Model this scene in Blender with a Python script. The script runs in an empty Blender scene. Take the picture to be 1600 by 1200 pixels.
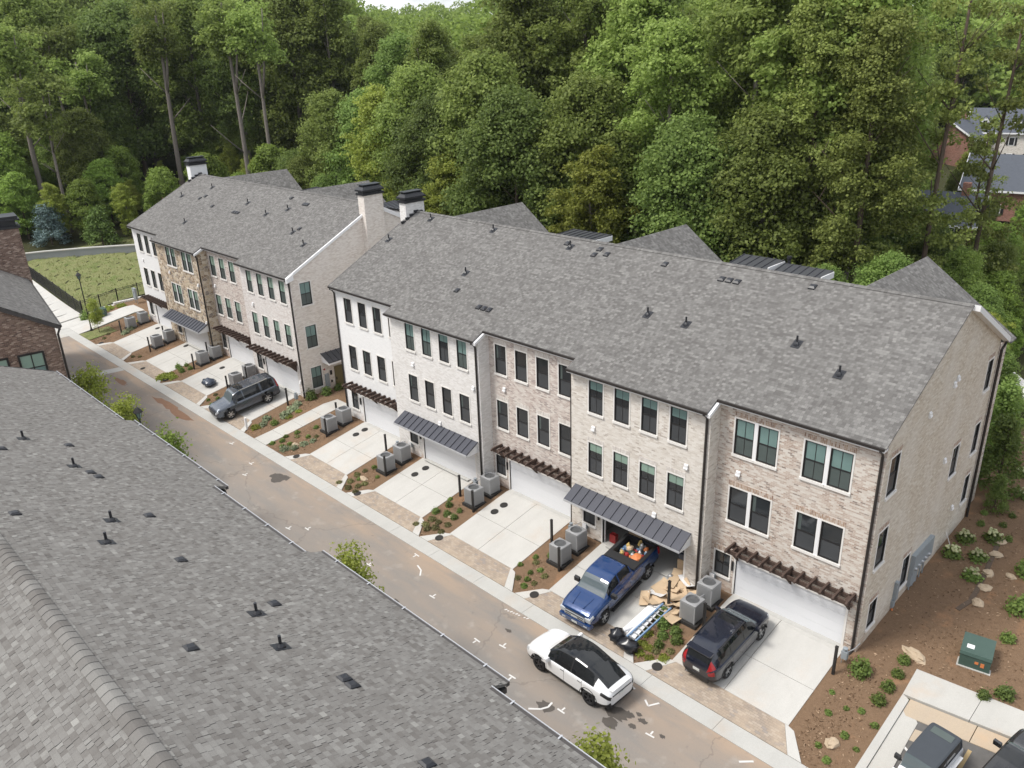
import bpy, math, random
import numpy as np
from mathutils import Matrix, Vector
random.seed(7); RNG = np.random.default_rng(7)
S = bpy.context.scene
COL = S.collection
R = math.radians

# ------------------------------------------------------------------ camera
cd = bpy.data.cameras.new("camera"); cam = bpy.data.objects.new("camera", cd); COL.objects.link(cam)
cd.sensor_width = 36.0; cd.lens = 28.374; cd.clip_start = 0.3; cd.clip_end = 4000
def cam_matrix(loc, yaw, pitch, roll):
    y, p, r = R(yaw), R(pitch), R(roll)
    f = Vector((-math.sin(y)*math.cos(p), math.cos(y)*math.cos(p), -math.sin(p)))
    a = Vector((math.cos(y), math.sin(y), 0)); b = a.cross(f)
    rt = a*math.cos(r) + b*math.sin(r); up = rt.cross(f)
    m = Matrix((rt, up, -f)).transposed().to_4x4(); m.translation = loc
    return m
cam.matrix_world = cam_matrix(Vector((9.9705, -30.1855, 24.9255)), 45.8301, 22.3643, -1.9802)
S.camera = cam

# ------------------------------------------------------------------ sky, sun, exposure
SUN_EL, SUN_AZ = 56.0, 212.0          # the sun stands high behind the camera's left shoulder, veiled by cloud
W = bpy.data.worlds.new("World"); S.world = W; W.use_nodes = True
wn = W.node_tree; wn.nodes.clear()
wo = wn.nodes.new("ShaderNodeOutputWorld"); bg = wn.nodes.new("ShaderNodeBackground")
sk = wn.nodes.new("ShaderNodeTexSky"); sk.sky_type = 'NISHITA'; sk.sun_disc = False
sk.sun_elevation = R(SUN_EL); sk.sun_rotation = R(SUN_AZ); sk.air_density = 1.0; sk.dust_density = 2.5; sk.ozone_density = 1.0
tcw = wn.nodes.new("ShaderNodeTexCoord"); nz = wn.nodes.new("ShaderNodeTexNoise")
nz.inputs['Scale'].default_value = 2.2; nz.inputs['Detail'].default_value = 6; nz.inputs['Roughness'].default_value = .6
mpw = wn.nodes.new("ShaderNodeMapping"); mpw.inputs['Scale'].default_value = (1, 1, 2.6)
rw = wn.nodes.new("ShaderNodeValToRGB"); rw.color_ramp.elements[0].position = .36; rw.color_ramp.elements[1].position = .56
mxw = wn.nodes.new("ShaderNodeMix"); mxw.data_type = 'RGBA'
mxw.inputs['B'].default_value = (8.6, 8.7, 8.9, 1)
wn.links.new(tcw.outputs['Generated'], mpw.inputs[0]); wn.links.new(mpw.outputs[0], nz.inputs['Vector'])
wn.links.new(nz.outputs[0], rw.inputs[0]); wn.links.new(rw.outputs[0], mxw.inputs['Factor'])
wn.links.new(sk.outputs[0], mxw.inputs['A']); wn.links.new(mxw.outputs['Result'], bg.inputs[0])
bg.inputs[1].default_value = 0.117
wn.links.new(bg.outputs[0], wo.inputs[0])
sd = bpy.data.lights.new("sun", 'SUN'); sd.energy = 2.3; sd.angle = R(17); sd.color = (1, .965, .91)
sun = bpy.data.objects.new("sun", sd); COL.objects.link(sun)
az = R(SUN_AZ)
sv = Vector((math.sin(az)*math.cos(R(SUN_EL)), math.cos(az)*math.cos(R(SUN_EL)), math.sin(R(SUN_EL))))
sun.rotation_euler = sv.to_track_quat('Z', 'Y').to_euler()
S.view_settings.view_transform = 'Standard'; S.view_settings.look = 'None'
S.view_settings.exposure = 0.5; S.view_settings.gamma = 1.0; S.view_settings.use_curve_mapping = False
S.render.engine = 'CYCLES'
S.cycles.max_bounces = 8; S.cycles.diffuse_bounces = 5; S.cycles.glossy_bounces = 3
S.cycles.transmission_bounces = 5; S.cycles.transparent_max_bounces = 6
S.cycles.caustics_reflective = False; S.cycles.caustics_refractive = False
S.cycles.use_denoising = True

# ------------------------------------------------------------------ materials
class NT:
    def __init__(s, name):
        s.m = bpy.data.materials.new(name); s.m.use_nodes = True
        s.t = s.m.node_tree; s.b = s.t.nodes["Principled BSDF"]
    def n(s, kind, **kw):
        x = s.t.nodes.new(kind)
        for k, v in kw.items(): setattr(x, k, v)
        return x
    def put(s, sock, v):
        if hasattr(v, 'is_linked') or isinstance(v, bpy.types.NodeSocket): s.t.links.new(v, sock)
        else: sock.default_value = v
    def math(s, op, a, b=None, c=None):
        x = s.n("ShaderNodeMath", operation=op)
        s.put(x.inputs[0], a)
        if b is not None: s.put(x.inputs[1], b)
        if c is not None: s.put(x.inputs[2], c)
        return x.outputs[0]
    def mix(s, f, a, b, mode='MIX'):
        x = s.n("ShaderNodeMix", data_type='RGBA', blend_type=mode)
        s.put(x.inputs['Factor'], f); s.put(x.inputs['A'], a); s.put(x.inputs['B'], b)
        return x.outputs['Result']
    def pos(s):
        if not hasattr(s, '_p'):
            g = s.n("ShaderNodeNewGeometry"); sp = s.n("ShaderNodeSeparateXYZ"); s.t.links.new(g.outputs['Position'], sp.inputs[0])
            sn = s.n("ShaderNodeSeparateXYZ"); s.t.links.new(g.outputs['Normal'], sn.inputs[0])
            s._g, s._p, s._nrm = g, sp.outputs, sn.outputs
        return s._p
    def wallu(s):                       # along-wall coordinate: x on walls facing y, y on walls facing x
        p = s.pos(); ax = s.math('ABSOLUTE', s._nrm[0]); ay = s.math('ABSOLUTE', s._nrm[1])
        k = s.math('GREATER_THAN', ax, ay)
        return s.math('ADD', s.math('MULTIPLY', p[1], k), s.math('MULTIPLY', p[0], s.math('SUBTRACT', 1.0, k))), k
    def noise(s, scale, detail=3, rough=.55, vec=None, dims='3D'):
        x = s.n("ShaderNodeTexNoise"); x.inputs['Scale'].default_value = scale; x.inputs['Detail'].default_value = detail
        x.inputs['Roughness'].default_value = rough
        if vec is None:
            s.pos(); vec = s._g.outputs['Position']
        s.put(x.inputs['Vector'], vec)
        return x.outputs[0]
    def ramp(s, f, stops, interp='LINEAR'):
        x = s.n("ShaderNodeValToRGB"); cr = x.color_ramp; cr.interpolation = interp
        while len(cr.elements) < len(stops): cr.elements.new(.5)
        for e, (p, c) in zip(cr.elements, stops):
            e.position = p; e.color = (c, c, c, 1) if isinstance(c, (int, float)) else tuple(c)+(1,)
        s.put(x.inputs[0], f); return x.outputs[0]
    def vec(s, a, b, c=0.0):
        x = s.n("ShaderNodeCombineXYZ"); s.put(x.inputs[0], a); s.put(x.inputs[1], b); s.put(x.inputs[2], c); return x.outputs[0]
    def white(s, v):
        x = s.n("ShaderNodeTexWhiteNoise", noise_dimensions='3D'); s.put(x.inputs['Vector'], v); return x.outputs['Value'], x.outputs['Color']
    def cells(s, u, v, w, h, shift=.5, joint=.06):
        """running-bond cells: per-cell random value and a joint mask (1 in the joint)"""
        vr = s.math('DIVIDE', v, h); row = s.math('FLOOR', vr)
        if shift == 'rnd':
            sh, _ = s.white(s.vec(row, 3.7, 1.1))
        else:
            sh = s.math('MULTIPLY', s.math('MODULO', row, 2.0), shift)
        ur = s.math('ADD', s.math('DIVIDE', u, w), sh); col = s.math('FLOOR', ur)
        rv, rc = s.white(s.vec(col, row, 9.3))
        fu = s.math('FRACT', ur); fv = s.math('FRACT', vr)
        j1 = s.math('LESS_THAN', fu, joint*h/w); j2 = s.math('LESS_THAN', fv, joint)
        return rv, rc, s.math('MAXIMUM', j1, j2), fv
    def bump(s, h, strength=.3, dist=.02):
        x = s.n("ShaderNodeBump"); x.inputs['Strength'].default_value = strength; x.inputs['Distance'].default_value = dist
        s.put(x.inputs['Height'], h); s.t.links.new(x.outputs[0], s.b.inputs['Normal'])
    def col(s, c, rough=.8, metal=0.0, spec=.35):
        s.put(s.b.inputs['Base Color'], tuple(c)+(1,) if isinstance(c, tuple) and len(c) == 3 else c)
        s.put(s.b.inputs['Roughness'], rough); s.b.inputs['Metallic'].default_value = metal
        s.b.inputs['Specular IOR Level'].default_value = spec
        return s.m
def plain(name, c, rough=.6, metal=0., spec=.4, var=.0, coat=0.):
    k = NT(name)
    if var > 0:
        f = k.noise(3.0, 4); f2 = k.noise(40.0, 2)
        fac = k.math('ADD', k.math('MULTIPLY', f, .7), k.math('MULTIPLY', f2, .3))
        lo = tuple(max(0, x*(1-var)) for x in c)+(1,); hi = tuple(min(1, x*(1+var)) for x in c)+(1,)
        cc = k.mix(fac, lo, hi)
    else: cc = tuple(c)+(1,)
    k.col(cc, rough, metal, spec)
    if coat: k.b.inputs['Coat Weight'].default_value = coat; k.b.inputs['Coat Roughness'].default_value = .04
    return k.m
def brickmat(name, stops, mortar, wash=(.6, .58, .55), washamt=.25, swap=False, stain=True):
    k = NT(name); u, _ = k.wallu(); z = k.pos()[2]
    if swap: u, z = z, u
    rv, rc, j, fv = k.cells(u, z, .215, .078, .5, .18)
    c = k.ramp(rv, stops, 'CONSTANT')
    g = k.noise(60, 2); c = k.mix(.18, c, k.ramp(g, [(.3, .1), (.7, .75)]), 'OVERLAY')
    big = k.ramp(k.noise(.55, 4, .6), [(.42, 0.), (.68, 1.)])
    c = k.mix(k.math('MULTIPLY', big, washamt), c, tuple(wash)+(1,))
    c = k.mix(k.math('MULTIPLY', j, .8), c, tuple(mortar)+(1,))
    if stain:                              # red clay splashed on the lowest courses
        zz = k.pos()[2]
        f = k.math('MULTIPLY', k.ramp(zz, [(0.0, .55), (.75, 0.)]), k.ramp(k.noise(2.2, 3), [(.35, 0.), (.6, 1.)]))
        c = k.mix(f, c, (.34, .2, .12, 1))
    k.col(c, .9, 0, .2); k.bump(k.math('SUBTRACT', 1.0, j), .25, .008)
    return k.m
def shinglemat(name, tones, tabw=.16, tabh=.143):
    k = NT(name); p = k.pos(); ax = k.math('ABSOLUTE', k._nrm[0]); ay = k.math('ABSOLUTE', k._nrm[1])
    sel = k.math('GREATER_THAN', ax, ay); ns = k.math('SUBTRACT', 1.0, sel)
    u = k.math('ADD', k.math('MULTIPLY', p[1], sel), k.math('MULTIPLY', p[0], ns))
    v = k.math('MULTIPLY', k.math('ADD', k.math('MULTIPLY', p[0], sel), k.math('MULTIPLY', p[1], ns)), 1.117)
    rv, rc, j, fv = k.cells(u, v, tabw, tabh, 'rnd', .10)
    rv2, _, _, _ = k.cells(u, v, tabw*2.7, tabh, 'rnd', .10)
    f = k.math('ADD', k.math('MULTIPLY', rv, .62), k.math('MULTIPLY', rv2, .38))
    c = k.ramp(f, tones)
    c = k.mix(k.math('MULTIPLY', j, .4), c, (.09, .087, .085, 1))
    big = k.noise(.35, 4, .6); c = k.mix(.16, c, k.ramp(big, [(.3, .42), (.7, .58)]), 'OVERLAY')
    gr = k.noise(90, 1); c = k.mix(.15, c, k.ramp(gr, [(.3, .2), (.7, .8)]), 'OVERLAY')
    k.col(c, .95, 0, .15); k.bump(k.math('SUBTRACT', 1.0, j), .35, .012)
    return k.m
TONES = [(.12, (.113, .108, .103)), (.38, (.137, .132, .126)), (.56, (.157, .152, .145)), (.74, (.179, .174, .166)), (.92, (.212, .207, .196))]
M = {}
M['shingle'] = shinglemat('asphalt_shingles', TONES)
M['brick_end'] = brickmat('brown_white_brick', [(0, (.44, .345, .285)), (.18, (.485, .39, .325)), (.38, (.57, .51, .45)), (.6, (.37, .28, .23)), (.7, (.62, .575, .52)), (.93, (.25, .195, .165))], (.6, .565, .515), (.63, .59, .535), .45)
M['brick_gable'] = brickmat('tan_washed_brick', [(0, (.5, .43, .345)), (.25, (.55, .485, .395)), (.5, (.58, .52, .435)), (.75, (.46, .39, .31)), (.9, (.63, .585, .51))], (.58, .525, .44), (.68, .645, .59), .5)
M['brick_cream'] = brickmat('cream_brick', [(0, (.6, .555, .495)), (.3, (.66, .62, .565)), (.6, (.54, .49, .43)), (.75, (.7, .665, .615)), (.94, (.42, .365, .315))], (.65, .615, .56), (.68, .645, .595), .35)
M['brick_pink'] = brickmat('pinkish_brick', [(0, (.48, .4, .36)), (.25, (.55, .48, .435)), (.5, (.61, .56, .51)), (.72, (.4, .32, .285)), (.85, (.32, .265, .245)), (.93, (.63, .585, .54))], (.6, .555, .51), (.63, .59, .545), .4)
M['brick_white'] = brickmat('white_brick', [(0, (.68, .665, .64)), (.3, (.73, .715, .695)), (.6, (.63, .61, .585)), (.85, (.76, .745, .73))], (.67, .65, .625), (.74, .73, .71), .3)
M['paint_white'] = brickmat('smooth_white_brick', [(0, (.77, .77, .765)), (.4, (.79, .79, .785)), (.8, (.75, .75, .745))], (.74, .74, .735), (.8, .8, .8), .2)
M['brick_pale'] = brickmat('pale_brick', [(0, (.64, .6, .57)), (.3, (.69, .655, .63)), (.6, (.58, .535, .505)), (.85, (.72, .695, .67))], (.64, .61, .58), (.71, .69, .67), .4)
M['brick_palegable'] = brickmat('cream_end_brick', [(0, (.66, .605, .55)), (.3, (.71, .66, .605)), (.6, (.6, .54, .485)), (.85, (.74, .695, .645))], (.65, .6, .55), (.72, .685, .64), .4)
M['brick_brown'] = brickmat('dark_brown_brick', [(0, (.15, .092, .07)), (.3, (.2, .13, .1)), (.55, (.26, .18, .14)), (.72, (.36, .275, .22)), (.85, (.11, .07, .056))], (.3, .245, .205), (.33, .255, .205), .25, stain=False)
M['brick_red'] = brickmat('red_brick', [(0, (.25, .11, .075)), (.4, (.3, .14, .1)), (.7, (.2, .085, .06))], (.36, .28, .24), (.3, .2, .16), .2, stain=False)
for n in ('brick_end', 'brick_cream', 'brick_pink', 'brick_white', 'paint_white', 'brick_pale', 'brick_gable'):
    pass
M['soldier_end'] = brickmat('soldier_brown', [(0, (.34, .23, .165)), (.3, (.42, .31, .235)), (.6, (.5, .42, .36)), (.85, (.27, .18, .135))], (.58, .55, .5), (.56, .52, .47), .1, True, False)
M['soldier_pale'] = brickmat('soldier_pale', [(0, (.6, .56, .52)), (.4, (.66, .63, .59)), (.8, (.52, .48, .44))], (.5, .46, .42), (.62, .6, .56), .1, True, False)
def stonemat():
    k = NT('field_stone'); u, _ = k.wallu(); z = k.pos()[2]
    v = k.n("ShaderNodeTexVoronoi", voronoi_dimensions='2D', feature='F1'); v.inputs['Scale'].default_value = 3.0; v.inputs['Randomness'].default_value = .85
    vv = k.vec(u, k.math('MULTIPLY', z, 1.45)); k.put(v.inputs['Vector'], vv)
    e = k.n("ShaderNodeTexVoronoi", voronoi_dimensions='2D', feature='DISTANCE_TO_EDGE'); e.inputs['Scale'].default_value = 3.0; e.inputs['Randomness'].default_value = .85
    k.put(e.inputs['Vector'], vv)
    sp = k.n("ShaderNodeSeparateColor"); k.t.links.new(v.outputs['Color'], sp.inputs[0])
    c = k.ramp(sp.outputs[0], [(0, (.3, .225, .155)), (.2, (.5, .4, .29)), (.42, (.62, .54, .43)), (.6, (.4, .33, .25)), (.75, (.52, .43, .31)), (.9, (.27, .225, .19))], 'CONSTANT')
    c = k.mix(.3, c, k.ramp(k.noise(14, 3), [(.3, .2), (.7, .8)]), 'OVERLAY')
    j = k.math('LESS_THAN', e.outputs['Distance'], .045)
    c = k.mix(j, c, (.6, .55, .47, 1)); k.col(c, .9, 0, .2)
    k.bump(k.math('MINIMUM', e.outputs['Distance'], .2), .8, .15); return k.m
M['stone'] = stonemat()
def concrete(name, base, clay=.25):
    k = NT(name); f = k.noise(.9, 5, .6); g = k.noise(25, 3)
    c = k.mix(f, tuple(x*.9 for x in base)+(1,), tuple(min(1, x*1.07) for x in base)+(1,))
    c = k.mix(.12, c, k.ramp(g, [(.3, .25), (.7, .75)]), 'OVERLAY')
    cl = k.math('MULTIPLY', k.ramp(k.noise(.5, 5, .65), [(.55, 0.), (.75, 1.)]), clay)
    c = k.mix(cl, c, (.5, .36, .24, 1))
    mp = k.n("ShaderNodeMapping"); mp.inputs['Scale'].default_value = (1.6, .22, 1); k.t.links.new(k._g.outputs['Position'], mp.inputs[0])
    tr = k.ramp(k.noise(1.0, 4, .6, mp.outputs[0]), [(.45, 0.), (.72, 1.)]); c = k.mix(k.math('MULTIPLY', tr, .2), c, (.33, .32, .3, 1))
    sp = k.ramp(k.noise(3.1, 3, .6), [(.66, 0.), (.78, 1.)]); c = k.mix(k.math('MULTIPLY', sp, .22), c, (.3, .28, .25, 1))
    k.col(c, .88, 0, .25); k.bump(g, .08, .005); return k.m
M['concrete'] = concrete('drive_concrete', (.5, .49, .462), .28)
M['kerb'] = concrete('kerb_concrete', (.455, .45, .425), .3)
M['walk'] = concrete('walk_concrete', (.47, .46, .43), .38)
M['clayed'] = concrete('clay_stained_concrete', (.44, .36, .27), .8)
M['yellowline'] = plain('faded_yellow_paint', (.42, .31, .16), .8, var=.2)
M['oldwall'] = concrete('retaining_concrete', (.27, .28, .285), .05)
def asphalt():
    k = NT('dusty_asphalt'); p = k.pos()
    g = k.noise(70, 2); c = k.ramp(g, [(.3, (.185, .174, .162)), (.7, (.25, .237, .222))])
    st = k.n("ShaderNodeMapping"); st.inputs['Scale'].default_value = (.18, .75, 1); k.t.links.new(k._g.outputs['Position'], st.inputs[0])
    big = k.noise(1.0, 6, .62, st.outputs[0])
    kerbside = k.ramp(k.math('MULTIPLY', k.math('ADD', p[1], 17.0), .1), [(.2, 0.), (.62, .14), (.84, .4), (.97, 1.)])
    f = k.math('MULTIPLY', k.ramp(big, [(.34, .12), (.62, 1.)]), k.math('ADD', k.math('MULTIPLY', kerbside, .85), .2))
    c = k.mix(k.math('MINIMUM', f, .92), c, (.36, .275, .205, 1))
    sp = k.ramp(k.noise(2.5, 5, .7), [(.62, 0.), (.74, 1.)]); c = k.mix(k.math('MULTIPLY', sp, .3), c, (.09, .085, .08, 1))
    lt = k.ramp(k.noise(1.1, 4, .6), [(.58, 0.), (.72, 1.)]); c = k.mix(k.math('MULTIPLY', lt, .35), c, (.4, .37, .33, 1))
    vo = k.n("ShaderNodeTexVoronoi", feature='DISTANCE_TO_EDGE'); vo.inputs['Scale'].default_value = .11
    wv = k.n("ShaderNodeVectorMath", operation='ADD'); k.t.links.new(k._g.outputs['Position'], wv.inputs[0]); wn_ = k.n("ShaderNodeTexNoise"); wn_.inputs['Scale'].default_value = 1.5; wn_.inputs['Detail'].default_value = 4; k.t.links.new(k._g.outputs['Position'], wn_.inputs['Vector']); k.t.links.new(wn_.outputs['Color'], wv.inputs[1]); k.t.links.new(wv.outputs[0], vo.inputs['Vector'])
    ck = k.math('LESS_THAN', vo.outputs['Distance'], .004); c = k.mix(k.math('MULTIPLY', ck, .22), c, (.07, .06, .05, 1))
    k.col(c, .93, 0, .25); k.bump(g, .15, .006); return k.m
M['asphalt'] = asphalt()
M['asphalt_dark'] = plain('parking_asphalt', (.12, .115, .11), .92, var=.35)
def pavermat(name, cols, ang=0):
    k = NT(name); p = k.pos()
    rv, rc, j, fv = k.cells(p[0], p[1], .22, .115, .5, .12)
    c = k.ramp(rv, cols, 'CONSTANT'); c = k.mix(k.math('MULTIPLY', j, .55), c, (.17, .14, .115, 1))
    c = k.mix(k.math('MULTIPLY', k.ramp(k.noise(1.2, 4), [(.45, 0.), (.7, 1.)]), .55), c, (.46, .37, .28, 1))
    k.col(c, .9, 0, .2); k.bump(k.math('SUBTRACT', 1.0, j), .3, .01); return k.m
M['paver'] = pavermat('tan_pavers', [(0, (.33, .27, .215)), (.3, (.36, .3, .24)), (.55, (.305, .255, .21)), (.75, (.385, .325, .265)), (.92, (.285, .25, .225))])
def soil(name, a, b, clay, amt):
    k = NT(name); f = k.noise(6, 6, .7); g = k.noise(45, 3, .7)
    c = k.mix(f, tuple(a)+(1,), tuple(b)+(1,)); c = k.mix(.6, c, k.ramp(g, [(.25, .1), (.75, .9)]), 'OVERLAY')
    cl = k.ramp(k.noise(.7, 5, .65), [(.56, 0.), (.68, 1.)]); c = k.mix(k.math('MULTIPLY', cl, amt), c, tuple(clay)+(1,))
    k.col(c, .97, 0, .1); k.bump(g, .6, .05); return k.m
M['mulch'] = soil('pine_mulch', (.14, .09, .056), (.245, .163, .104), (.36, .2, .11), .45)
M['forestfloor'] = soil('leaf_litter', (.05, .042, .024), (.045, .058, .02), (.1, .066, .04), .25)
def fieldmat():
    k = NT('rough_grass'); f = k.noise(.5, 6, .65); g = k.noise(9, 5, .7)
    c = k.ramp(f, [(.3, (.15, .19, .065)), (.5, (.215, .22, .1)), (.7, (.125, .175, .05))]); c = k.mix(.7, c, k.ramp(g, [(.25, .1), (.75, .9)]), 'OVERLAY')
    k.col(c, .95, 0, .1); k.bump(g, .8, .15); return k.m
M['field'] = fieldmat()
M['black'] = plain('black_metal', (.022, .021, .021), .45, 0, .4)
M['bronze'] = plain('dark_bronze_gutter', (.035, .03, .027), .45, .2, .4)
M['flash'] = plain('black_flashing', (.016, .017, .021), .4, 0, .5)
M['white'] = plain('white_trim', (.78, .78, .78), .5, 0, .4, .04)
M['trim'] = plain('cream_trim', (.72, .70, .665), .7, 0, .3, .06)
M['garage'] = plain('white_garage_door', (.7, .71, .73), .45, 0, .4, .03)
M['wood'] = plain('dark_stained_timber', (.075, .05, .04), .75, 0, .3, .3)
M['seam'] = plain('slate_grey_metal', (.062, .065, .08), .38, .35, .5, .1)
M['roofmetal'] = plain('dark_roof_metal', (.07, .072, .08), .4, .4, .5, .1)
def glass(name, c, rough=.06, spec=.6):
    k = NT(name); f = k.noise(.9, 3)
    cc = k.mix(f, tuple(x*.75 for x in c)+(1,), tuple(min(1, x*1.2) for x in c)+(1,)); k.col(cc, rough, 0, spec); return k.m
M['g_shade'] = glass('glass_over_blind', (.17, .26, .245), .14, .4)
M['g_green'] = glass('glass_over_green_blind', (.24, .34, .28), .14, .4)
M['g_dark'] = glass('dark_window_glass', (.03, .034, .037), .05, .6)
M['g_screen'] = glass('insect_screen', (.062, .066, .07), .35, .3)
M['g_shadelow'] = glass('screen_over_blind', (.085, .105, .1), .35, .3)
M['ac'] = plain('condenser_grey', (.33, .335, .34), .5, .2, .4, .08)
M['acdark'] = plain('condenser_louvre', (.16, .164, .168), .5, .2, .4)
M['acpad'] = plain('condenser_pad', (.03, .028, .026), .9)
M['elec'] = plain('electrical_grey', (.3, .335, .36), .5, .2, .4, .06)
M['galv'] = plain('galvanised_metal', (.45, .46, .47), .4, .6, .5)
M['green'] = plain('utility_green', (.052, .092, .076), .5, 0, .4, .12)
M['gutterlite'] = plain('pale_drip_edge', (.5, .51, .53), .4, .3, .5)
M['fascia'] = plain('dark_fascia', (.06, .055, .053), .6)
M['bark'] = plain('grey_bark', (.2, .175, .155), .95, 0, .1, .4)
M['barkd'] = plain('brown_bark', (.115, .088, .068), .95, 0, .1, .4)
M['rock'] = plain('buff_stone', (.44, .35, .25), .9, 0, .2, .3)
M['card'] = plain('cardboard', (.54, .41, .275), .85, 0, .2, .15)
M['doorolive'] = plain('olive_door', (.16, .135, .065), .5)
M['red'] = plain('red_plastic', (.32, .03, .03), .4)
M['orange'] = plain('orange_plastic', (.6, .2, .07), .6)
M['yellow'] = plain('yellow_plastic', (.5, .36, .12), .6)
M['blue'] = plain('blue_rail', (.17, .27, .42), .55)
M['bag'] = plain('black_bag', (.012, .013, .017), .28, 0, .6)
M['tarp'] = plain('grey_blue_bag', (.055, .07, .1), .25, 0, .6)
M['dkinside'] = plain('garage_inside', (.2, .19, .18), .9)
M['roadpaint'] = plain('white_road_paint', (.62, .61, .59), .8, var=.25)
M['stain'] = plain('oil_stain', (.085, .074, .064), .7, var=.35)
M['wetstain'] = plain('damp_clay', (.2, .11, .065), .7, var=.3)
def leafmat(name, dark, light, trans=.25, rough=.6):
    k = NT(name)
    g = k.n("ShaderNodeNewGeometry"); oi = k.n("ShaderNodeObjectInfo")
    f = k.math('ADD', k.math('MULTIPLY', g.outputs['Random Per Island'], .65), k.math('MULTIPLY', oi.outputs['Random'], .35))
    c = k.mix(f, tuple(dark)+(1,), tuple(light)+(1,))
    hs = k.n("ShaderNodeHueSaturation"); k.put(hs.inputs['Color'], c)
    k.put(hs.inputs['Hue'], k.math('ADD', .476, k.math('MULTIPLY', oi.outputs['Random'], .022)))
    k.put(hs.inputs['Value'], k.math('ADD', .8, k.math('MULTIPLY', oi.outputs['Random'], .42)))
    cc = hs.outputs[0]
    k.col(cc, rough, 0, .25)
    tr = k.n("ShaderNodeBsdfTranslucent"); k.put(tr.inputs[0], cc)
    mx = k.n("ShaderNodeMixShader"); mx.inputs[0].default_value = trans
    k.t.links.new(k.b.outputs[0], mx.inputs[1]); k.t.links.new(tr.outputs[0], mx.inputs[2])
    k.t.links.new(mx.outputs[0], k.t.nodes['Material Output'].inputs[0]); return k.m
M['leaf'] = leafmat('broad_leaves', (.12, .182, .042), (.32, .425, .11), .48)
M['leaf2'] = leafmat('dark_leaves', (.09, .157, .038), (.24, .345, .09), .46)
M['leafy'] = leafmat('yellow_green_leaves', (.165, .215, .037), (.36, .425, .09), .46)
M['pine'] = leafmat('pine_needles', (.122, .172, .04), (.31, .39, .1), .38)
M['bright'] = leafmat('undergrowth_leaves', (.12, .2, .036), (.29, .42, .09), .45)
M['leafs'] = leafmat('bright_shrub_leaves', (.06, .11, .025), (.15, .22, .055))
M['spruce'] = leafmat('blue_spruce_needles', (.11, .17, .17), (.24, .33, .33), .1)
M['olive'] = leafmat('olive_tufts', (.1, .105, .04), (.22, .22, .085))
M['fieldgrass'] = leafmat('dry_field_grass', (.11, .135, .04), (.22, .225, .085))
M['sage'] = leafmat('sage_leaves', (.16, .21, .12), (.34, .39, .24))
M['petal'] = leafmat('cream_petals', (.38, .42, .22), (.58, .6, .36))
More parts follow.
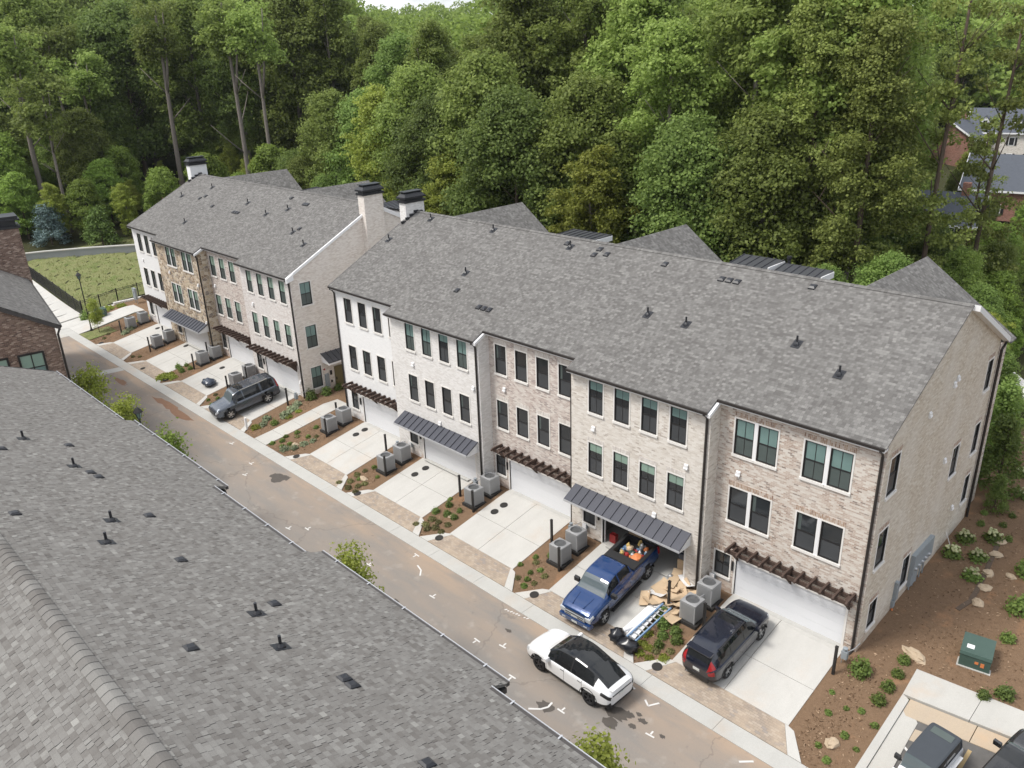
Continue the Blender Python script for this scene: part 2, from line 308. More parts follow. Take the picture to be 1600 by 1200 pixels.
# ------------------------------------------------------------------ mesh helpers
class MB:
    def __init__(s): s.v = []; s.f = []; s.mi = []
    def quad(s, a, b, c, d, mi=0):
        n = len(s.v); s.v += [a, b, c, d]; s.f.append((n, n+1, n+2, n+3)); s.mi.append(mi)
    def poly(s, pts, mi=0):
        n = len(s.v); s.v += list(pts); s.f.append(tuple(range(n, n+len(pts)))); s.mi.append(mi)
    def box(s, x0, x1, y0, y1, z0, z1, mi=0):
        n = len(s.v)
        s.v += [(x0, y0, z0), (x1, y0, z0), (x1, y1, z0), (x0, y1, z0), (x0, y0, z1), (x1, y0, z1), (x1, y1, z1), (x0, y1, z1)]
        for q in ((3, 2, 1, 0), (4, 5, 6, 7), (0, 1, 5, 4), (1, 2, 6, 5), (2, 3, 7, 6), (3, 0, 4, 7)):
            s.f.append(tuple(n+i for i in q)); s.mi.append(mi)
    def prism(s, base, h, mi=0):           # base: list of (x,y,z) counter-clockwise seen from the tip of vector h
        n = len(s.v); k = len(base); hv = Vector(h)
        s.v += [tuple(p) for p in base] + [tuple(Vector(p)+hv) for p in base]
        s.f.append(tuple(reversed(range(n, n+k)))); s.mi.append(mi)
        s.f.append(tuple(range(n+k, n+2*k))); s.mi.append(mi)
        for i in range(k):
            j = (i+1) % k; s.f.append((n+i, n+j, n+k+j, n+k+i)); s.mi.append(mi)
    def bar(s, p, q, w, h=None, mi=0, up=(0, 0, 1)):
        p, q = Vector(p), Vector(q); d = (q-p).normalized(); u = Vector(up)
        if abs(d.dot(u)) > .98: u = Vector((0, 1, 0))
        a = d.cross(u).normalized(); b = a.cross(d); h = h or w
        c = [p-a*w/2-b*h/2, p+a*w/2-b*h/2, p+a*w/2+b*h/2, p-a*w/2+b*h/2]
        s.prism([tuple(x) for x in c], q-p, mi)
    def tube(s, pts, rad, n=8, mi=0, caps=True):
        pts = [Vector(p) for p in pts]; rads = rad if isinstance(rad, (list, tuple)) else [rad]*len(pts)
        rings = []
        for i, p in enumerate(pts):
            d = (pts[min(i+1, len(pts)-1)]-pts[max(i-1, 0)]).normalized()
            u = Vector((0, 0, 1)) if abs(d.z) < .95 else Vector((1, 0, 0))
            a = d.cross(u).normalized(); b = a.cross(d); st = len(s.v)
            for k in range(n):
                t = 2*math.pi*k/n; s.v.append(tuple(p+(a*math.cos(t)-b*math.sin(t))*rads[i]))
            rings.append(st)
        for i in range(len(pts)-1):
            for k in range(n):
                k2 = (k+1) % n; s.f.append((rings[i]+k2, rings[i]+k, rings[i+1]+k, rings[i+1]+k2)); s.mi.append(mi)
        if caps:
            s.f.append(tuple(rings[0]+k for k in range(n))); s.mi.append(mi)
            s.f.append(tuple(rings[-1]+k for k in reversed(range(n)))); s.mi.append(mi)
    def lathe(s, prof, n=16, mi=0, axis='z', c=(0, 0, 0)):
        st = len(s.v)
        for r, h in prof:
            for k in range(n):
                t = 2*math.pi*k/n; a, b = r*math.cos(t), r*math.sin(t)
                p = (a, b, h) if axis == 'z' else ((a, h, b) if axis == 'y' else (h, a, b))
                s.v.append((p[0]+c[0], p[1]+c[1], p[2]+c[2]))
        for i in range(len(prof)-1):
            for k in range(n):
                k2 = (k+1) % n; q = (st+i*n+k, st+i*n+k2, st+(i+1)*n+k2, st+(i+1)*n+k)
                s.f.append(q if axis != 'y' else q[::-1]); s.mi.append(mi)
    def mesh(s, name, mats, smooth=False):
        me = bpy.data.meshes.new(name); me.from_pydata(s.v, [], s.f)
        for m in (mats if isinstance(mats, (list, tuple)) else [mats]): me.materials.append(m)
        if any(s.mi): me.polygons.foreach_set('material_index', s.mi)
        if smooth: me.polygons.foreach_set('use_smooth', [True]*len(s.f))
        me.update(); return me
    def obj(s, name, mats, parent=None, world=False, smooth=False):
        o = link(name, s.mesh(name, mats, smooth)); hang(o, parent, world); return o
def link(name, data=None):
    o = bpy.data.objects.new(name, data); COL.objects.link(o); return o
def wmat(o):
    m = o.matrix_basis if o.parent is None else o.matrix_parent_inverse @ o.matrix_basis
    return m if o.parent is None else wmat(o.parent) @ m
def hang(o, parent, world=False):
    if parent is None: return
    o.parent = parent
    if world: o.matrix_parent_inverse = wmat(parent).inverted()     # vertices given in world coordinates
def tag(o, label, cat, group=None):
    o['label'] = label; o['category'] = cat
    if group: o['group'] = group
    return o
def thing(name, label, cat, loc=(0, 0, 0), rz=0, group=None):
    o = link(name); o.location = loc; o.rotation_euler = (0, 0, rz); o.empty_display_size = .3
    return tag(o, label, cat, group)
def struct(o): o['kind'] = 'structure'; return o
def stuff(o): o['kind'] = 'stuff'; return o
def kids(o): return list(o.children)
def copy_tree(o, parent=None):
    c = o.copy(); COL.objects.link(c)
    if parent is not None: c.parent = parent
    for ch in kids(o): copy_tree(ch, c)
    return c
def place(o, loc, rz=0, label=None, sc=1.0, group=None):
    o.location = loc; o.rotation_euler = (0, 0, rz)
    o.scale = (sc, sc, sc) if not isinstance(sc, tuple) else sc
    if label: o['label'] = label
    if group: o['group'] = group
    return o
def again(proto, used, *a, **k):        # the first call places the prototype itself, later calls a copy
    if used.get(proto.name): o = copy_tree(proto)
    else: o = proto; used[proto.name] = 1
    return place(o, *a, **k)
USED = {}
def gz(y): return -.94*min(1, max(0, (-.5-y)/5.5))
def yardz(x, y): return gz(y) if y < 0 else .055*min(y, 16)

# ------------------------------------------------------------------ townhouses
RIDGE_Y, RIDGE_Z, SL = 7.6, 14.12, .497
def roofz(y): return RIDGE_Z - SL*abs(y-RIDGE_Y)
def wallgrid(mb, p0, du, n, U0, U1, Z0, Z1, holes, depth, mi=0, mr=0):
    """wall in the plane through p0 along unit vector du, openings cut out, reveals of given depth behind (n = outward)"""
    us = sorted({U0, U1} | {h[0] for h in holes} | {h[1] for h in holes}); zs = sorted({Z0, Z1} | {h[2] for h in holes} | {h[3] for h in holes})
    def P(u, z, d=0): return (p0[0]+du[0]*u-n[0]*d, p0[1]+du[1]*u-n[1]*d, z)
    for i in range(len(us)-1):
        for j in range(len(zs)-1):
            a, b, c, d = us[i], us[i+1], zs[j], zs[j+1]
            if any(h[0] <= a+1e-6 and b <= h[1]+1e-6 and h[2] <= c+1e-6 and d <= h[3]+1e-6 for h in holes): continue
            mb.quad(P(a, c), P(b, c), P(b, d), P(a, d), mi)
    for (a, b, c, d) in holes:
        mb.quad(P(a, c), P(a, c, depth), P(a, d, depth), P(a, d), mr); mb.quad(P(b, c, depth), P(b, c), P(b, d), P(b, d, depth), mr)
        mb.quad(P(a, d), P(a, d, depth), P(b, d, depth), P(b, d), mr); mb.quad(P(a, c, depth), P(a, c), P(b, c), P(b, c, depth), mr)
WCACHE = {}
def window(parent, loc, rz, w, h, style, lintel=None, sill=True, mull=True):
    key = (round(w, 2), round(h, 2), style, lintel, sill)
    if key not in WCACHE:
        f = MB(); t = .055; d0, d1 = .03, .11
        f.box(0, t, d0, d1, 0, h); f.box(w-t, w, d0, d1, 0, h); f.box(t, w-t, d0, d1, 0, t); f.box(t, w-t, d0, d1, h-t, h)
        f.box(t, w-t, d0+.004, d1, h*.5-.025, h*.5+.025)
        if style in ('shade', 'half', 'green', 'halfgreen', 'grid'):
            f.box(w/2-.012, w/2+.012, d0+.02, d1, t, h*.5-.025); f.box(w/2-.012, w/2+.012, d0+.02, d1, h*.5+.025, h-t)
        up = MB(); up.quad((t, d0+.035, h*.5+.025), (w-t, d0+.035, h*.5+.025), (w-t, d0+.035, h-t), (t, d0+.035, h-t))
        lo = MB(); lo.quad((t, d0+.03, t), (w-t, d0+.03, t), (w-t, d0+.03, h*.5-.025), (t, d0+.03, h*.5-.025))
        um = {'shade': 'g_shade', 'green': 'g_green'}.get(style, 'g_dark'); lm = {'shade': 'g_shadelow', 'green': 'g_shadelow'}.get(style, 'g_screen')
        tr = MB(); k = .075
        tr.box(-k, 0, -.022, .1, -.0, h+k); tr.box(w, w+k, -.022, .1, -.0, h+k); tr.box(0, w, -.022, .1, h, h+k)
        parts = [('pane', up.mesh('pane', M[um])), ('pane', lo.mesh('pane', M[lm])), ('surround', tr.mesh('surround', M['trim']))]
        if style in ('half', 'halfgreen'):
            b = MB(); b.quad((t, d0+.022, h*.72), (w-t, d0+.022, h*.72), (w-t, d0+.022, h-t), (t, d0+.022, h-t))
            parts.append(('blind', b.mesh('blind', M['g_shade' if style == 'half' else 'g_green'])))
        if style == 'plain':               # curtain strip at one side, paler than the dark glass
            b = MB(); b.quad((t, d0+.028, h*.5+.025), (t+w*.17, d0+.028, h*.5+.025), (t+w*.17, d0+.028, h-t), (t, d0+.028, h-t))
            parts.append(('curtain', b.mesh('curtain', M['g_shadelow'])))
        if sill:
            s_ = MB(); s_.box(-.088, w+.088, -.075, .1, -.12, 0); parts.append(('sill', s_.mesh('sill', M['trim'])))
        if lintel:
            l_ = MB(); l_.box(-.09, w+.09, -.012, .05, h+k, h+k+.24); parts.append(('lintel', l_.mesh('lintel', M[lintel])))
        WCACHE[key] = (f.mesh('window', M['black']), parts)
    me, parts = WCACHE[key]
    o = link('window', me); o.parent = parent; o.matrix_parent_inverse = wmat(parent).inverted(); o.location = loc; o.rotation_euler = (0, 0, rz)
    for n, pm in parts:
        c = link(n, pm); c.parent = o
    return o
def garage_door(parent, x0, x1, y, z1):
    root = MB(); root.box(x0, x1, y+.09, y+.12, .0, z1)
    o = root.obj('garage_door', M['garage'], parent, True)
    nrow = 4; h = z1/nrow
    for r in range(nrow):
        p = MB(); p.box(x0+.015, x1-.015, y+.055, y+.09, r*h+.006, (r+1)*h-.003); p.obj('panel', M['garage'], o, True)
    return o
def pergola(parent, x0, x1, yf, z):
    b = MB(); b.bar((x0+.1, yf-.1, z), (x1-.1, yf-.1, z), .1, .2); root = b.obj('pergola', M['wood'], parent, True)
    c = MB(); c.bar((x0+.02, yf-.62, z+.02), (x1-.02, yf-.62, z+.02), .09, .2); c.obj('front_beam', M['wood'], root, True)
    n = 11
    me = MB(); me.prism([(-.045, -.95, .1), (.045, -.95, .1), (.045, -.95, .2), (-.045, -.95, .2)], (0, .93, 0)); me.prism([(-.045, -.95, .2), (.045, -.95, .2), (.045, -.8, .26), (-.045, -.8, .26)], (0, .78, 0))
    sm = me.mesh('slat', M['wood'])
    for i in range(n):
        s_ = link('slat', sm); hang(s_, root, True); s_.location = (x0+.18+(x1-x0-.36)*i/(n-1), yf, z)
    bm_ = MB(); bm_.prism([(-.05, 0, -.75), (-.05, 0, .1), (-.05, -.62, .1), (-.05, -.62, -.04)], (.1, 0, 0)); bk = bm_.mesh('bracket', M['wood'])
    for x in (x0+.35, (x0+x1)/2, x1-.35):
        s_ = link('bracket', bk); hang(s_, root, True); s_.location = (x, yf, z)
    # lantern under the middle bracket
    l_ = MB(); l_.box((x0+x1)/2-.09, (x0+x1)/2+.09, yf-.22, yf-.03, z-.45, z-.12); l_.obj('lantern', M['black'], root, True)
    return root
def awning(parent, x0, x1, yf, z0, z1, dep=.98, rz=None):
    b = MB()                                # white boxed frame under the metal
    b.prism([(x0+.03, yf, z1-.03), (x0+.03, yf-dep+.04, z0-.02), (x0+.03, yf-dep+.04, z0-.14), (x0+.03, yf, z0-.14)], (x1-x0-.06, 0, 0))
    root = b.obj('awning', M['white'], parent, True)
    n = max(3, int(round((x1-x0)/.52))); w = (x1-x0)/n; L = math.hypot(dep, z1-z0)
    d = Vector((0, -dep, z0-z1)).normalized(); nn = Vector((0, (z0-z1), dep)).normalized()*1.0; nn = Vector((0, -(z1-z0), dep)).normalized()
    p = MB(); p.prism([(0, 0, 0), tuple(d*L), tuple(d*L+Vector((w-.006, 0, 0))), (w-.006, 0, 0)], tuple(nn*.03)); p.prism([(w-.045, 0, 0), tuple(d*L+Vector((w-.045, 0, 0))), tuple(d*L+Vector((w-.006, 0, 0))), (w-.006, 0, 0)], tuple(nn*.075))
    pm = p.mesh('metal_panel', M['seam'])
    for i in range(n):
        o = link('metal_panel', pm); hang(o, root, True); o.location = (x0+i*w, yf, z1)
    g = MB(); g.box(x0, x1, yf-dep-.05, yf-dep+.03, z0-.1, z0+.0); g.obj('front_trim', M['gutterlite'], root, True)
    return root
def downspout(parent, x, y, z1, z0, off=(0, -.06), top=None):
    b = MB(); p = [(x+off[0], y+off[1], z0)] + [(x+off[0], y+off[1], z1-.35)]
    if top: p += [(x+top[0]*.5, y+top[1]*.5, z1-.12), (x+top[0], y+top[1], z1)]
    b.tube(p, .062, 6); b.tube([(x+off[0], y+off[1], z0+.06), (x+off[0]*2.4, y+off[1]*5, z0-.02)], .062, 6)
    return b.obj('downspout', M['bronze'], parent, True)
def vent_pipe(parent, x, y, rf=roofz, sc=1.0):
    z = rf(y); b = MB()
    b.lathe([(.0, .42*sc), (.05*sc, .42*sc), (.05*sc, -.1)], 8, 0, 'z', (x, y, z)); b.lathe([(.055*sc, .14*sc), (.13*sc, .06*sc), (.16*sc, -.02)], 8, 0, 'z', (x, y, z))
    dy = .24*sc; b.prism([(x-.2*sc, y-dy, rf(y-dy)+.012), (x+.2*sc, y-dy, rf(y-dy)+.012), (x+.2*sc, y+dy, rf(y+dy)+.012), (x-.2*sc, y+dy, rf(y+dy)+.012)], (0, 0, .012))
    return b.obj('vent_pipe', M['flash'], parent, True)
def roof_vent(parent, x, y, rf=roofz, sc=1.0):
    """low hooded vent: broad flange, domed hood open towards the eaves"""
    b = MB(); k = 1 if rf(y+.1) > rf(y) else -1            # uphill direction
    P = lambda u, v, h: (x+u*sc, y+k*v*sc, rf(y+k*v*sc)+h*sc)
    lo = [P(-.17, -.17, -.01), P(.17, -.17, -.01), P(.17, .17, -.01), P(-.17, .17, -.01)]
    m = [P(-.17, -.17, .07), P(.17, -.17, .07), P(.17, .17, .03), P(-.17, .17, .03)]; hi = [P(-.1, -.1, .125), P(.1, -.1, .125), P(.1, .1, .09), P(-.1, .1, .09)]
    fl = [P(-.25, -.22, .012), P(.25, -.22, .012), P(.25, .26, .012), P(-.25, .26, .012)]
    b.v += lo+m+hi
    b.f += [(8, 9, 10, 11)]+[(i, (i+1) % 4, 4+(i+1) % 4, 4+i) for i in range(4)]+[(4+i, 4+(i+1) % 4, 8+(i+1) % 4, 8+i) for i in range(4)]
    if k < 0: b.f = [q[::-1] for q in b.f]
    b.mi += [0]*len(b.f)
    return b.obj('roof_vent', M['flash'], parent, True)

def townhouse(name_label, group, x0, x1, yf, mat, wins3, wins2, low, gar, cover, lintel=None, st3='plain', st2='plain', left='party', right='party',
              ext_right=None, ext_left=None, cg=None, gaps=(), open_garage=False, label_extra=None, rightmat=None):
    root = thing('townhouse', name_label, 'townhouse', ((x0+x1)/2, yf, 0), 0, group)
    T3, B3, T2, B2 = 9.33, 7.55, 5.81, 4.02
    ztop = roofz(yf)-.1
    holes = [(a, b, B3, T3) for a, b in wins3]+[(a, b, B2, T2) for a, b in wins2]+[(low[0], low[1], .8, 2.1), (gar[0], gar[1], -.35, 2.06)]
    mb = MB(); wallgrid(mb, (0, yf), (1, 0), (0, -1), x0, x1, -.35, ztop, holes, .13, 0, 0)
    for side, x, ext, n in (('r', x1, ext_right, 1), ('l', x0, ext_left, -1)):
        if ext:
            a, b = (yf, yf+ext); zz = roofz(a)-.1, roofz(b)-.1
            q = [(x, a, -.35), (x, b, -.35), (x, b, zz[1]), (x, a, zz[0])]; mb.poly(q if n > 0 else q[::-1])
    mb.obj('wall', M[mat], root, True)
    st = (lambda i, s: s[i] if isinstance(s, (list, tuple)) else s)
    for i, (a, b) in enumerate(wins3): window(root, (a, yf, B3), 0, b-a, T3-B3, st(i, st3), lintel)
    for i, (a, b) in enumerate(wins2): window(root, (a, yf, B2), 0, b-a, T2-B2, st(i, st2), lintel)
    window(root, (low[0], yf, .8), 0, low[1]-low[0], 1.3, 'grid', lintel)
    if not open_garage: garage_door(root, gar[0], gar[1], yf, 2.06)
    t = MB(); t.box(gar[0]-.1, gar[0], yf-.02, yf+.12, -.01, 2.16); t.box(gar[1], gar[1]+.1, yf-.02, yf+.12, -.01, 2.16); t.box(gar[0], gar[1], yf-.02, yf+.12, 2.06, 2.16)
    t.obj('garage_trim', M['trim'], root, True)
    if lintel and cover[0] == 'pergola':
        t = MB(); t.box(gar[0]-.2, gar[1]+.2, yf-.012, yf+.05, 2.165, 2.4); t.obj('garage_lintel', M[lintel], root, True)
    if cover[0] == 'pergola': pergola(root, cover[1], cover[2], yf, 2.72)
    else: awning(root, cover[1], cover[2], yf, 2.42, 2.95)
    # roof: front slope, rear slope, ridge cap
    ey = yf-.36; by = 13.8; th = .09
    r = MB(); r.prism([(x0, ey, roofz(ey)-th), (x1, ey, roofz(ey)-th), (x1, RIDGE_Y, RIDGE_Z-th), (x0, RIDGE_Y, RIDGE_Z-th)], (0, 0, th))
    r.prism([(x0, RIDGE_Y, RIDGE_Z-th), (x1, RIDGE_Y, RIDGE_Z-th), (x1, by, roofz(by)-th), (x0, by, roofz(by)-th)], (0, 0, th))
    ro = r.obj('roof', M['shingle'], root, True)
    nc = int((x1-x0)/.42); cm = MB()
    cm.prism([(0, -.17, -.085), (.46, -.17, -.075), (.46, 0, .01), (0, 0, 0)], (0, 0, .02)); cm.prism([(0, 0, 0), (.46, 0, .01), (.46, .17, -.075), (0, .17, -.085)], (0, 0, .02))
    cmm = cm.mesh('ridge_cap', M['shingle'])
    for i in range(nc):
        o = link('ridge_cap', cmm); hang(o, ro, True); o.location = (x0+i*(x1-x0)/nc, RIDGE_Y, RIDGE_Z+.01)
    # gutter and fascia
    g = MB(); g.box(x0, x1, ey-.09, ey+.0, roofz(ey)-.13, roofz(ey)-.012); g.obj('gutter', M['bronze'], root, True)
    s_ = MB(); s_.box(x0, x1, ey+.003, yf+.02, roofz(ey)-.22, roofz(ey)-.1); s_.obj('soffit', M['white'], root, True)
    if ext_right and right == 'party':      # boxed white return where the eave steps back
        s_ = MB(); e2 = yf+ext_right-.36
        s_.prism([(x1-.02, ey, roofz(ey)-.1), (x1-.02, ey, roofz(ey)-.27), (x1-.02, e2+.4, roofz(e2+.4)-.32), (x1-.02, e2+.4, roofz(e2+.4)-.1)], (.16, 0, 0)); s_.obj('eave_return', M['white'], root, True)
    b = MB(); b.box(x0, x1, 13.4, 13.5, -.3, roofz(13.5)-.1); b.obj('rear_wall', M[mat], root, True)
    if cg:                                  # rear cross gable
        cx, hw, ye = cg; zr = 13.98; s = .72
        c = MB()
        for d in (-1, 1):
            yv = min(ye-.05, 7.88+1.449*hw); q = [(cx, 7.9, zr-.09), (cx, ye, zr-.09), (cx+d*hw, ye, zr-.09-s*hw), (cx+d*hw, yv, zr-.09-s*hw)]
            c.prism(q if d < 0 else q[::-1], (0, 0, .09))
        c.obj('cross_gable_roof', M['shingle'], root, True)
        w = MB(); w.poly([(cx-hw+.3, ye-.3, 8), (cx+hw-.3, ye-.3, 8), (cx+hw-.3, ye-.3, zr-s*hw+.1), (cx, ye-.3, zr-.12), (cx-hw+.3, ye-.3, zr-s*hw+.1)][::-1]); w.box(cx-hw+.3, cx+hw-.3, 13.51, ye-.31, -.3, zr-s*hw)
        w.obj('cross_gable_wall', M[mat], root, True)
    return root
def vents(root, pipes, boxes):
    for x, y in pipes: vent_pipe(root, x, y)
    for x, y in boxes: roof_vent(root, x, y)
def wall_vent(root, x, y, z, n=(0, -1)):
    b = MB(); d = .1
    if n[1]: b.prism([(x-.09, y-.004, z-.13), (x+.09, y-.004, z-.13), (x+.09, y-.004, z+.12), (x-.09, y-.004, z+.12)][::-1], (0, -d, 0)); b.prism([(x-.11, y-.1, z-.1), (x+.11, y-.1, z-.1), (x+.11, y-.004, z+.14), (x-.11, y-.004, z+.14)], (0, -.03, .03))
    else: b.box(x+.004, x+d, y-.09, y+.09, z-.13, z+.12); b.prism([(x+.1, y-.11, z-.1), (x+.1, y+.11, z-.1), (x+.004, y+.11, z+.14), (x+.004, y-.11, z+.14)], (.03, 0, .03))
    return b.obj('wall_vent', M['white'], root, True)

GA, GB = 'townhouses of the nearer block', 'townhouses of the farther block'
def row(x, n, step, w): return [(x+i*step, x+i*step+w) for i in range(n)]
A = {}
A[5] = townhouse('end townhouse of mottled brown and white brick with paired windows and pergola', GA, -7.45, 0, 0, 'brick_end',
    [(-6.66, -5.72), (-5.53, -4.58), (-3.35, -2.41), (-2.22, -1.27)], [(-6.7, -5.76), (-5.57, -4.62), (-3.35, -2.41), (-2.22, -1.27)], (-7.2, -6.38), (-6.06, -.66), ('pergola', -6.35, -.2),
    'soldier_end', 'shade', ['bare', 'plain', 'plain', 'bare'], right='gable', cg=(-4.85, 4.95, 15.9))
A[4] = townhouse('cream brick townhouse with the open garage behind the blue pickup', GA, -15.85, -7.45, -.8, 'brick_cream',
    row(-14.63, 4, 1.667, .92), row(-14.63, 4, 1.667, .92), (-14.97, -14.15), (-13.62, -8.45), ('awning', -15.55, -8.1), 'soldier_pale', 'half', 'halfgreen', ext_right=1.2, ext_left=1.2, open_garage=True)
A[3] = townhouse('pinkish brown brick townhouse with pergola between two cream fronts', GA, -22.85, -15.85, -.1, 'brick_pink',
    row(-22.32, 4, 1.66, .9), row(-22.32, 4, 1.66, .9), (-22.6, -21.78), (-21.45, -16.2), ('pergola', -22.2, -16.1), 'soldier_pale', ['plain', 'bare', 'bare', 'plain'], ['plain', 'bare', 'plain', 'bare'], cg=(-20.05, 4.6, 15.6))
A[2] = townhouse('white brick townhouse with slate grey metal awning over a closed garage', GA, -31.35, -22.85, -.95, 'brick_white',
    row(-29.72, 4, 1.66, .88), row(-29.72, 4, 1.66, .88), (-30.12, -29.28), (-28.7, -23.6), ('awning', -30.5, -23.25), None, ['shade', 'shade', 'half', 'shade'], ['plain', 'bare', 'bare', 'plain'], ext_right=1.2, ext_left=1.2)
A[1] = townhouse('smooth white painted townhouse at the far end of the nearer block', GA, -38.75, -31.35, -.25, 'paint_white',
    row(-37.56, 4, 1.71, .89), row(-37.56, 4, 1.71, .89), (-37.9, -37.1), (-36.5, -31.55), ('pergola', -37.75, -31.75), None, ['plain', 'bare', 'plain', 'bare'], ['bare', 'plain', 'bare', 'plain'], left='gable', cg=(-35.1, 4.4, 15.4))
B = {}
B[4] = townhouse('pale brick end townhouse beside the parked grey SUV', GB, -51.9, -43.9, -.72, 'brick_pale',
    row(-50.87, 4, 1.727, .86), row(-50.87, 4, 1.727, .86), (-51.2, -50.35), (-49.8, -44.7), ('pergola', -51.2, -44.4), None, 'green', 'green', right='gable', ext_left=1.2)
B[3] = townhouse('pinkish brick townhouse next to the stone faced one', GB, -58.8, -51.9, -.2, 'brick_pink',
    row(-58.4, 3, 1.76, .95), row(-58.4, 3, 1.76, .95), (-58.55, -57.8), (-57.5, -52.3), ('pergola', -58.3, -52.3), None, 'green', 'green', cg=(-55.9, 4.4, 15.6))
B[2] = townhouse('townhouse faced in tan rubble stone with metal awning', GB, -67.9, -58.8, -1.02, 'stone',
    [(-65.7, -64.8), (-64.62, -63.72), (-62.3, -61.4), (-61.22, -60.32)], [(-65.7, -64.8), (-64.62, -63.72), (-62.3, -61.4), (-61.22, -60.32)], (-66.2, -65.4), (-64.9, -59.75), ('awning', -67.1, -59.3), None, 'green', 'green', ext_right=1.2, ext_left=1.2)
B[1] = townhouse('white townhouse at the far end beside the street lamp', GB, -75.2, -67.9, -.3, 'paint_white',
    row(-74.05, 3, 1.74, .92), row(-74.05, 3, 1.74, .92), (-74.5, -73.7), (-72.95, -68.3), ('pergola', -74.2, -68.6), None, 'plain', 'plain', left='gable', cg=(-71.0, 4.4, 15.6))
# paired windows of the end house, and of the stone house: white mullions
for root, xs, y in ((A[5], (-5.625, -2.315), 0), (B[2], (-64.71, -61.31), -1.02)):
    for x in xs:
        for z0, z1 in ((7.55, 9.33), (4.02, 5.81)):
            dx = -.04 if (root is A[5] and x < -4 and z0 < 5) else 0
            b = MB(); b.box(x-.085+dx, x+.085+dx, y-.03, y+.11, z0, z1+.07); b.obj('mullion', M['white'], root, True)
# ---- gable ends
def gable(root, x, yf, mat, holes, sgn, ztrim=True, yb=13.5):
    """gable wall in the plane x = const; holes are (y0,y1,z0,z1)"""
    mb = MB(); ye = roofz(yf)-.1
    wallgrid(mb, (x, 0), (0, 1), (sgn, 0), yf, yb, -.5, min(ye, roofz(yb)-.1), holes, .13)
    if sgn < 0: mb.f = [q[::-1] for q in mb.f]
    zlo = min(ye, roofz(yb)-.1)
    tri = [(x, yf, zlo), (x, yb, zlo), (x, yb, roofz(yb)-.1), (x, RIDGE_Y, RIDGE_Z-.1), (x, yf, ye)]
    hi = [h for h in holes if h[3] > zlo]
    if hi:                                  # the upper rear window reaches above the eaves line: leave its column out
        a, b_, _, d = hi[0]
        mb.poly([(x, yf, zlo), (x, a, zlo), (x, a, roofz(a)-.1), (x, RIDGE_Y, RIDGE_Z-.1), (x, yf, ye)])
        mb.poly([(x, a, d), (x, b_, d), (x, b_, roofz(b_)-.1), (x, a, roofz(a)-.1)]); mb.poly([(x, b_, zlo), (x, yb, zlo), (x, yb, roofz(yb)-.1), (x, b_, roofz(b_)-.1)])
    else: mb.poly(tri if sgn > 0 else tri[::-1])
    mb.obj('gable_wall', M[mat], root, True)
gw = [(.55, 1.5, 7.55, 9.33), (.55, 1.5, 4.02, 5.81), (.8, 1.6, .75, 2.1), (8.9, 9.8, 5.0, 6.6), (11.95, 12.75, 8.6, 10.2), (11.95, 12.75, 5.1, 6.75), (12.0, 12.75, 2.2, 3.75), (4.35, 5.15, 1.0, 2.6)]
gable(A[5], 0, 0, 'brick_gable', gw[:7] if False else gw, 1)
for (a, b, c, d) in gw: window(A[5], (0, a, c), R(90), b-a, d-c, 'plain', 'soldier_end')
for y, z in ((7.0, 10.55), (7.35, 10.75), (4.3, 10.0), (7.7, 6.45), (10.5, 2.65)): wall_vent(A[5], 0, y, z, (1, 0))
gbw = [(.02, .95, 7.42, 9.2), (.02, .95, 3.95, 5.74), (.02, .95, .55, 2.3)]
gable(B[4], -43.9, -.72, 'brick_palegable', gbw, 1)
for (a, b, c, d) in gbw: window(B[4], (-43.9, a, c), R(90), b-a, d-c, 'shade')
gable(A[1], -38.75, -.25, 'paint_white', [], -1); gable(B[1], -75.2, -.3, 'paint_white', [], -1)
def rake(root, x, yf, sgn, front=True, back=True, mat='white', w=.12, d=.2):
    b = MB(); x0, x1 = (x, x+w) if sgn > 0 else (x-w, x)
    if front: b.prism([(x0, yf-.36, roofz(yf-.36)-d), (x0, yf-.36, roofz(yf-.36)+.015), (x0, RIDGE_Y, RIDGE_Z+.015), (x0, RIDGE_Y, RIDGE_Z-d)][::-1], (x1-x0, 0, 0))
    if back: b.prism([(x0, RIDGE_Y, RIDGE_Z+.015), (x0, RIDGE_Y, RIDGE_Z-d*1.6), (x0, 13.8, roofz(13.8)-d*1.6), (x0, 13.8, roofz(13.8)+.015)], (x1-x0, 0, 0))
    return b.obj('rake_trim', M[mat], root, True)
rake(B[4], -43.9, -.72, 1, True, True); rake(A[5], 0, 0, 1, True, False, 'shingle', .06, .06); rake(A[5], 0, 0, 1, False, True, 'white', .32, .16)
rake(A[1], -38.75, -.25, -1, mat='shingle', w=.08, d=.07); rake(B[1], -75.2, -.3, -1, mat='shingle', w=.08, d=.07)
# eave drip corner of the far block
b = MB(); b.prism([(-43.9, -1.1, roofz(-1.1)-.02), (-43.9, -1.1, roofz(-1.1)-.36), (-43.9, -.5, roofz(-.5)-.5), (-43.9, -.5, roofz(-.5)-.02)], (.2, 0, 0)); b.obj('eave_return', M['white'], B[4], True)
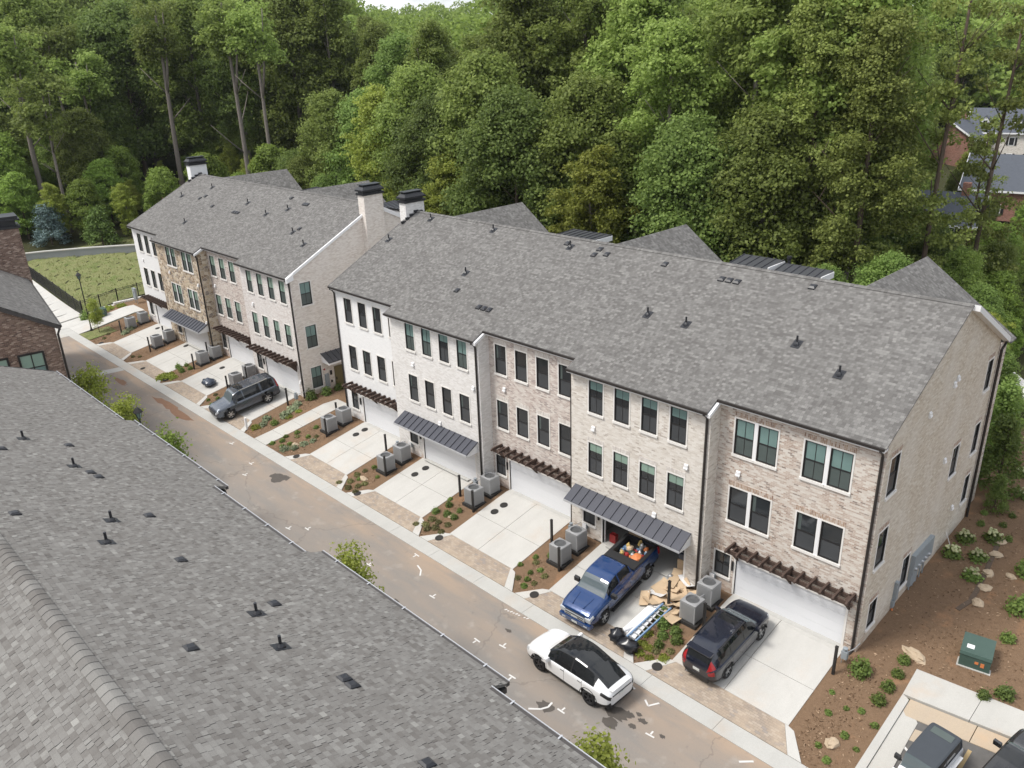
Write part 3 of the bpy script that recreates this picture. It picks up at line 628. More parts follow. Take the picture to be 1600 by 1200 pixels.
# ---- downspouts
downspout(A[5], -.14, 0, 9.98, -.02, (0, -.07), (0, -.4)); downspout(A[4], -7.62, -.8, 9.6, -.25, (0, -.07), (0, -.4)); downspout(A[2], -23.02, -.95, 9.5, -.25, (0, -.07), (0, -.4))
downspout(A[1], -38.6, -.25, 9.85, -.15, (0, -.07), (0, -.4)); downspout(B[4], -44.05, -.72, 9.6, -.2, (0, -.07), (0, -.4)); downspout(B[2], -58.95, -1.02, 9.5, -.2, (0, -.07), (0, -.4))
b = MB(); b.tube([(.08, 13.57, .7), (.08, 13.57, 10.4), (.2, 13.75, 10.85), (.25, 13.85, 11.0)], .07, 6); b.box(.0, .3, 13.8, 13.92, 10.9, 11.05); b.obj('downspout', M['bronze'], A[5], True)
b = MB(); b.box(-15.89, -15.85, -.83, -.77, -.2, 9.7); b.obj('corner_flashing', M['bronze'], A[4], True)
# ---- small fittings on the fronts
for root, x, y, z in ((A[5], -6.32, 0, 6.6), (A[4], -14.3, -.8, 6.66), (A[4], -8.6, -.8, 6.46), (A[4], -10.3, -.8, 3.12), (A[3], -21.63, -.1, 6.63), (A[2], -29.15, -.95, 6.58), (A[2], -23.4, -.95, 6.5), (A[2], -26.8, -.95, 3.14),
                      (B[4], -50.4, -.72, 6.5), (B[3], -58.1, -.2, 6.6), (B[2], -65.6, -1.02, 6.8), (B[2], -59.7, -1.02, 6.55), (B[1], -73.7, -.3, 6.6), (B[4], -44.4, -.72, 1.2), (B[2], -59.4, -1.02, 3.1)):
    wall_vent(root, x, y, z)
for k, root in list(A.items())+list(B.items()):       # dark strip lamp between low window and garage door
    pass
for root, x, y in ((A[5], -6.2, 0), (A[4], -13.88, -.8), (A[3], -21.62, -.1), (A[2], -28.98, -.95), (A[1], -36.78, -.25), (B[4], -50.05, -.72)):
    b = MB(); b.box(x-.04, x+.04, y-.09, y, 1.35, 1.85); b.obj('wall_lamp', M['black'], root, True)
# ---- roof vents read off the slope
def on(pts): return pts
vents(A[1], [(-38.0, 4.4), (-36.2, 7.0)], [])
vents(A[2], [(-29.6, 7.0), (-28.2, 3.1)], [(-27.5, 1.7)])
vents(A[2], [], [(-24.7, .95), (-24.25, .95), (-23.8, .95)])
vents(A[3], [(-22.5, 6.75)], [(-22.95, 7.0), (-20.4, 6.5), (-20.35, 7.0), (-19.6, 6.7)])
vents(A[4], [(-14.0, 3.2), (-11.6, 3.15)], [(-15.5, 6.75), (-11.7, 6.45), (-11.25, 6.45), (-10.8, 6.45)])
vents(A[5], [(-5.85, 3.5), (-3.3, 2.45)], [(-7.0, 7.0)])
vents(B[4], [(-46.3, 2.2), (-49.3, 3.1)], [(-49.0, 3.6)])
vents(B[3], [(-53.5, 5.3), (-55.6, 4.3)], [(-54.9, 6.6), (-52.2, 6.2), (-51.95, 6.2), (-51.7, 6.2)])
vents(B[2], [(-60.2, 5.1), (-66.0, 1.4)], [(-60.6, 3.8), (-60.2, 3.8), (-59.8, 3.8), (-65.0, 3.9)])
vents(B[1], [(-69.2, 6.1), (-72.5, 4.3)], [(-68.3, 4.9), (-68.8, 4.5)])
# ---- chimneys
def chimney(root, x0, x1, y0, y1, z0, z1, mat, flash=True):
    b = MB(); b.box(x0, x1, y0, y1, z0, z1); c = b.obj('chimney', M[mat], root, True)
    k = MB(); e = .1
    k.box(x0-e, x1+e, y0-e, y1+e, z1, z1+.16); k.box(x0+.04, x1-.04, y0+.04, y1-.04, z1+.16, z1+.3)
    k.box(x0-e-.04, x1+e+.04, y0-e-.04, y1+e+.04, z1+.3, z1+.42)
    xm, ym = (x0+x1)/2, (y0+y1)/2; zz = z1+.42
    lo = [(x0-e, y0-e, zz), (x1+e, y0-e, zz), (x1+e, y1+e, zz), (x0-e, y1+e, zz)]; hi = [(x0+.16, y0+.2, zz+.34), (x1-.16, y0+.2, zz+.34), (x1-.16, y1-.2, zz+.34), (x0+.16, y1-.2, zz+.34)]
    n = len(k.v); k.v += lo+hi; k.f += [(n+4, n+5, n+6, n+7)]+[(n+i, n+(i+1) % 4, n+4+(i+1) % 4, n+4+i) for i in range(4)]; k.mi += [0]*5
    k.box(x0+.02, x1-.02, y0+.02, y1-.02, zz+.33, zz+.38)
    k.obj('chimney_cap', M['flash'], c, True)
    return c
chimney(B[4], -44.15, -43.35, 6.25, 8.05, -.3, 14.95, 'brick_palegable')
chimney(A[1], -39.25, -38.5, 6.55, 8.3, -.3, 14.8, 'brick_white')
chimney(B[1], -75.75, -74.9, 6.7, 8.5, -.3, 15.05, 'paint_white')
for root, x, y0 in ((A[1], -38.5, 6.0), (B[1], -74.9, 6.2)):     # black stepped flashing where the slope meets the stack
    for i in range(6):
        y = y0+i*.42; b = MB(); b.box(x, x+.14, y, y+.36, roofz(y+.2)-.02, roofz(y+.2)+.16); b.obj('step_flashing', M['flash'], root, True)
# ---- rear metal porch roofs seen between the cross gables
def shed(root, x0, x1, y0, y1, z0, z1):
    b = MB(); b.prism([(x0, y0, z0), (x1, y0, z0), (x1, y1, z1), (x0, y1, z1)], (0, 0, .06), 0); n = int((x1-x0)/.45)
    for i in range(n+1):
        x = x0+(x1-x0-.04)*i/n; b.prism([(x, y0, z0+.06), (x+.04, y0, z0+.06), (x+.04, y1, z1+.06), (x, y1, z1+.06)], (0, 0, .05), 0)
    o = b.obj('porch_roof', M['roofmetal'], root, True)
    f = MB(); f.box(x1, x1+.06, y0, y1, z1-.35, z1+.0); f.box(x0, x1, y1, y1+.06, z1-.35, z1); f.obj('porch_fascia', M['white'], o, True)
    w = MB(); w.box(x0+.2, x1-.1, y0+.2, y1-.2, 8.5, z1-.36); w.obj('porch_wall', M['brick_white'], o, True)
shed(A[2], -30.2, -26.6, 13.6, 16.0, 12.2, 12.3); shed(A[4], -15.6, -12.9, 13.6, 15.6, 12.3, 12.55); shed(A[4], -12.6, -9.6, 13.6, 15.2, 12.25, 12.5); shed(B[4], -51.0, -47.0, 12.8, 14.8, 12.45, 12.6); shed(B[2], -66, -62, 13.6, 16, 12.2, 12.4)
for root, x, y in ((A[4], -12.5, 15.45), (B[2], -60.55, 14.0)):
    b = MB(); b.lathe([(.0, .75), (.16, .75), (.16, .6), (.1, .55), (.1, -1.4)], 10, 0, 'z', (x, y, 12.2)); b.obj('flue_pipe', M['flash'], root, True)
# ---- open garage interior of the cream house
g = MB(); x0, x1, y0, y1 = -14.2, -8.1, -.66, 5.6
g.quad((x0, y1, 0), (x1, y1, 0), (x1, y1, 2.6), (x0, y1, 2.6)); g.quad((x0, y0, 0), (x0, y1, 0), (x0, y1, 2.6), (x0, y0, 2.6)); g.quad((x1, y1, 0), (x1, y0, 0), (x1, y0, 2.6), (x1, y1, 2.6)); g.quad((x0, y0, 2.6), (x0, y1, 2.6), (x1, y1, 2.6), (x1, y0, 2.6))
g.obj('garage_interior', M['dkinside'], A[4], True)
g = MB(); g.box(x0, x1, y0-.14, y1, -.06, .004); g.obj('garage_floor', M['kerb'], A[4], True)
for p in range(2):
    b = MB(); xx = (-13.62, -8.5)[p]; b.box(xx, xx+.06, -.66, -.6, 0, 2.06); b.obj('door_track', M['white'], A[4], True)
# ---- side entrance on the far block's near gable
r_ = B[4]
b = MB(); b.box(-43.88, -43.83, 2.1, 3.05, -.25, 1.85); d_ = b.obj('side_door', M['doorolive'], r_, True)
b = MB(); b.box(-43.84, -43.76, 2.18, 2.24, .75, .95); b.obj('door_handle', M['black'], d_, True)
b = MB(); b.box(-43.9, -43.83, 1.7, 1.86, 1.25, 1.62); b.obj('wall_lantern', M['black'], r_, True)
b = MB(); b.box(-43.9, -43.84, 1.72, 1.84, .6, .78); b.obj('intercom', M['black'], r_, True)
b = MB(); b.box(-43.9, -43.72, 1.18, 1.5, .35, 1.45); b.tube([(-43.82, 1.34, -.5), (-43.82, 1.34, .4)], .04, 6); b.obj('electric_panel', M['elec'], r_, True)
b = MB(); b.lathe([(.0, .06), (.07, .05), (.09, 0)], 8, 0, 'x', (-43.9, 1.22, 1.85)); b.obj('alarm_bell', M['red'], r_, True)
b = MB(); b.prism([(-43.9, 1.05, 3.2), (-42.8, 1.05, 2.65), (-42.8, 3.4, 2.65), (-43.9, 3.4, 3.2)], (0, 0, .05), 0)
for i in range(6):
    y = 1.05+i*.46; b.prism([(-43.9, y, 3.25), (-42.8, y, 2.7), (-42.8, y+.04, 2.7), (-43.9, y+.04, 3.25)], (0, 0, .05), 0)
aw = b.obj('door_awning', M['roofmetal'], r_, True)
b = MB(); b.prism([(-43.9, 1.08, 3.18), (-43.9, 1.08, 2.5), (-42.86, 1.08, 2.5), (-42.86, 1.08, 2.64)], (0, .05, 0)); b.box(-42.86, -42.8, 1.08, 3.4, 2.5, 2.64); b.obj('awning_frame', M['white'], aw, True)
# ---- meters on the near gable
mbk = MB(); mbk.box(.0, .2, 5.45, 7.9, 1.25, 2.3); mp = mbk.obj('meter_bank', M['elec'], A[5], True)
mbk = MB(); mbk.box(.0, .16, 5.45, 6.2, .55, 1.24); mbk.obj('meter_box', M['elec'], mp, True)
for i in range(5):
    b = MB(); b.lathe([(.0, .3), (.07, .3), (.085, .2)], 10, 0, 'x', (0, 5.7+i*.42, 1.5)); b.obj('meter', M['galv'], mp, True)
    b = MB(); b.tube([(.08, 5.6+i*.42, 0.25), (.08, 5.6+i*.42, 1.26)], .035, 6); b.obj('conduit', M['elec'], mp, True)
b = MB(); b.box(.0, .16, 3.7, 3.95, .75, 1.7); e_ = b.obj('disconnect_box', M['elec'], A[5], True)
b = MB(); b.box(.0, .12, 3.6, 3.85, .35, .74); b.obj('cable_box', M['elec'], e_, True)
b = MB(); b.tube([(.07, 3.7, .3), (.1, 3.66, .05)], .05, 6); b.obj('orange_conduit', M['orange'], e_, True)
b = MB(); b.tube([(.05, 10.3, 1.3), (.35, 10.4, .52)], .025, 6); b.obj('drain_pipe', M['trim'], A[5], True)
# ------------------------------------------------------------------ near building (its roof fills the lower left)
CRY, CRZ, CS = -27.2, 13.08, .42
def crz(y): return CRZ - CS*abs(y-CRY)
near = thing('near_building', 'building with the big shingle roof sloping down to the street in the lower foreground', 'building', (-16, -27.2, -.94))
segs = [(-36.4, -27.0, -19.42), (-27.0, -17.75, -18.98), (-17.75, -11.2, -19.5), (-11.2, -2.25, -18.88), (-2.25, 9.0, -19.52)]
r = MB(); wl = MB()
for i, (a, b, e) in enumerate(segs):
    r.prism([(a, e, crz(e)-.1), (a, CRY, CRZ-.1), (b, CRY, CRZ-.1), (b, e, crz(e)-.1)], (0, 0, .09))
    wl.box(a+.05, b-.05, -35.2, e-.45, -1.2, crz(e-.45)-.3)
r.prism([(-36.4, CRY, CRZ-.1), (-36.4, -36, crz(-36)-.1), (9, -36, crz(-36)-.1), (9, CRY, CRZ-.1)], (0, 0, .09))
croof = r.obj('roof', M['shingle'], near, True); wl.obj('wall', M['brick_cream'], near, True)
for i, (a, b, e) in enumerate(segs):
    g = MB(); g.box(a, b, e-.005, e+.1, crz(e)-.14, crz(e)-.015); g.obj('gutter', M['fascia'], near, True)
    n = int((b-a)/1.5)
    g = MB(); g.box(a, b, e+.09, e+.112, crz(e)-.03, crz(e)+.008)
    for k in range(n): x = a+(k+.5)*(b-a)/n; g.box(x-.02, x+.02, e-.12, e+.13, crz(e)-.005, crz(e)+.02)
    g.obj('gutter_edge', M['gutterlite'], near, True)
    f = MB(); f.box(a, b, e-.4, e-.01, crz(e)-.32, crz(e)-.16); f.obj('soffit', M['fascia'], near, True)
g = MB(); g.prism([(-36.4, -19.42, crz(-19.42)-.3), (-36.4, -19.42, crz(-19.42)+.02), (-36.4, CRY, CRZ+.02), (-36.4, CRY, CRZ-.3)], (-.06, 0, 0)); g.obj('rake_trim', M['fascia'], near, True)
# laminated shingle tabs: every tab its own raised piece
cam_p = np.array([9.97, -30.19, 24.93])
def tab_rows():
    out = []
    for side in (0, 1):
        ymax = 8.6/1.0 if side == 0 else 4.6
        row = 0; s0 = .0; hstep = .143; slope = math.sqrt(1+CS*CS)
        nrow = int(ymax*slope/hstep)
        for rI in range(nrow):
            t0 = rI*hstep/slope; t1 = (rI+1)*hstep/slope            # horizontal distance from the ridge
            xr = (-36.4, 9.0) if side == 0 else (-16.0, 3.0)
            x = xr[0]+RNG.random()*.3
            xs = []
            while x < xr[1]:
                w = .075+.12*RNG.random(); xs.append((x, min(x+w, xr[1]))); x += w + (0 if RNG.random() < .5 else .02*RNG.random())
            for (xa, xb) in xs:
                if side == 0:
                    e = next((q[2] for q in segs if q[0] <= (xa+xb)/2 < q[1]), -19.5)
                    if CRY+t1 > e+.02: continue
                    out.append((xa, xb, CRY+t0, CRY+t1))
                else: out.append((xa, xb, CRY-t0, CRY-t1))
    return out
tabs = tab_rows()
tone = np.clip(RNG.normal(.5, .155, len(tabs)), 0, 1)
def tab_geo(xa, xb, ya, yb, th):
    za, zb = crz(ya), crz(yb); lift = .006
    top = [(xa, ya, za+lift), (xa, yb, zb+lift+th), (xb, yb, zb+lift+th), (xb, ya, za+lift)]
    return top, [(xa, yb, zb-.004), (xb, yb, zb-.004), (xb, ya, za-.004), (xa, ya, za-.004)]
def shingle_tab_mat(name, source):
    k = NT(name)
    if source == 'attr': a = k.n("ShaderNodeAttribute", attribute_name='tone'); f = a.outputs['Fac']
    else: a = k.n("ShaderNodeObjectInfo"); f = k.math('ADD', k.math('MULTIPLY', a.outputs['Random'], .6), .2)
    c = k.ramp(f, [(0., (.118, .11, .103)), (.25, (.14, .132, .123)), (.5, (.172, .165, .155)), (.72, (.205, .199, .187)), (1., (.265, .26, .243))])
    big = k.noise(.4, 4, .6); c = k.mix(.14, c, k.ramp(big, [(.3, .4), (.7, .6)]), 'OVERLAY')
    c = k.mix(.22, c, k.ramp(k.noise(80, 2), [(.3, .15), (.7, .85)]), 'OVERLAY')
    k.col(c, .95, 0, .12); return k.m
m_many, m_one = shingle_tab_mat('shingle_tab', 'attr'), shingle_tab_mat('shingle_tab_single', 'obj')
dist = [np.linalg.norm(np.array([(t[0]+t[1])/2, (t[2]+t[3])/2, 12.6])-cam_p)+(0 if (-11 < t[0] < 1.5) else 50) for t in tabs]
# tabs really in view first: those below the bottom edge of the picture are not
vis = []
cm_i = cam.matrix_world.inverted(); fpx = 28.374/36*1600
for i, t in enumerate(tabs):
    q = cm_i @ Vector(((t[0]+t[1])/2, (t[2]+t[3])/2, crz((t[2]+t[3])/2)))
    px, py = 800+fpx*q.x/-q.z, 600-fpx*q.y/-q.z
    vis.append(20 < px < 1580 and 20 < py < 1195)
order = sorted([i for i in range(len(tabs)) if vis[i]], key=lambda i: dist[i]); single = set(order[:297])
v, f, tn = [], [], []
protos = []
for k_ in range(3):
    mb = MB(); w = (.09, .135, .18)[k_]; h = .143/math.sqrt(1+CS*CS)
    mb.quad((0, 0, .006), (0, h, -CS*h+.018), (w, h, -CS*h+.018), (w, 0, .006)); mb.f[-1] = mb.f[-1][::-1]
    mb.quad((0, h, -CS*h+.018), (0, h, -CS*h-.004), (w, h, -CS*h-.004), (w, h, -CS*h+.018)); mb.f[-1] = mb.f[-1][::-1]
    mb.quad((0, 0, -.004), (0, h, -CS*h-.004), (0, h, -CS*h+.018), (0, 0, .006)); mb.quad((w, 0, .006), (w, h, -CS*h+.018), (w, h, -CS*h-.004), (w, 0, -.004))
    protos.append((w, mb.mesh('shingle', m_one)))
for i, (xa, xb, ya, yb) in enumerate(tabs):
    if i in single:
        w = xb-xa; pw, pm = min(protos, key=lambda p: abs(p[0]-w))
        o = link('shingle', pm); hang(o, croof, True)
        if yb > ya: o.location = (xa, ya, crz(ya)); o.scale = (w/pw, 1, 1)
        else: o.location = (xb, ya, crz(ya)); o.rotation_euler = (0, 0, math.pi); o.scale = (w/pw, 1, 1)
        continue
    th = .006+.012*RNG.random(); top, bot = tab_geo(xa, xb, ya, yb, th); n = len(v); v += top+bot
    q = [(n+3, n+2, n+1, n), (n+2, n+5, n+4, n+1), (n+1, n+4, n+7, n), (n+3, n+6, n+5, n+2)]
    f += q if yb > ya else [z[::-1] for z in q]; tn += [tone[i]]*4
me = bpy.data.meshes.new('shingles'); me.from_pydata(v, [], f); me.materials.append(m_many)
at = me.attributes.new('tone', 'FLOAT', 'FACE'); at.data.foreach_set('value', tn)
o = link('shingles', me); hang(o, croof, True); stuff(o)
# ridge caps: overlapping bent shingles
cap = MB(); n = 6
for j in range(n):
    a0, a1 = -1+2*j/n, -1+2*(j+1)/n; zf_ = lambda a: .045-.42*.19*abs(a)**1.5
    cap.quad((0, a0*.19, zf_(a0)), (.34, a0*.19, zf_(a0)+.018), (.34, a1*.19, zf_(a1)+.018), (0, a1*.19, zf_(a1))); cap.quad((.34, a0*.19, zf_(a0)+.018), (.34, a0*.19, zf_(a0)-.03), (.34, a1*.19, zf_(a1)-.03), (.34, a1*.19, zf_(a1)+.018))
capm = cap.mesh('ridge_cap', m_one)
x = -16.0
while x < 4:
    o = link('ridge_cap', capm); hang(o, croof, True); o.location = (x, CRY, CRZ-.005); x += .29
for x, y in ((-23.3, -24.1), (-20.0, -23.4), (-14.6, -24.0), (-12.9, -24.7), (-7.6, -22.9), (-5.8, -23.2), (.1, -23.2)): vent_pipe(near, x, y, crz, .85)
for x, y in ((-22.6, -22.8), (-19.3, -23.1), (-18.8, -23.0), (-21.9, -25.1), (-14.9, -22.8), (-15.4, -26.3), (-11.3, -23.3), (-8.0, -22.2), (-6.4, -25.1), (-3.95, -22.6), (-3.62, -22.6), (-.45, -22.9)): roof_vent(near, x, y, crz, .85)

# ------------------------------------------------------------------ brown brick building at the left edge (turned about nine degrees)
far = thing('brick_building', 'dark brown brick building with tall chimney at the left edge', 'building', (-45.8, -16.25, -.94), R(-9.0))
def F(mb, name, mat, par=None): o = mb.obj(name, M[mat]); o.parent = par or far; return o
# local axes: +x out of the gable towards the viewer, -y along the gable up to the ridge
ez, ps = 10.6, .62                         # eave height above the base, pitch
hw_ = 7.0
def dz(y): return ez+ps*min(-y, 2*hw_+y) if True else 0
b = MB(); b.box(-30, -.25, -2*hw_+.3, -.3, 0, ez-.2); b.poly([(-.25, -.3, ez-.2), (-.25, -.3, ez-.05), (-.25, -hw_, ez+ps*hw_-.2), (-.25, -2*hw_+.3, ez-.05), (-.25, -2*hw_+.3, ez-.2)][::-1]); F(b, 'wall', 'brick_brown')
b = MB(); b.prism([(-30, 0, ez-.1), (0, 0, ez-.1), (0, -hw_, ez+ps*hw_-.1), (-30, -hw_, ez+ps*hw_-.1)][::-1], (0, 0, .1)); b.prism([(-30, -hw_, ez+ps*hw_-.1), (0, -hw_, ez+ps*hw_-.1), (0, -2*hw_, ez-.1), (-30, -2*hw_, ez-.1)][::-1], (0, 0, .1)); dr = F(b, 'roof', 'shingle')
b = MB(); b.prism([(0, 0, ez-.34), (0, 0, ez-.02), (0, -hw_, ez+ps*hw_-.02), (0, -hw_, ez+ps*hw_-.34)], (-.06, 0, 0)); b.prism([(-.06, .0, ez-.34), (-.25, .0, ez-.34), (-.25, -hw_, ez+ps*hw_-.34), (-.06, -hw_, ez+ps*hw_-.34)], (0, 0, .06)); F(b, 'rake_trim', 'fascia')
b = MB(); b.box(-30, 0, 0, .1, ez-.16, ez-.03); F(b, 'gutter', 'bronze')
b = MB(); b.tube([(-.12, -.22, .2), (-.12, -.22, ez-.6), (-.1, -.05, ez-.25), (-.1, .05, ez-.1)], .07, 6); F(b, 'downspout', 'bronze')
b = MB(); b.box(-17, -15.2, -2.2, .25, 0, 14.6); ch = F(b, 'chimney', 'brick_brown', None)
b = MB(); b.box(-17.15, -15.05, -2.35, .4, 14.6, 14.78); b.box(-16.9, -15.3, -2.1, .15, 14.78, 15.2); b.box(-17.2, -15.0, -2.4, .45, 15.2, 15.32); b.prism([(-17.1, -2.3, 15.32), (-15.1, -2.3, 15.32), (-15.1, .35, 15.32), (-17.1, .35, 15.32)], (0, 0, .2)); o = b.obj('chimney_cap', M['flash']); o.parent = ch
for y0, z0 in ((-2.75, 7.35), (-4.75, 7.35)):   # window with white blinds, dark frame
    f_ = MB(); w, h = 1.5, 1.75
    f_.box(-.22, -.16, y0, y0+.12, z0, z0+h); f_.box(-.22, -.16, y0+w-.12, y0+w, z0, z0+h); f_.box(-.22, -.16, y0+.12, y0+w-.12, z0, z0+.1); f_.box(-.22, -.16, y0+.12, y0+w-.12, z0+h-.12, z0+h); f_.box(-.22, -.17, y0+w/2-.03, y0+w/2+.03, z0+.1, z0+h-.12); f_.box(-.22, -.17, y0+.12, y0+w-.12, z0+h*.42, z0+h*.42+.06)
    wd = F(f_, 'window', 'black')
    for k in range(2):
        p = MB(); zz0, zz1 = (z0+.1, z0+h*.42) if k == 0 else (z0+h*.42+.06, z0+h-.12); p.quad((-.2, y0+.12, zz0), (-.2, y0+w-.12, zz0), (-.2, y0+w-.12, zz1), (-.2, y0+.12, zz1)); o = p.obj('pane', M['g_shade' if k == 0 else 'g_green']); o.parent = wd
    p = MB(); p.box(-.25, -.12, y0-.15, y0+w+.15, z0-.12, z0); o = p.obj('sill', M['brick_brown']); o.parent = wd

# ------------------------------------------------------------------ terrain
def sstep(a, b, t): t = min(1, max(0, (t-a)/(b-a))); return t*t*(3-2*t)
def H(x, y):
    if y < 0: h = gz(y)
    else: h = .055*min(y, 16)
    if y > 16: h += min(y-16, 70)*(.075*sstep(-30, -75, x) - .03*sstep(-45, -20, x))
    if x < -86: h += sstep(-86, -108, x)*.95*(1 if y > -3.5 else sstep(-7, -3.5, y))
    if x < -112: h += min(-112-x, 80)*.085
    d = math.hypot(x-10, y+30)
    if d > 170: h = max(h, -6) + (min(d, 560)-170)*.068 - max(0, d-620)*.03
    return max(-5.5, min(h, 130))
xs = sorted(set([-1500, -1200, -900, -700, -560, -460, -380, -320, -270, -230]+list(range(-200, -120, 8))+list(range(-120, 40, 2))+[44, 52, 64, 80, 110, 150, 220, 320, 500]))
ys = sorted(set([-300, -200, -140, -100, -70, -50, -40, -32, -26]+[v*.5 for v in range(-44, 40)]+list(range(20, 60, 2))+list(range(60, 140, 6))+[150, 165, 180, 200, 230, 270, 320, 380, 460, 560, 700, 900, 1200, 1500]))
v = [(x, y, H(x, y)-.06) for y in ys for x in xs]; nx = len(xs)
f = [(j*nx+i, j*nx+i+1, (j+1)*nx+i+1, (j+1)*nx+i) for j in range(len(ys)-1) for i in range(nx-1)]
me = bpy.data.meshes.new('ground'); me.from_pydata(v, [], f); me.materials.append(M['forestfloor'])
for p in me.polygons: p.use_smooth = True
struct(link('ground', me))
def sheet(name, x0, x1, y0, y1, mat, lift, nxy=None, fn=None, parent=None, clip=None):
    fn = fn or (lambda x, y: gz(y)); stx = max(1, int((x1-x0)/1.0)); 
    yl = sorted({y0, y1} | {q for q in (-6.0, -.5, 0., 16.) if y0 < q < y1} | {y0+(y1-y0)*k/12 for k in range(13)}); xl = [x0+(x1-x0)*k/stx for k in range(stx+1)]
    v = [(x, y, fn(x, y)+lift) for y in yl for x in xl]; n = len(xl)
    me = bpy.data.meshes.new(name); me.from_pydata(v, [], [(j*n+i, j*n+i+1, (j+1)*n+i+1, (j+1)*n+i) for j in range(len(yl)-1) for i in range(n-1)])
    me.materials.append(M[mat]); o = link(name, me); hang(o, parent, True); return o
def slab(name, pts, mat, lift, parent=None, th=.08, label=None):
    """flat slab following the drive's slope: pts (x,y) counter-clockwise"""
    b = MB(); n = len(pts)
    t = [(x, y, gz(y)+lift) for x, y in pts]; b.v += t+[(x, y, z-th) for x, y, z in t]
    b.f.append(tuple(range(n))); b.mi.append(0)
    for i in range(n): j = (i+1) % n; b.f.append((i, n+i, n+j, j)); b.mi.append(0)
    o = b.obj(name, M[mat], parent, True); return o
struct(sheet('planting_bed', -79.0, 1.2, -6.36, -.06, 'mulch', -.012))
struct(sheet('side_yard', 1.2, 2.44, -6.36, .62, 'mulch', -.012, fn=yardz)); struct(sheet('side_yard', 1.2, 30, .62, 34, 'mulch', -.012, fn=yardz)); struct(sheet('side_yard', -1, 1.2, -3.2, 30, 'mulch', -.008, fn=yardz))
struct(sheet('side_yard', -43.9, -38.75, -.06, 16, 'mulch', -.012, fn=yardz))
struct(sheet('planting_bed', -84.6, -82.4, -3.92, -.06, 'mulch', -.01)); struct(slab('path_apron', [(-84.6, -7.28), (-82.42, -6.34), (-82.42, -3.95), (-84.6, -3.95)], 'concrete', .02, None))
struct(sheet('planting_bed', -85, -75.25, -.06, 9, 'mulch', -.02, fn=yardz))
road = struct(sheet('road', -84.5, 40, -14.3, -7.24, 'asphalt', .004, fn=lambda x, y: -.965))
struct(sheet('far_verge', -84.5, 40, -22, -14.3, 'mulch', .0, fn=lambda x, y: -.94))
fld = MB()
NXF, NYF = 40, 36
for j in range(NYF+1):
    for i in range(NXF+1):
        u, w = i/NXF, j/NYF
        x = -85.2-u*28; y = (-3.9+u*1.2)+w*(17.5)
        fld.v.append((x, y, H(x, y)+.02+.1*math.sin(x*1.7+y)*math.sin(y*1.3)*min(1, u*6)))
for j in range(NYF):
    for i in range(NXF): a = j*(NXF+1)+i; fld.f.append((a, a+NXF+1, a+NXF+2, a+1)); fld.mi.append(0)
o = fld.obj('grass_field', M['field'], None, smooth=True); struct(o)
# kerb band of concrete slabs
kerb = struct(link('kerb'))
kb = MB(); kb.box(0, 3.62, -.9, 0, -.1, 0); km = kb.mesh('kerb_slab', M['kerb'])
for i in range(26):
    o = link('kerb_slab', km); hang(o, kerb, True); o.location = (-82.6+i*3.636, -6.36, -.93)
# drives
drive_spec = {('A', 1): (-36.5, -31.95), ('A', 2): (-28.95, -24.0), ('A', 3): (-21.45, -16.3), ('A', 4): (-13.65, -8.5), ('A', 5): (-6.05, -.42),
              ('B', 1): (-73.1, -68.45), ('B', 2): (-65.1, -60.2), ('B', 3): (-57.4, -52.4), ('B', 4): (-49.75, -44.9)}
WHOSE = {('A', 1): 'smooth white house', ('A', 2): 'white brick house', ('A', 3): 'pinkish near house', ('A', 4): 'cream house', ('A', 5): 'mottled brown end house',
         ('B', 1): 'far white end house', ('B', 2): 'stone faced house', ('B', 3): 'pinkish far house', ('B', 4): 'pale far house'}
for (blk, k), (p0, p1) in drive_spec.items():
    yf = {5: 0, 4: -.8, 3: -.1, 2: -.95, 1: -.25}[k] if blk == 'A' else {4: -.72, 3: -.2, 2: -1.02, 1: -.3}[k]
    d = struct(link('driveway')); d.location = ((p0+p1)/2, -3, gz(-3))
    xm = (p0+p1)/2-.15; ym = -2.95; j = .012; yt = yf+.1
    for (xa, xb, ya, yb) in ((p0, xm-j, ym+j, yt), (xm+j, p1, ym+j, yt), (p0, xm-j, -5.1, ym-j), (xm+j, p1, -5.1, ym-j)):
        pts = [(xa, ya), (xb, ya), (xb, yb), (xa, yb)]
        if ya < -.5 < yb: pts = [(xa, ya), (xb, ya), (xb, -.5), (xb, yb), (xa, yb), (xa, -.5)]
        slab('concrete_slab', pts, 'concrete', .02, d)
    t = MB(); t.box(p0+.4, p1-.25, yt-.32, yt-.3+.42, .0, .028); t.obj('threshold', M['kerb'], d, True)
    bx0, bx1 = p0-.55, p1+.62
    slab('paver_apron', [(bx0, -6.34), (bx1, -6.34), (p1-.15, -5.11), (p0+.2, -5.11)], 'paver', .018, d)
    slab('apron_edge', [(p0-1.25, -6.34), (bx0-.01, -6.34), (p0+.19, -5.11), (p0, -5.11), (p0-.32, -5.25)], 'concrete', .024, d)
    slab('apron_edge', [(bx1+.01, -6.34), (p1+1.2, -6.34), (p1+.3, -5.2), (p1, -5.11), (p1-.14, -5.11)], 'concrete', .024, d)
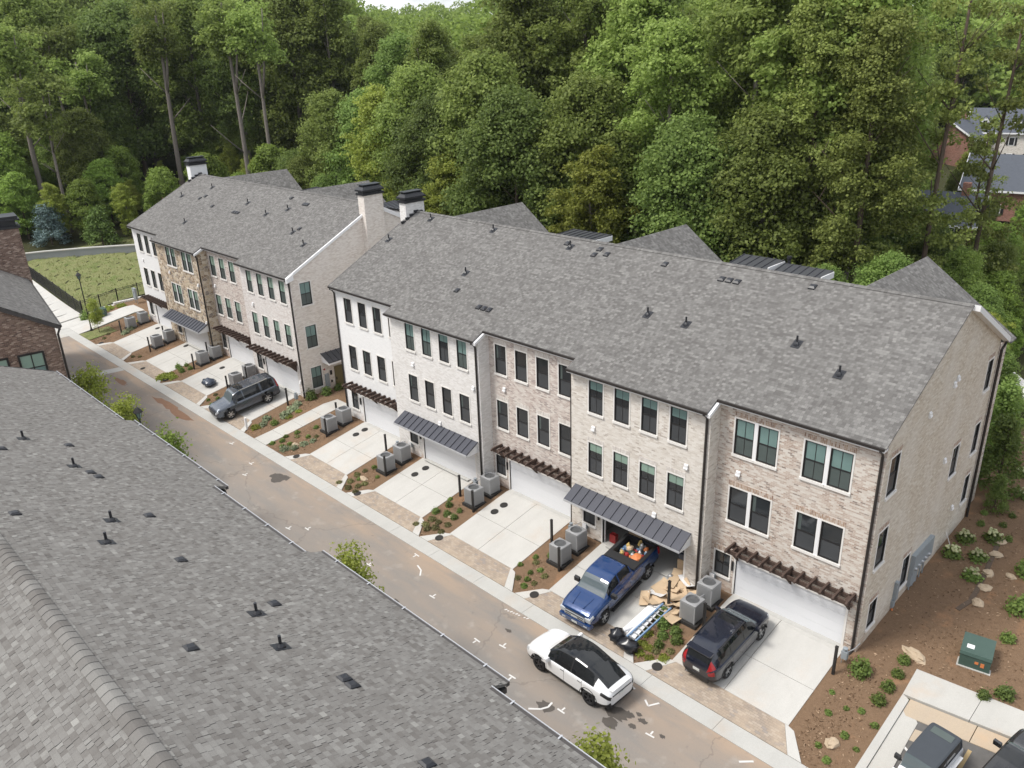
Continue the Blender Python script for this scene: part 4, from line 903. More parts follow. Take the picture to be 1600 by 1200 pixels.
# walkway between the blocks, side pavement at the far end, path along the field
wk = struct(link('walkway'))
for i, (ya, yb) in enumerate(((-6.34, -4.9), (-4.88, -3.3), (-3.28, -1.6), (-1.58, -.5), (-.5, 1.5), (1.52, 4.0))):
    t = lambda y: -41.3+(y+6.34)*.06
    slab('walk_slab', [(t(ya)-.82, ya), (t(ya)+.82, ya), (t(yb)+.82, yb), (t(yb)-.82, yb)], 'walk', .03, wk)
sp = struct(link('side_pavement'))
for i in range(6):
    ya = -6.34+i*2.0; slab('pavement_slab', [(-82.4, ya), (-79.3, ya), (-79.3, ya+1.985), (-82.4, ya+1.985)], 'concrete', .02, sp)
pth = struct(link('path'))
for i in range(17):
    xa = -84.6-i*2.6
    b = MB(); yy = lambda x: -3.95-(x+84.6)*.018
    x0, x1 = xa-2.59, xa; hz = lambda x: H(x, -5)+.05
    b.prism([(x0, -7.3, H(x0, -7.3)+.03), (x1, -7.3, H(x1, -7.3)+.03)]+[(x1, -7.2+(yy(x1)+7.1)*k/4, H(x1, -7.2+(yy(x1)+7.1)*k/4)+.03) for k in range(1, 5)]+[(x0, -7.2+(yy(x0)+7.1)*k/4, H(x0, -7.2+(yy(x0)+7.1)*k/4)+.03) for k in (4, 3, 2, 1)], (0, 0, .1)); b.obj('path_slab', M['concrete'], pth, True)
struct(slab('grass_strip', [(-79.2, -6.33), (-76.4, -6.33), (-75.4, -1.2), (-75.4, .3), (-77.3, .3)], 'field', .012, th=.03))
b = MB(); b.box(-84.4, -82.42, -7.3, -6.3, -.95, -.915); struct(b.obj('path_apron', M['concrete']))
b = MB(); b.box(-84.4, -79.5, -8.3, -7.26, -.96, -.942); struct(b.obj('road_gutter', M['kerb']))
b = MB(); b.prism([(-67.2, -14.2, -.963), (-66.0, -14.2, -.963), (-64.6, -7.26, -.963), (-65.8, -7.26, -.963)], (0, 0, .008)); b.obj('valley_gutter', M['kerb'], road, True)
# rocky retaining wall at the top of the field
rw_ = thing('retaining_wall', 'low grey concrete wall along the top of the grass field', 'wall', (-107, 5, 2.2))
pts = [(-114.5, -3.2), (-111.6, .5), (-107.6, 5.0), (-103.4, 9.6), (-100.2, 14.5), (-97, 20)]
b = MB()
for (ax, ay), (bx_, by_) in zip(pts, pts[1:]):
    za, zb = H(ax, ay), H(bx_, by_); b.prism([(ax, ay, za-.5), (bx_, by_, zb-.5), (bx_-.35, by_+.12, zb-.5), (ax-.35, ay+.12, za-.5)], (0, 0, 1.4))
b.obj('wall_panel', M['oldwall'], rw_, True)
cp_ = MB()
for (ax, ay), (bx_, by_) in zip(pts, pts[1:]):
    za, zb = H(ax, ay)+.9, H(bx_, by_)+.9; cp_.prism([(ax+.08, ay-.04, za), (bx_+.08, by_-.04, zb), (bx_-.45, by_+.16, zb), (ax-.45, ay+.16, za)], (0, 0, .14))
cp_.obj('coping', M['walk'], rw_, True)
# stone edging at the foot of the iron fence
b = MB(); b.box(-84.6, -84.15, -3.6, 9, -.6, .22)
sed = thing('stone_edging', 'pale stone edging under the green-backed iron fence', 'edging', (-84.4, 2, 0)); 
for i in range(9): 
    y = -3.4+i*1.35; b = MB(); b.box(-84.6, -84.18, y, y+1.32, gz(y)-.3, gz(y)+.22+.02*(i % 3)); b.obj('stone', M['trim'], sed, True)
# ---- iron fences
def fence(label, pts, group, hh=1.55):
    root = thing('iron_fence', label, 'fence', (pts[0][0], pts[0][1], 0), 0, group)
    ps = MB(); ps.box(-.045, .045, -.045, .045, -.05, hh+.12); pm = ps.mesh('post', M['black'])
    pk = MB(); pk.box(-.011, .011, -.011, .011, .08, hh); kmesh = pk.mesh('picket', M['black'])
    for (ax, ay, az_), (bx, by, bz_) in zip(pts, pts[1:]):
        L = math.hypot(bx-ax, by-ay); n = max(1, round(L/2.4)); P = lambda t: (ax+(bx-ax)*t, ay+(by-ay)*t, az_+(bz_-az_)*t)
        for i in range(n+1):
            o = link('post', pm); hang(o, root, True); o.location = P(i/n)
        for hgt in (.15, hh-.18, hh):
            rr = MB(); a, b2 = P(0), P(1); rr.bar((a[0], a[1], a[2]+hgt), (b2[0], b2[1], b2[2]+hgt), .035, .04); rr.obj('rail', M['black'], root, True)
        m = int(L/.13); mb_ = MB()
        for i in range(m):
            q = P((i+.5)/m)
            o = link('picket', kmesh); hang(o, root, True); o.location = q
    return root
fence('black iron fence running beside the pale path at the far left', [(-84.6, -4.05, -.55), (-96.5, -3.75, .12), (-112, -3.3, .75)], 'black iron fences')
fence('black iron fence in front of the field, ending at the far white house', [(-84.75, -3.95, -.5), (-84.85, 0, 0), (-84.95, 9.5, .5)], 'black iron fences')
# ---- marks on the road: white survey paint, oil and damp clay
def mark(pts, w=.075):
    b = MB()
    for (ax, ay), (bx, by) in zip(pts, pts[1:]): b.bar((ax, ay, -.955), (bx, by, -.955), w, .004)
    b.obj('paint_mark', M['roadpaint'], road, True)
def tee(x, y, a=0, s=.2):
    c, s_ = math.cos(a), math.sin(a); q = lambda u, v: (x+u*c-v*s_, y+u*s_+v*c)
    mark([q(-s, 0), q(s, 0)]); mark([q(0, .06), q(0, s*1.3)])
for x, y, a in ((-12.5, -9.58, .1), (-10.75, -10.67, 3.2), (-7.8, -10.7, .0), (-29.3, -11.1, .2), (-28.4, -10.35, .0), (-22.66, -10.0, .1), (-21.4, -7.6, 3.1), (-17.86, -9.43, .05), (-4.3, -9.2, .1), (-13.7, -10.1, 3.1), (-42.7, -7.9, .2), (-38.7, -8.5, 0), (-37.5, -9.6, .2)): tee(x, y, a)
mark([(-8.9, -11.55), (-8.5, -11.2), (-8.35, -10.9), (-8.4, -10.6)], .09); mark([(-6.95, -7.9), (-6.75, -7.45), (-6.3, -7.55)], .08); mark([(-5.6, -7.75), (-5.3, -7.95), (-5.05, -7.5)], .08)
mark([(-20.6, -8.2), (-20.1, -8.35), (-19.75, -8.7)], .08); mark([(-1.0, -7.9), (-.6, -7.5)], .09)
for i in range(9):
    if i not in (6,): mark([(-14.35+i*.16, -7.62+.03*i), (-14.28+i*.16, -7.5-.05*(i % 2)+.03*i)], .07)
def blot(x, y, rx, ry, mat, seed):
    rr = random.Random(seed); n = 18; b = MB()
    b.poly([(x+rx*math.cos(2*math.pi*i/n)*(.6+.7*rr.random()), y+ry*math.sin(2*math.pi*i/n)*(.6+.7*rr.random()), -.957+.0003*(seed % 7)) for i in range(n)]); b.obj('stain', M[mat], road, True)
for i, (x, y, rx, ry, mt) in enumerate(((-35.4, -8.25, .75, .5, 'stain'), (-35.0, -7.9, .4, .3, 'stain'), (-8.5, -10.95+.0, .42, .3, 'stain'), (-6.0, -9.2, .5, .35, 'stain'), (-5.6, -8.9, .3, .2, 'stain'), (-5.9, -9.75, .45, .28, 'stain'), (-5.1, -9.3, .2, .14, 'stain'), (-4.95, -8.8, .22, .14, 'stain'), (-5.3, -8.6, .15, .1, 'stain'),
        (-53.5, -8.0, 3.2, .35, 'wetstain'), (-50.5, -8.1, 1.8, .4, 'wetstain'), (-62, -8.6, 1.4, .3, 'wetstain'), (-13.1, -8.6, .18, .1, 'stain'), (-3.9, -8.9, .14, .1, 'stain'), (-19.0, -10.9, .2, .12, 'stain'), )): blot(x, y, rx, ry, mt, i+3)
# ---- parking bay at the lower right
pk = struct(link('parking_bay'))
def bslab(name, pts, mat, lift, th=.12): return slab(name, pts, mat, lift, pk, th)
bslab('bay_surface', [(3.3, -17.2), (24, -17.2), (24, -6.0), (3.3, -6.0)], 'asphalt_dark', -.035)
bslab('bay_surface', [(3.3, -6.0), (24, -6.0), (24, .5), (5.7, -1.6), (3.3, -1.9)], 'asphalt_dark', -.035)
bslab('bay_kerb', [(2.42, -6.3), (2.74, -6.3), (2.75, -1.2), (2.45, -1.05)], 'kerb', .06)
bslab('bay_gutter', [(2.75, -6.3), (3.52, -6.3), (3.42, -2.0), (2.76, -1.25)], 'walk', -.015)
for i in range(6):
    x0 = 2.45+i*2.45; dy = .11*(x0-2.45); dy1 = .11*(x0+2.43-2.45)
    slab('pavement_slab', [(x0, -1.05+dy), (x0+2.43, -1.05+dy1), (x0+2.43, .68+dy1), (x0-.1*(i == 0), .68+dy)], 'walk', .06, pk, .2)
    slab('gutter_slab', [(x0+.32, -1.95+dy), (x0+2.74, -1.95+dy1), (x0+2.74, -1.07+dy1), (x0+.32, -1.07+dy)], 'clayed', -.01, pk, .12)
bslab('bay_line', [(5.15, -6.0), (5.29, -6.0), (5.42, -2.0), (5.28, -2.0)], 'yellowline', -.03, .004)
bslab('paint_mark', [(3.45, -3.25), (3.45, -3.36), (4.0, -3.66), (4.0, -3.55)][::-1][::-1], 'roadpaint', -.029, .004); bslab('paint_mark', [(3.78, -3.9), (3.86, -3.95), (4.04, -3.6), (3.95, -3.55)], 'roadpaint', -.028, .004)
bslab('clay_patch', [(3.45, -2.9), (3.75, -2.85), (3.95, -2.5), (3.7, -2.25), (3.45, -2.3)], 'clayed', -.03, .004)
# ------------------------------------------------------------------ air conditioners, bollard posts, covers
def make_ac():
    root = thing('air_conditioner', '', 'air conditioner', (0, 0, 0))
    w, h = .42, 1.02
    p = MB(); p.box(-.55, .55, -.52, .52, -.12, .05); p.obj('pad', M['acpad'], root)
    b = MB(); b.box(-w+.03, w-.03, -w+.03, w-.03, .05, h-.06); body = b.obj('casing', M['acdark'], root)
    l = MB()
    for i in range(13):
        x = -w+.07+i*(2*w-.14)/12
        for s_ in (-1, 1):
            l.box(x-.022, x+.022, min(s_*(w-.03), s_*w), max(s_*(w-.03), s_*w), .1, h-.1); l.box(min(s_*(w-.03), s_*w), max(s_*(w-.03), s_*w), x-.022, x+.022, .1, h-.1)
    for sx in (-1, 1):
        for sy in (-1, 1): l.box(sx*w-.05*(sx > 0)-.0, sx*w+.05*(sx < 0)+.0, sy*w-.05*(sy > 0), sy*w+.05*(sy < 0), .05, h-.04)
    l.obj('louvre', M['ac'], root)
    t = MB(); n = 24
    sq = [(max(-w, min(w, 1.5*w*math.cos(2*math.pi*i/n))), max(-w, min(w, 1.5*w*math.sin(2*math.pi*i/n)))) for i in range(n)]
    ci = [(.33*math.cos(2*math.pi*i/n), .33*math.sin(2*math.pi*i/n)) for i in range(n)]
    for i in range(n):
        j = (i+1) % n
        t.quad((sq[i][0], sq[i][1], h), (sq[j][0], sq[j][1], h), (ci[j][0], ci[j][1], h+.03), (ci[i][0], ci[i][1], h+.03))
        t.quad((sq[i][0], sq[i][1], h-.1), (sq[j][0], sq[j][1], h-.1), (sq[j][0], sq[j][1], h), (sq[i][0], sq[i][1], h))
        t.quad((ci[i][0], ci[i][1], h+.03), (ci[j][0], ci[j][1], h+.03), (ci[j][0], ci[j][1], h-.1), (ci[i][0], ci[i][1], h-.1))
    t.obj('top_cover', M['ac'], root)
    g = MB()
    for k in range(1, 6): g.lathe([(.06*k-.008, h+.0), (.06*k+.008, h+.0)], 20)
    for k in range(4): a = k*math.pi/4; g.bar((-.33*math.cos(a), -.33*math.sin(a), h-.004), (.33*math.cos(a), .33*math.sin(a), h-.004), .012, .008)
    g.obj('fan_guard', M['acdark'], root)
    f = MB(); f.lathe([(0, h-.09), (.09, h-.1), (.09, h-.2)], 10)
    for k in range(3): a = k*2.094; f.prism([(.05*math.cos(a+.2), .05*math.sin(a+.2), h-.16), (.3*math.cos(a), .3*math.sin(a), h-.2), (.3*math.cos(a+.55), .3*math.sin(a+.55), h-.13), (.06*math.cos(a+1), .06*math.sin(a+1), h-.12)], (0, 0, .01))
    f.obj('fan', M['galv'], root)
    return root
ac0 = make_ac(); ac0.name = 'air_conditioner'
acs = [(('A', 5), (-6.75, -2.55), (-6.75, -1.15)), (('A', 4), (-14.6, -3.15), (-14.6, -1.85)), (('A', 3), (-22.3, -2.35), (-22.3, -1.0)), (('A', 2), (-30.0, -3.2), (-30.0, -1.85)), (('A', 1), (-37.9, -2.45), (-37.9, -1.15)),
       (('B', 1), (-75.1, -2.4), (-75.1, -1.05)), (('B', 2), (-67.2, -2.95), (-67.2, -1.7)), (('B', 3), (-58.85, -2.25), (-58.85, -1.0)), (('B', 4), (-51.6, -2.75), (-51.9, -1.3))]
for key, a, b in acs:
    for (x, y), w_ in ((a, 'nearer the street'), (b, 'nearer the wall')):
        again(ac0, USED, (x, y, gz(y)+.03), 0, 'grey air conditioner %s beside the drive of the %s' % (w_, WHOSE[key]), (1, 1, 1.06), 'air conditioners between the drives')
def make_post():
    root = thing('bollard', '', 'bollard', (0, 0, 0)); b = MB(); b.box(-.055, .055, -.055, .055, -.1, 1.42); b.obj('post', M['black'], root)
    c = MB(); c.box(-.065, .065, -.065, .065, 1.42, 1.46); c.obj('cap', M['black'], root); return root
po = make_post()
posts = [((-.2, -1.7), 'by the garage corner of the mottled brown end house'), ((-5.95, -2.75), 'before the air conditioners of the mottled brown end house'), ((-8.1, -2.5), 'standing in the heap of cardboard'), ((-14.15, -3.75), 'in front of the air conditioners of the cream house'),
         ((-16.0, -2.3), 'at the right edge of the drive of the pinkish near house'), ((-21.75, -2.95), 'in front of the air conditioners of the pinkish near house'), ((-23.6, -2.35), 'at the right edge of the drive of the white brick house'), ((-29.5, -3.65), 'in front of the air conditioners of the white brick house'),
         ((-31.6, -2.0), 'at the right edge of the drive of the smooth white house'), ((-37.35, -3.1), 'in front of the air conditioners of the smooth white house'), ((-38.6, -1.3), 'behind the air conditioners of the smooth white house'), ((-44.3, -2.15), 'behind the parked grey SUV beside the bed'), ((-51.2, -3.75), 'near the bonnet of the grey SUV'), ((-51.2, -1.95), 'between the air conditioners behind the grey SUV'),
         ((-58.5, -3.3), 'in front of the air conditioners of the pinkish far house'), ((-59.6, -1.4), 'behind the air conditioners of the pinkish far house'), ((-66.75, -3.9), 'in front of the air conditioners of the stone house'), ((-68.0, -1.9), 'between the air conditioners of the stone house'), ((-74.4, -3.7), 'in front of the air conditioners of the far white house')]
for (x, y), w_ in posts: again(po, USED, (x, y, gz(y)), 0, 'slim black post '+w_, 1, 'slim black posts beside the drives')
def make_cover():
    root = link('utility_cover'); tag(root, '', 'cover'); b = MB(); b.lathe([(.0, .022), (.2, .022), (.2, -.02)], 18); me = b.mesh('utility_cover', M['acpad']); bpy.data.objects.remove(root)
    return tag(link('utility_cover', me), '', 'cover')
cv = make_cover(); r_ = MB(); r_.lathe([(.2, .02), (.24, .02), (.24, -.02)], 18); r_.obj('rim', M['black'], cv)
covers = [((-6.35, -5.85), 'on the apron edge of the mottled brown house'), ((-14.0, -5.83), 'on the apron edge of the cream house'), ((-21.65, -5.75), 'on the apron edge of the pinkish near house'), ((-29.5, -5.95), 'on the apron edge of the white brick house'), ((-37.05, -5.85), 'on the apron edge of the smooth white house'),
          ((-20.65, -2.25), 'nearer the street on the drive of the pinkish near house'), ((-20.62, -1.5), 'nearer the garage on the drive of the pinkish near house'), ((-27.9, -2.5), 'nearer the street on the drive of the white brick house'), ((-27.82, -1.65), 'nearer the garage on the drive of the white brick house'),
          ((-35.6, -1.75), 'nearer the street on the drive of the smooth white house'), ((-35.55, -1.0), 'nearer the garage on the drive of the smooth white house'), ((-59.0, -5.8), 'on the apron edge of the pinkish far house'), ((-56.1, -1.8), 'on the drive of the pinkish far house'), ((-64.3, -1.4), 'on the drive of the stone house'), ((-63.5, -6.0), 'on the pavers of the stone house'), ((-71.8, -1.0), 'on the drive of the far white house'), ((-74.2, -5.9), 'on the apron edge of the far white house')]
for (x, y), w_ in covers: 
    o = again(cv, USED, (x, y, gz(y)+(.06 if y < -5.3 else .03)), 0, 'round black utility cover '+w_, 1, 'round covers in the drives'); o.rotation_euler = (math.atan(.94/5.5)*(.72 if y < -5.1 else 1), 0, 0)
# gas / water meters by the walls
for x, y, w_ in ((-15.45, -1.3, 'at the wall of the cream house'), (-23.2, -1.4, 'at the corner of the white brick house'), (-31.0, -1.45, 'beside the garage of the smooth white house'), (-7.0, -2.0, 'amid the cardboard by the cream house'), (-.1, -.95, 'at the corner of the mottled brown house'), (-44.05, -1.5, 'behind the grey SUV')):
    t = thing('gas_meter', 'small grey gas meter and pipes '+w_, 'gas meter', (x, y, gz(y)), 0, 'gas meters by the walls')
    b = MB(); b.box(-.13, .13, -.1, .1, .3, .68); b.lathe([(.0, .86), (.11, .84), (.11, .78), (.0, .76)], 10, 0, 'z', (.0, .0, 0)); b.obj('meter_body', M['elec'], t)
    b = MB(); b.tube([(-.1, 0, -.05), (-.1, 0, .75), (0, 0, .8), (.1, 0, .7)], .022, 6); b.tube([(.1, 0, .68), (.25, .3, .75), (.3, .75, .8)], .022, 6); b.obj('pipe', M['galv'], t)
for (x, y) in ((-14.75, -1.05), (-7.15, -.3), (-22.6, -.3), (-30.0, -1.2)):
    t = thing('disconnect_switch', 'small pale switch box on a pipe above the air conditioner at x', 'switch box', (x, y+.16, .45)); b = MB(); b.box(-.1, .1, -.1, .1, 0, .3); b.obj('box', M['elec'], t); b = MB(); b.box(-.13, .13, -.14, -.11, .05, .38); b.obj('lid', M['white'], t)
    t['label'] = 'pale grey switch box on the wall above the air conditioners of the '+{-14.75: 'cream house', -7.15: 'mottled brown house', -22.6: 'pinkish near house', -30.0: 'white brick house'}[x]; t['group'] = 'switch boxes on the fronts'
# ------------------------------------------------------------------ vehicles
def carpaint(name, c, met=.0, rough=.28): return plain(name, c, rough, met, .5, coat=.9)
M['tyre'] = plain('tyre_rubber', (.016, .016, .017), .85); M['rim'] = plain('alloy', (.5, .51, .52), .3, .85, .5); M['rimdark'] = plain('dark_alloy', (.05, .05, .055), .35, .6, .5)
M['carglass'] = plain('car_glass', (.012, .014, .016), .03, 0, .5); M['windscreen'] = plain('windscreen', (.1, .125, .135), .04, 0, .9); M['carblack'] = plain('car_black_plastic', (.018, .018, .019), .5)
M['chrome'] = plain('chrome', (.62, .63, .64), .18, 1); M['lamp'] = plain('headlamp', (.5, .52, .54), .1, .2, .7); M['tail'] = plain('tail_lamp', (.3, .012, .015), .15, 0, .6); M['plate'] = plain('number_plate', (.6, .62, .6), .5)
def catmull(xs, ys, x):
    i = max(0, min(len(xs)-2, next((k for k in range(len(xs)-1) if x <= xs[k+1]), len(xs)-2)))
    h = xs[i+1]-xs[i]; t = (x-xs[i])/h
    def m(k):
        if k <= 0: return (ys[1]-ys[0])/(xs[1]-xs[0])
        if k >= len(xs)-1: return (ys[-1]-ys[-2])/(xs[-1]-xs[-2])
        a, b = (ys[k]-ys[k-1])/(xs[k]-xs[k-1]), (ys[k+1]-ys[k])/(xs[k+1]-xs[k])
        return 0 if a*b <= 0 else 2*a*b/(a+b)
    return (2*t**3-3*t**2+1)*ys[i]+(t**3-2*t*t+t)*h*m(i)+(-2*t**3+3*t*t)*ys[i+1]+(t**3-t*t)*h*m(i+1)
def car(label, cat, ctrl, paint, wheels, classify, group='parked cars', seams=(), rw=.36, rimmat='rim', open_top=None, spokes=5, ww=.25, n=64, kind='car', bodymats=None):
    """ctrl rows: x, zb, half width, belt z, roof half width, roof z (x from tail to nose)"""
    root = thing(kind, label, cat, (0, 0, 0), 0, group)
    cx = [c[0] for c in ctrl]; cols = [[c[k] for c in ctrl] for k in range(1, 6)]
    xs = [cx[0]+(cx[-1]-cx[0])*i/n for i in range(n+1)]
    e = .12                                  # finer stations at both ends
    xs += [cx[0]+.03, cx[0]+.07, cx[-1]-.03, cx[-1]-.07]
    for s_ in seams: xs += [s_-.009, s_+.009]
    xs = sorted(set(round(x, 4) for x in xs))
    def sec(x):
        zb, hw, zs, hr, zr = [catmull(cx, c, x) for c in cols]
        rows = [(hw-.16, zb), (hw-.05, zb+.05), (hw-.005, zb+.2), (hw, (zb+.2+zs)/2-.02), (hw-.005, zs-.13), (hw-.03, zs-.04), (hw-.075, zs)]
        a, b2 = (hw-.075, zs), (hr, zr-.055)
        for t in (.33, .66): rows.append((a[0]+(b2[0]-a[0])*t+.02*math.sin(math.pi*t), a[1]+(b2[1]-a[1])*t))
        rows += [b2, (hr-.06, zr-.018), (hr*.7, zr-.004), (hr*.35, zr+.004), (0, zr+.006)]
        return rows
    secs = [sec(x) for x in xs]; nr = len(secs[0])
    bins = {}
    def add(key, quad):
        bins.setdefault(key, MB()).quad(*quad)
    for i in range(len(xs)-1):
        xm = (xs[i]+xs[i+1])/2; seam = any(abs(xm-s_) < .01 for s_ in seams)
        for j in range(nr-1):
            zc = (secs[i][j][1]+secs[i][j+1][1]+secs[i+1][j][1]+secs[i+1][j+1][1])/4
            if j <= 5 and any(math.hypot(xm-wx, zc-rw) < rw+.075 for wx in wheels): continue
            if open_top and open_top[0] < xm < open_top[1] and j >= 6: continue
            for sd in (1, -1):
                q = [(xs[i], sd*secs[i][j][0], secs[i][j][1]), (xs[i+1], sd*secs[i+1][j][0], secs[i+1][j][1]), (xs[i+1], sd*secs[i+1][j+1][0], secs[i+1][j+1][1]), (xs[i], sd*secs[i][j+1][0], secs[i][j+1][1])]
                q = q if sd < 0 else q[::-1]
                q = [q[0], q[1], q[2], q[3]]
                nm, mt = classify(xm, zc, j, sd)
                if seam and 1 < j <= 5 and nm == 'body': nm, mt = 'door_seam', 'carblack'
                per_side = nm in ('lower_trim', 'side_window', 'headlight', 'tail_light', 'fog_lamp', 'door', 'rear_door')
                seg = 1+sum(xm > wx for wx in wheels) if nm == 'lower_trim' else 1
                add((nm, mt, sd*seg if per_side else 0), q)
    for (nm, mt, sd), mb in bins.items():
        o = mb.obj(nm, mt if not isinstance(mt, str) else M[mt], root, smooth=True)
    # end caps
    for k, nm in ((0, 'tail'), (-1, 'nose')):
        sct = secs[k]; x = xs[k]; mb = MB(); pts = [(x, y, z) for y, z in sct]+[(x, -y, z) for y, z in sct[-2::-1]]
        mb.poly(pts if k == 0 else pts[::-1]); mb.obj('bumper' if k else 'tailgate', paint, root)
    u = MB(); hwm = max(c[2] for c in ctrl)-.2; u.box(cx[0]+.2, cx[-1]-.25, -hwm, hwm, ctrl[2][1]+.03, min(c[3] for c in ctrl[1:-1])-.05); u.obj('underbody', M['carblack'], root)
    # wheels
    for wx in wheels:
        hw = catmull(cx, cols[1], wx)
        for sd in (1, -1):
            yo = sd*(hw-.0); yi = sd*(hw-ww)
            t = MB(); A_ = [(rw*.62, 0), (rw*.9, 0), (rw, .05), (rw, ww-.05), (rw*.9, ww), (rw*.62, ww)]
            t.lathe([(r, yo-sd*h) for r, h in A_], 28, 0, 'y', (wx, 0, rw)); wo = t.obj('wheel', M['tyre'], root, smooth=True)
            rm = MB(); rm.lathe([(rw*.63, yo-sd*.015), (rw*.58, yo-sd*.03), (rw*.56, yo-sd*.12), (0, yo-sd*.12)], 28, 1, 'y', (wx, 0, rw)); rm.lathe([(rw*.66, yo-sd*.004), (rw*.6, yo-sd*.012)], 28, 0, 'y', (wx, 0, rw))
            for k in range(spokes):
                a = 2*math.pi*k/spokes+.3; ca, sa = math.cos(a), math.sin(a)
                rm.bar((wx+.04*ca, yo-sd*.035, rw+.04*sa), (wx+rw*.61*ca, yo-sd*.03, rw+rw*.61*sa), .065 if spokes < 7 else .04, .03, 0, (0, 1, 0))
            rm.lathe([(0, yo-sd*.01), (.06, yo-sd*.015), (.06, yo-sd*.06)], 12, 0, 'y', (wx, 0, rw))
            rm.obj('rim', [M[rimmat], M['carblack']], wo)
            ar = MB(); ar.lathe([(rw+.06, yo-sd*.05), (rw+.062, yo+sd*.006), (rw+.1, yo+sd*.006), (rw+.105, yo-sd*.05)], 32, 0, 'y', (wx, 0, rw)) if False else None
            inn = MB()
            for k in range(16):
                a0, a1 = math.pi*k/16, math.pi*(k+1)/16; rr = rw+.085
                p0, p1 = (wx+rr*math.cos(a0), rw+rr*math.sin(a0)), (wx+rr*math.cos(a1), rw+rr*math.sin(a1))
                inn.quad((p0[0], yo+sd*.004, p0[1]), (p1[0], yo+sd*.004, p1[1]), (p1[0], yi, p1[1]), (p0[0], yi, p0[1]))
                rr2 = rw+.12; r0, r1 = (wx+rr2*math.cos(a0), rw+rr2*math.sin(a0)), (wx+rr2*math.cos(a1), rw+rr2*math.sin(a1))
                inn.quad((p0[0], yo+sd*.005, p0[1]), (r0[0], yo+sd*.003, r0[1]), (r1[0], yo+sd*.003, r1[1]), (p1[0], yo+sd*.005, p1[1]))
            inn.obj('wheel_arch', (bodymats or {}).get('arch', M['carblack']), root)
    root['_hw'] = hwm+.2
    return root
def addbox(root, name, mat, *bx):
    b = MB()
    for q in bx: b.box(*q)
    return b.obj(name, mat if not isinstance(mat, str) else M[mat], root)
def mirrors(root, x, y, z, paint, s=1.0):
    for sd in (1, -1):
        b = MB(); b.prism([(x-.09, sd*y, z), (x+.08, sd*y, z), (x+.05, sd*y, z+.17*s), (x-.09, sd*y, z+.19*s)][::sd], (0, sd*.24*s, .02)); b.bar((x, sd*(y-.12), z+.03), (x, sd*(y+.05), z+.05), .07, .05); b.obj('mirror', paint, root)
def seat(root, loc, rz, tilt=0.0):
    root.location = loc; root.rotation_euler = (0, tilt, rz); del root['_hw']
# --- white electric crossover on the road
PW = carpaint('white_car_paint', (.7, .71, .72), 0, .22)
def cl_ev(x, z, j, sd):
    if j >= 9 and -2.26 < x < 1.02: return ('glass_roof', 'carglass')
    if 6 <= j <= 8 and -1.72 < x < .98 and z > .98: return ('side_window', 'carglass') if not (abs(x+.42) < .03) else ('body', 'carblack')
    if j <= 0 or (j == 1): return ('lower_trim', 'carblack')
    if x > 2.12 and 4 <= j <= 5: return ('headlight', 'lamp')
    if x < -2.1 and 4 <= j <= 5: return ('tail_light', 'carblack')
    return ('body', PW)
ev = car('white electric crossover with black glass roof on the road', 'car', [(-2.52, .42, .72, .84, .5, .93), (-2.46, .36, .86, .93, .56, 1.04), (-2.2, .3, .96, 1.04, .60, 1.2), (-1.75, .26, .995, 1.08, .60, 1.4), (-1.1, .24, 1.0, 1.07, .63, 1.6), (-.3, .23, 1.0, 1.05, .66, 1.69), (.35, .23, 1.0, 1.03, .66, 1.63), (.9, .24, 1.0, 1.01, .7, 1.36), (1.35, .25, .995, .99, .78, 1.08), (1.75, .26, .98, .95, .74, .98), (2.15, .28, .93, .86, .66, .89), (2.42, .32, .8, .72, .55, .76), (2.52, .38, .6, .6, .4, .64)],
         PW, (-1.5, 1.47), cl_ev, seams=(.95, -.08, -1.12), rw=.385, rimmat='rimdark')
mirrors(ev, .86, .98, .98, PW)
addbox(ev, 'spoiler', PW, (-2.52, -2.26, -.6, .6, 1.08, 1.12)); addbox(ev, 'rear_bumper', 'carblack', (-2.5, -2.3, -.8, .8, .3, .44)); addbox(ev, 'number_plate', 'plate', (-2.545, -2.52, -.16, .16, .68, .8)); addbox(ev, 'light_bar', 'carblack', (-2.54, -2.5, -.6, .6, .84, .88))
addbox(ev, 'door_handle', 'carblack', (-.1, .12, -1.005, -.99, .93, .95), (-.1, .12, .99, 1.005, .93, .95), (-1.1, -.88, -1.005, -.99, .94, .96), (-1.1, -.88, .99, 1.005, .94, .96))
seat(ev, (-8.66, -8.63, -.958), math.pi+R(-1.5)); ev['label'] = 'white electric crossover with black glass roof standing on the road'
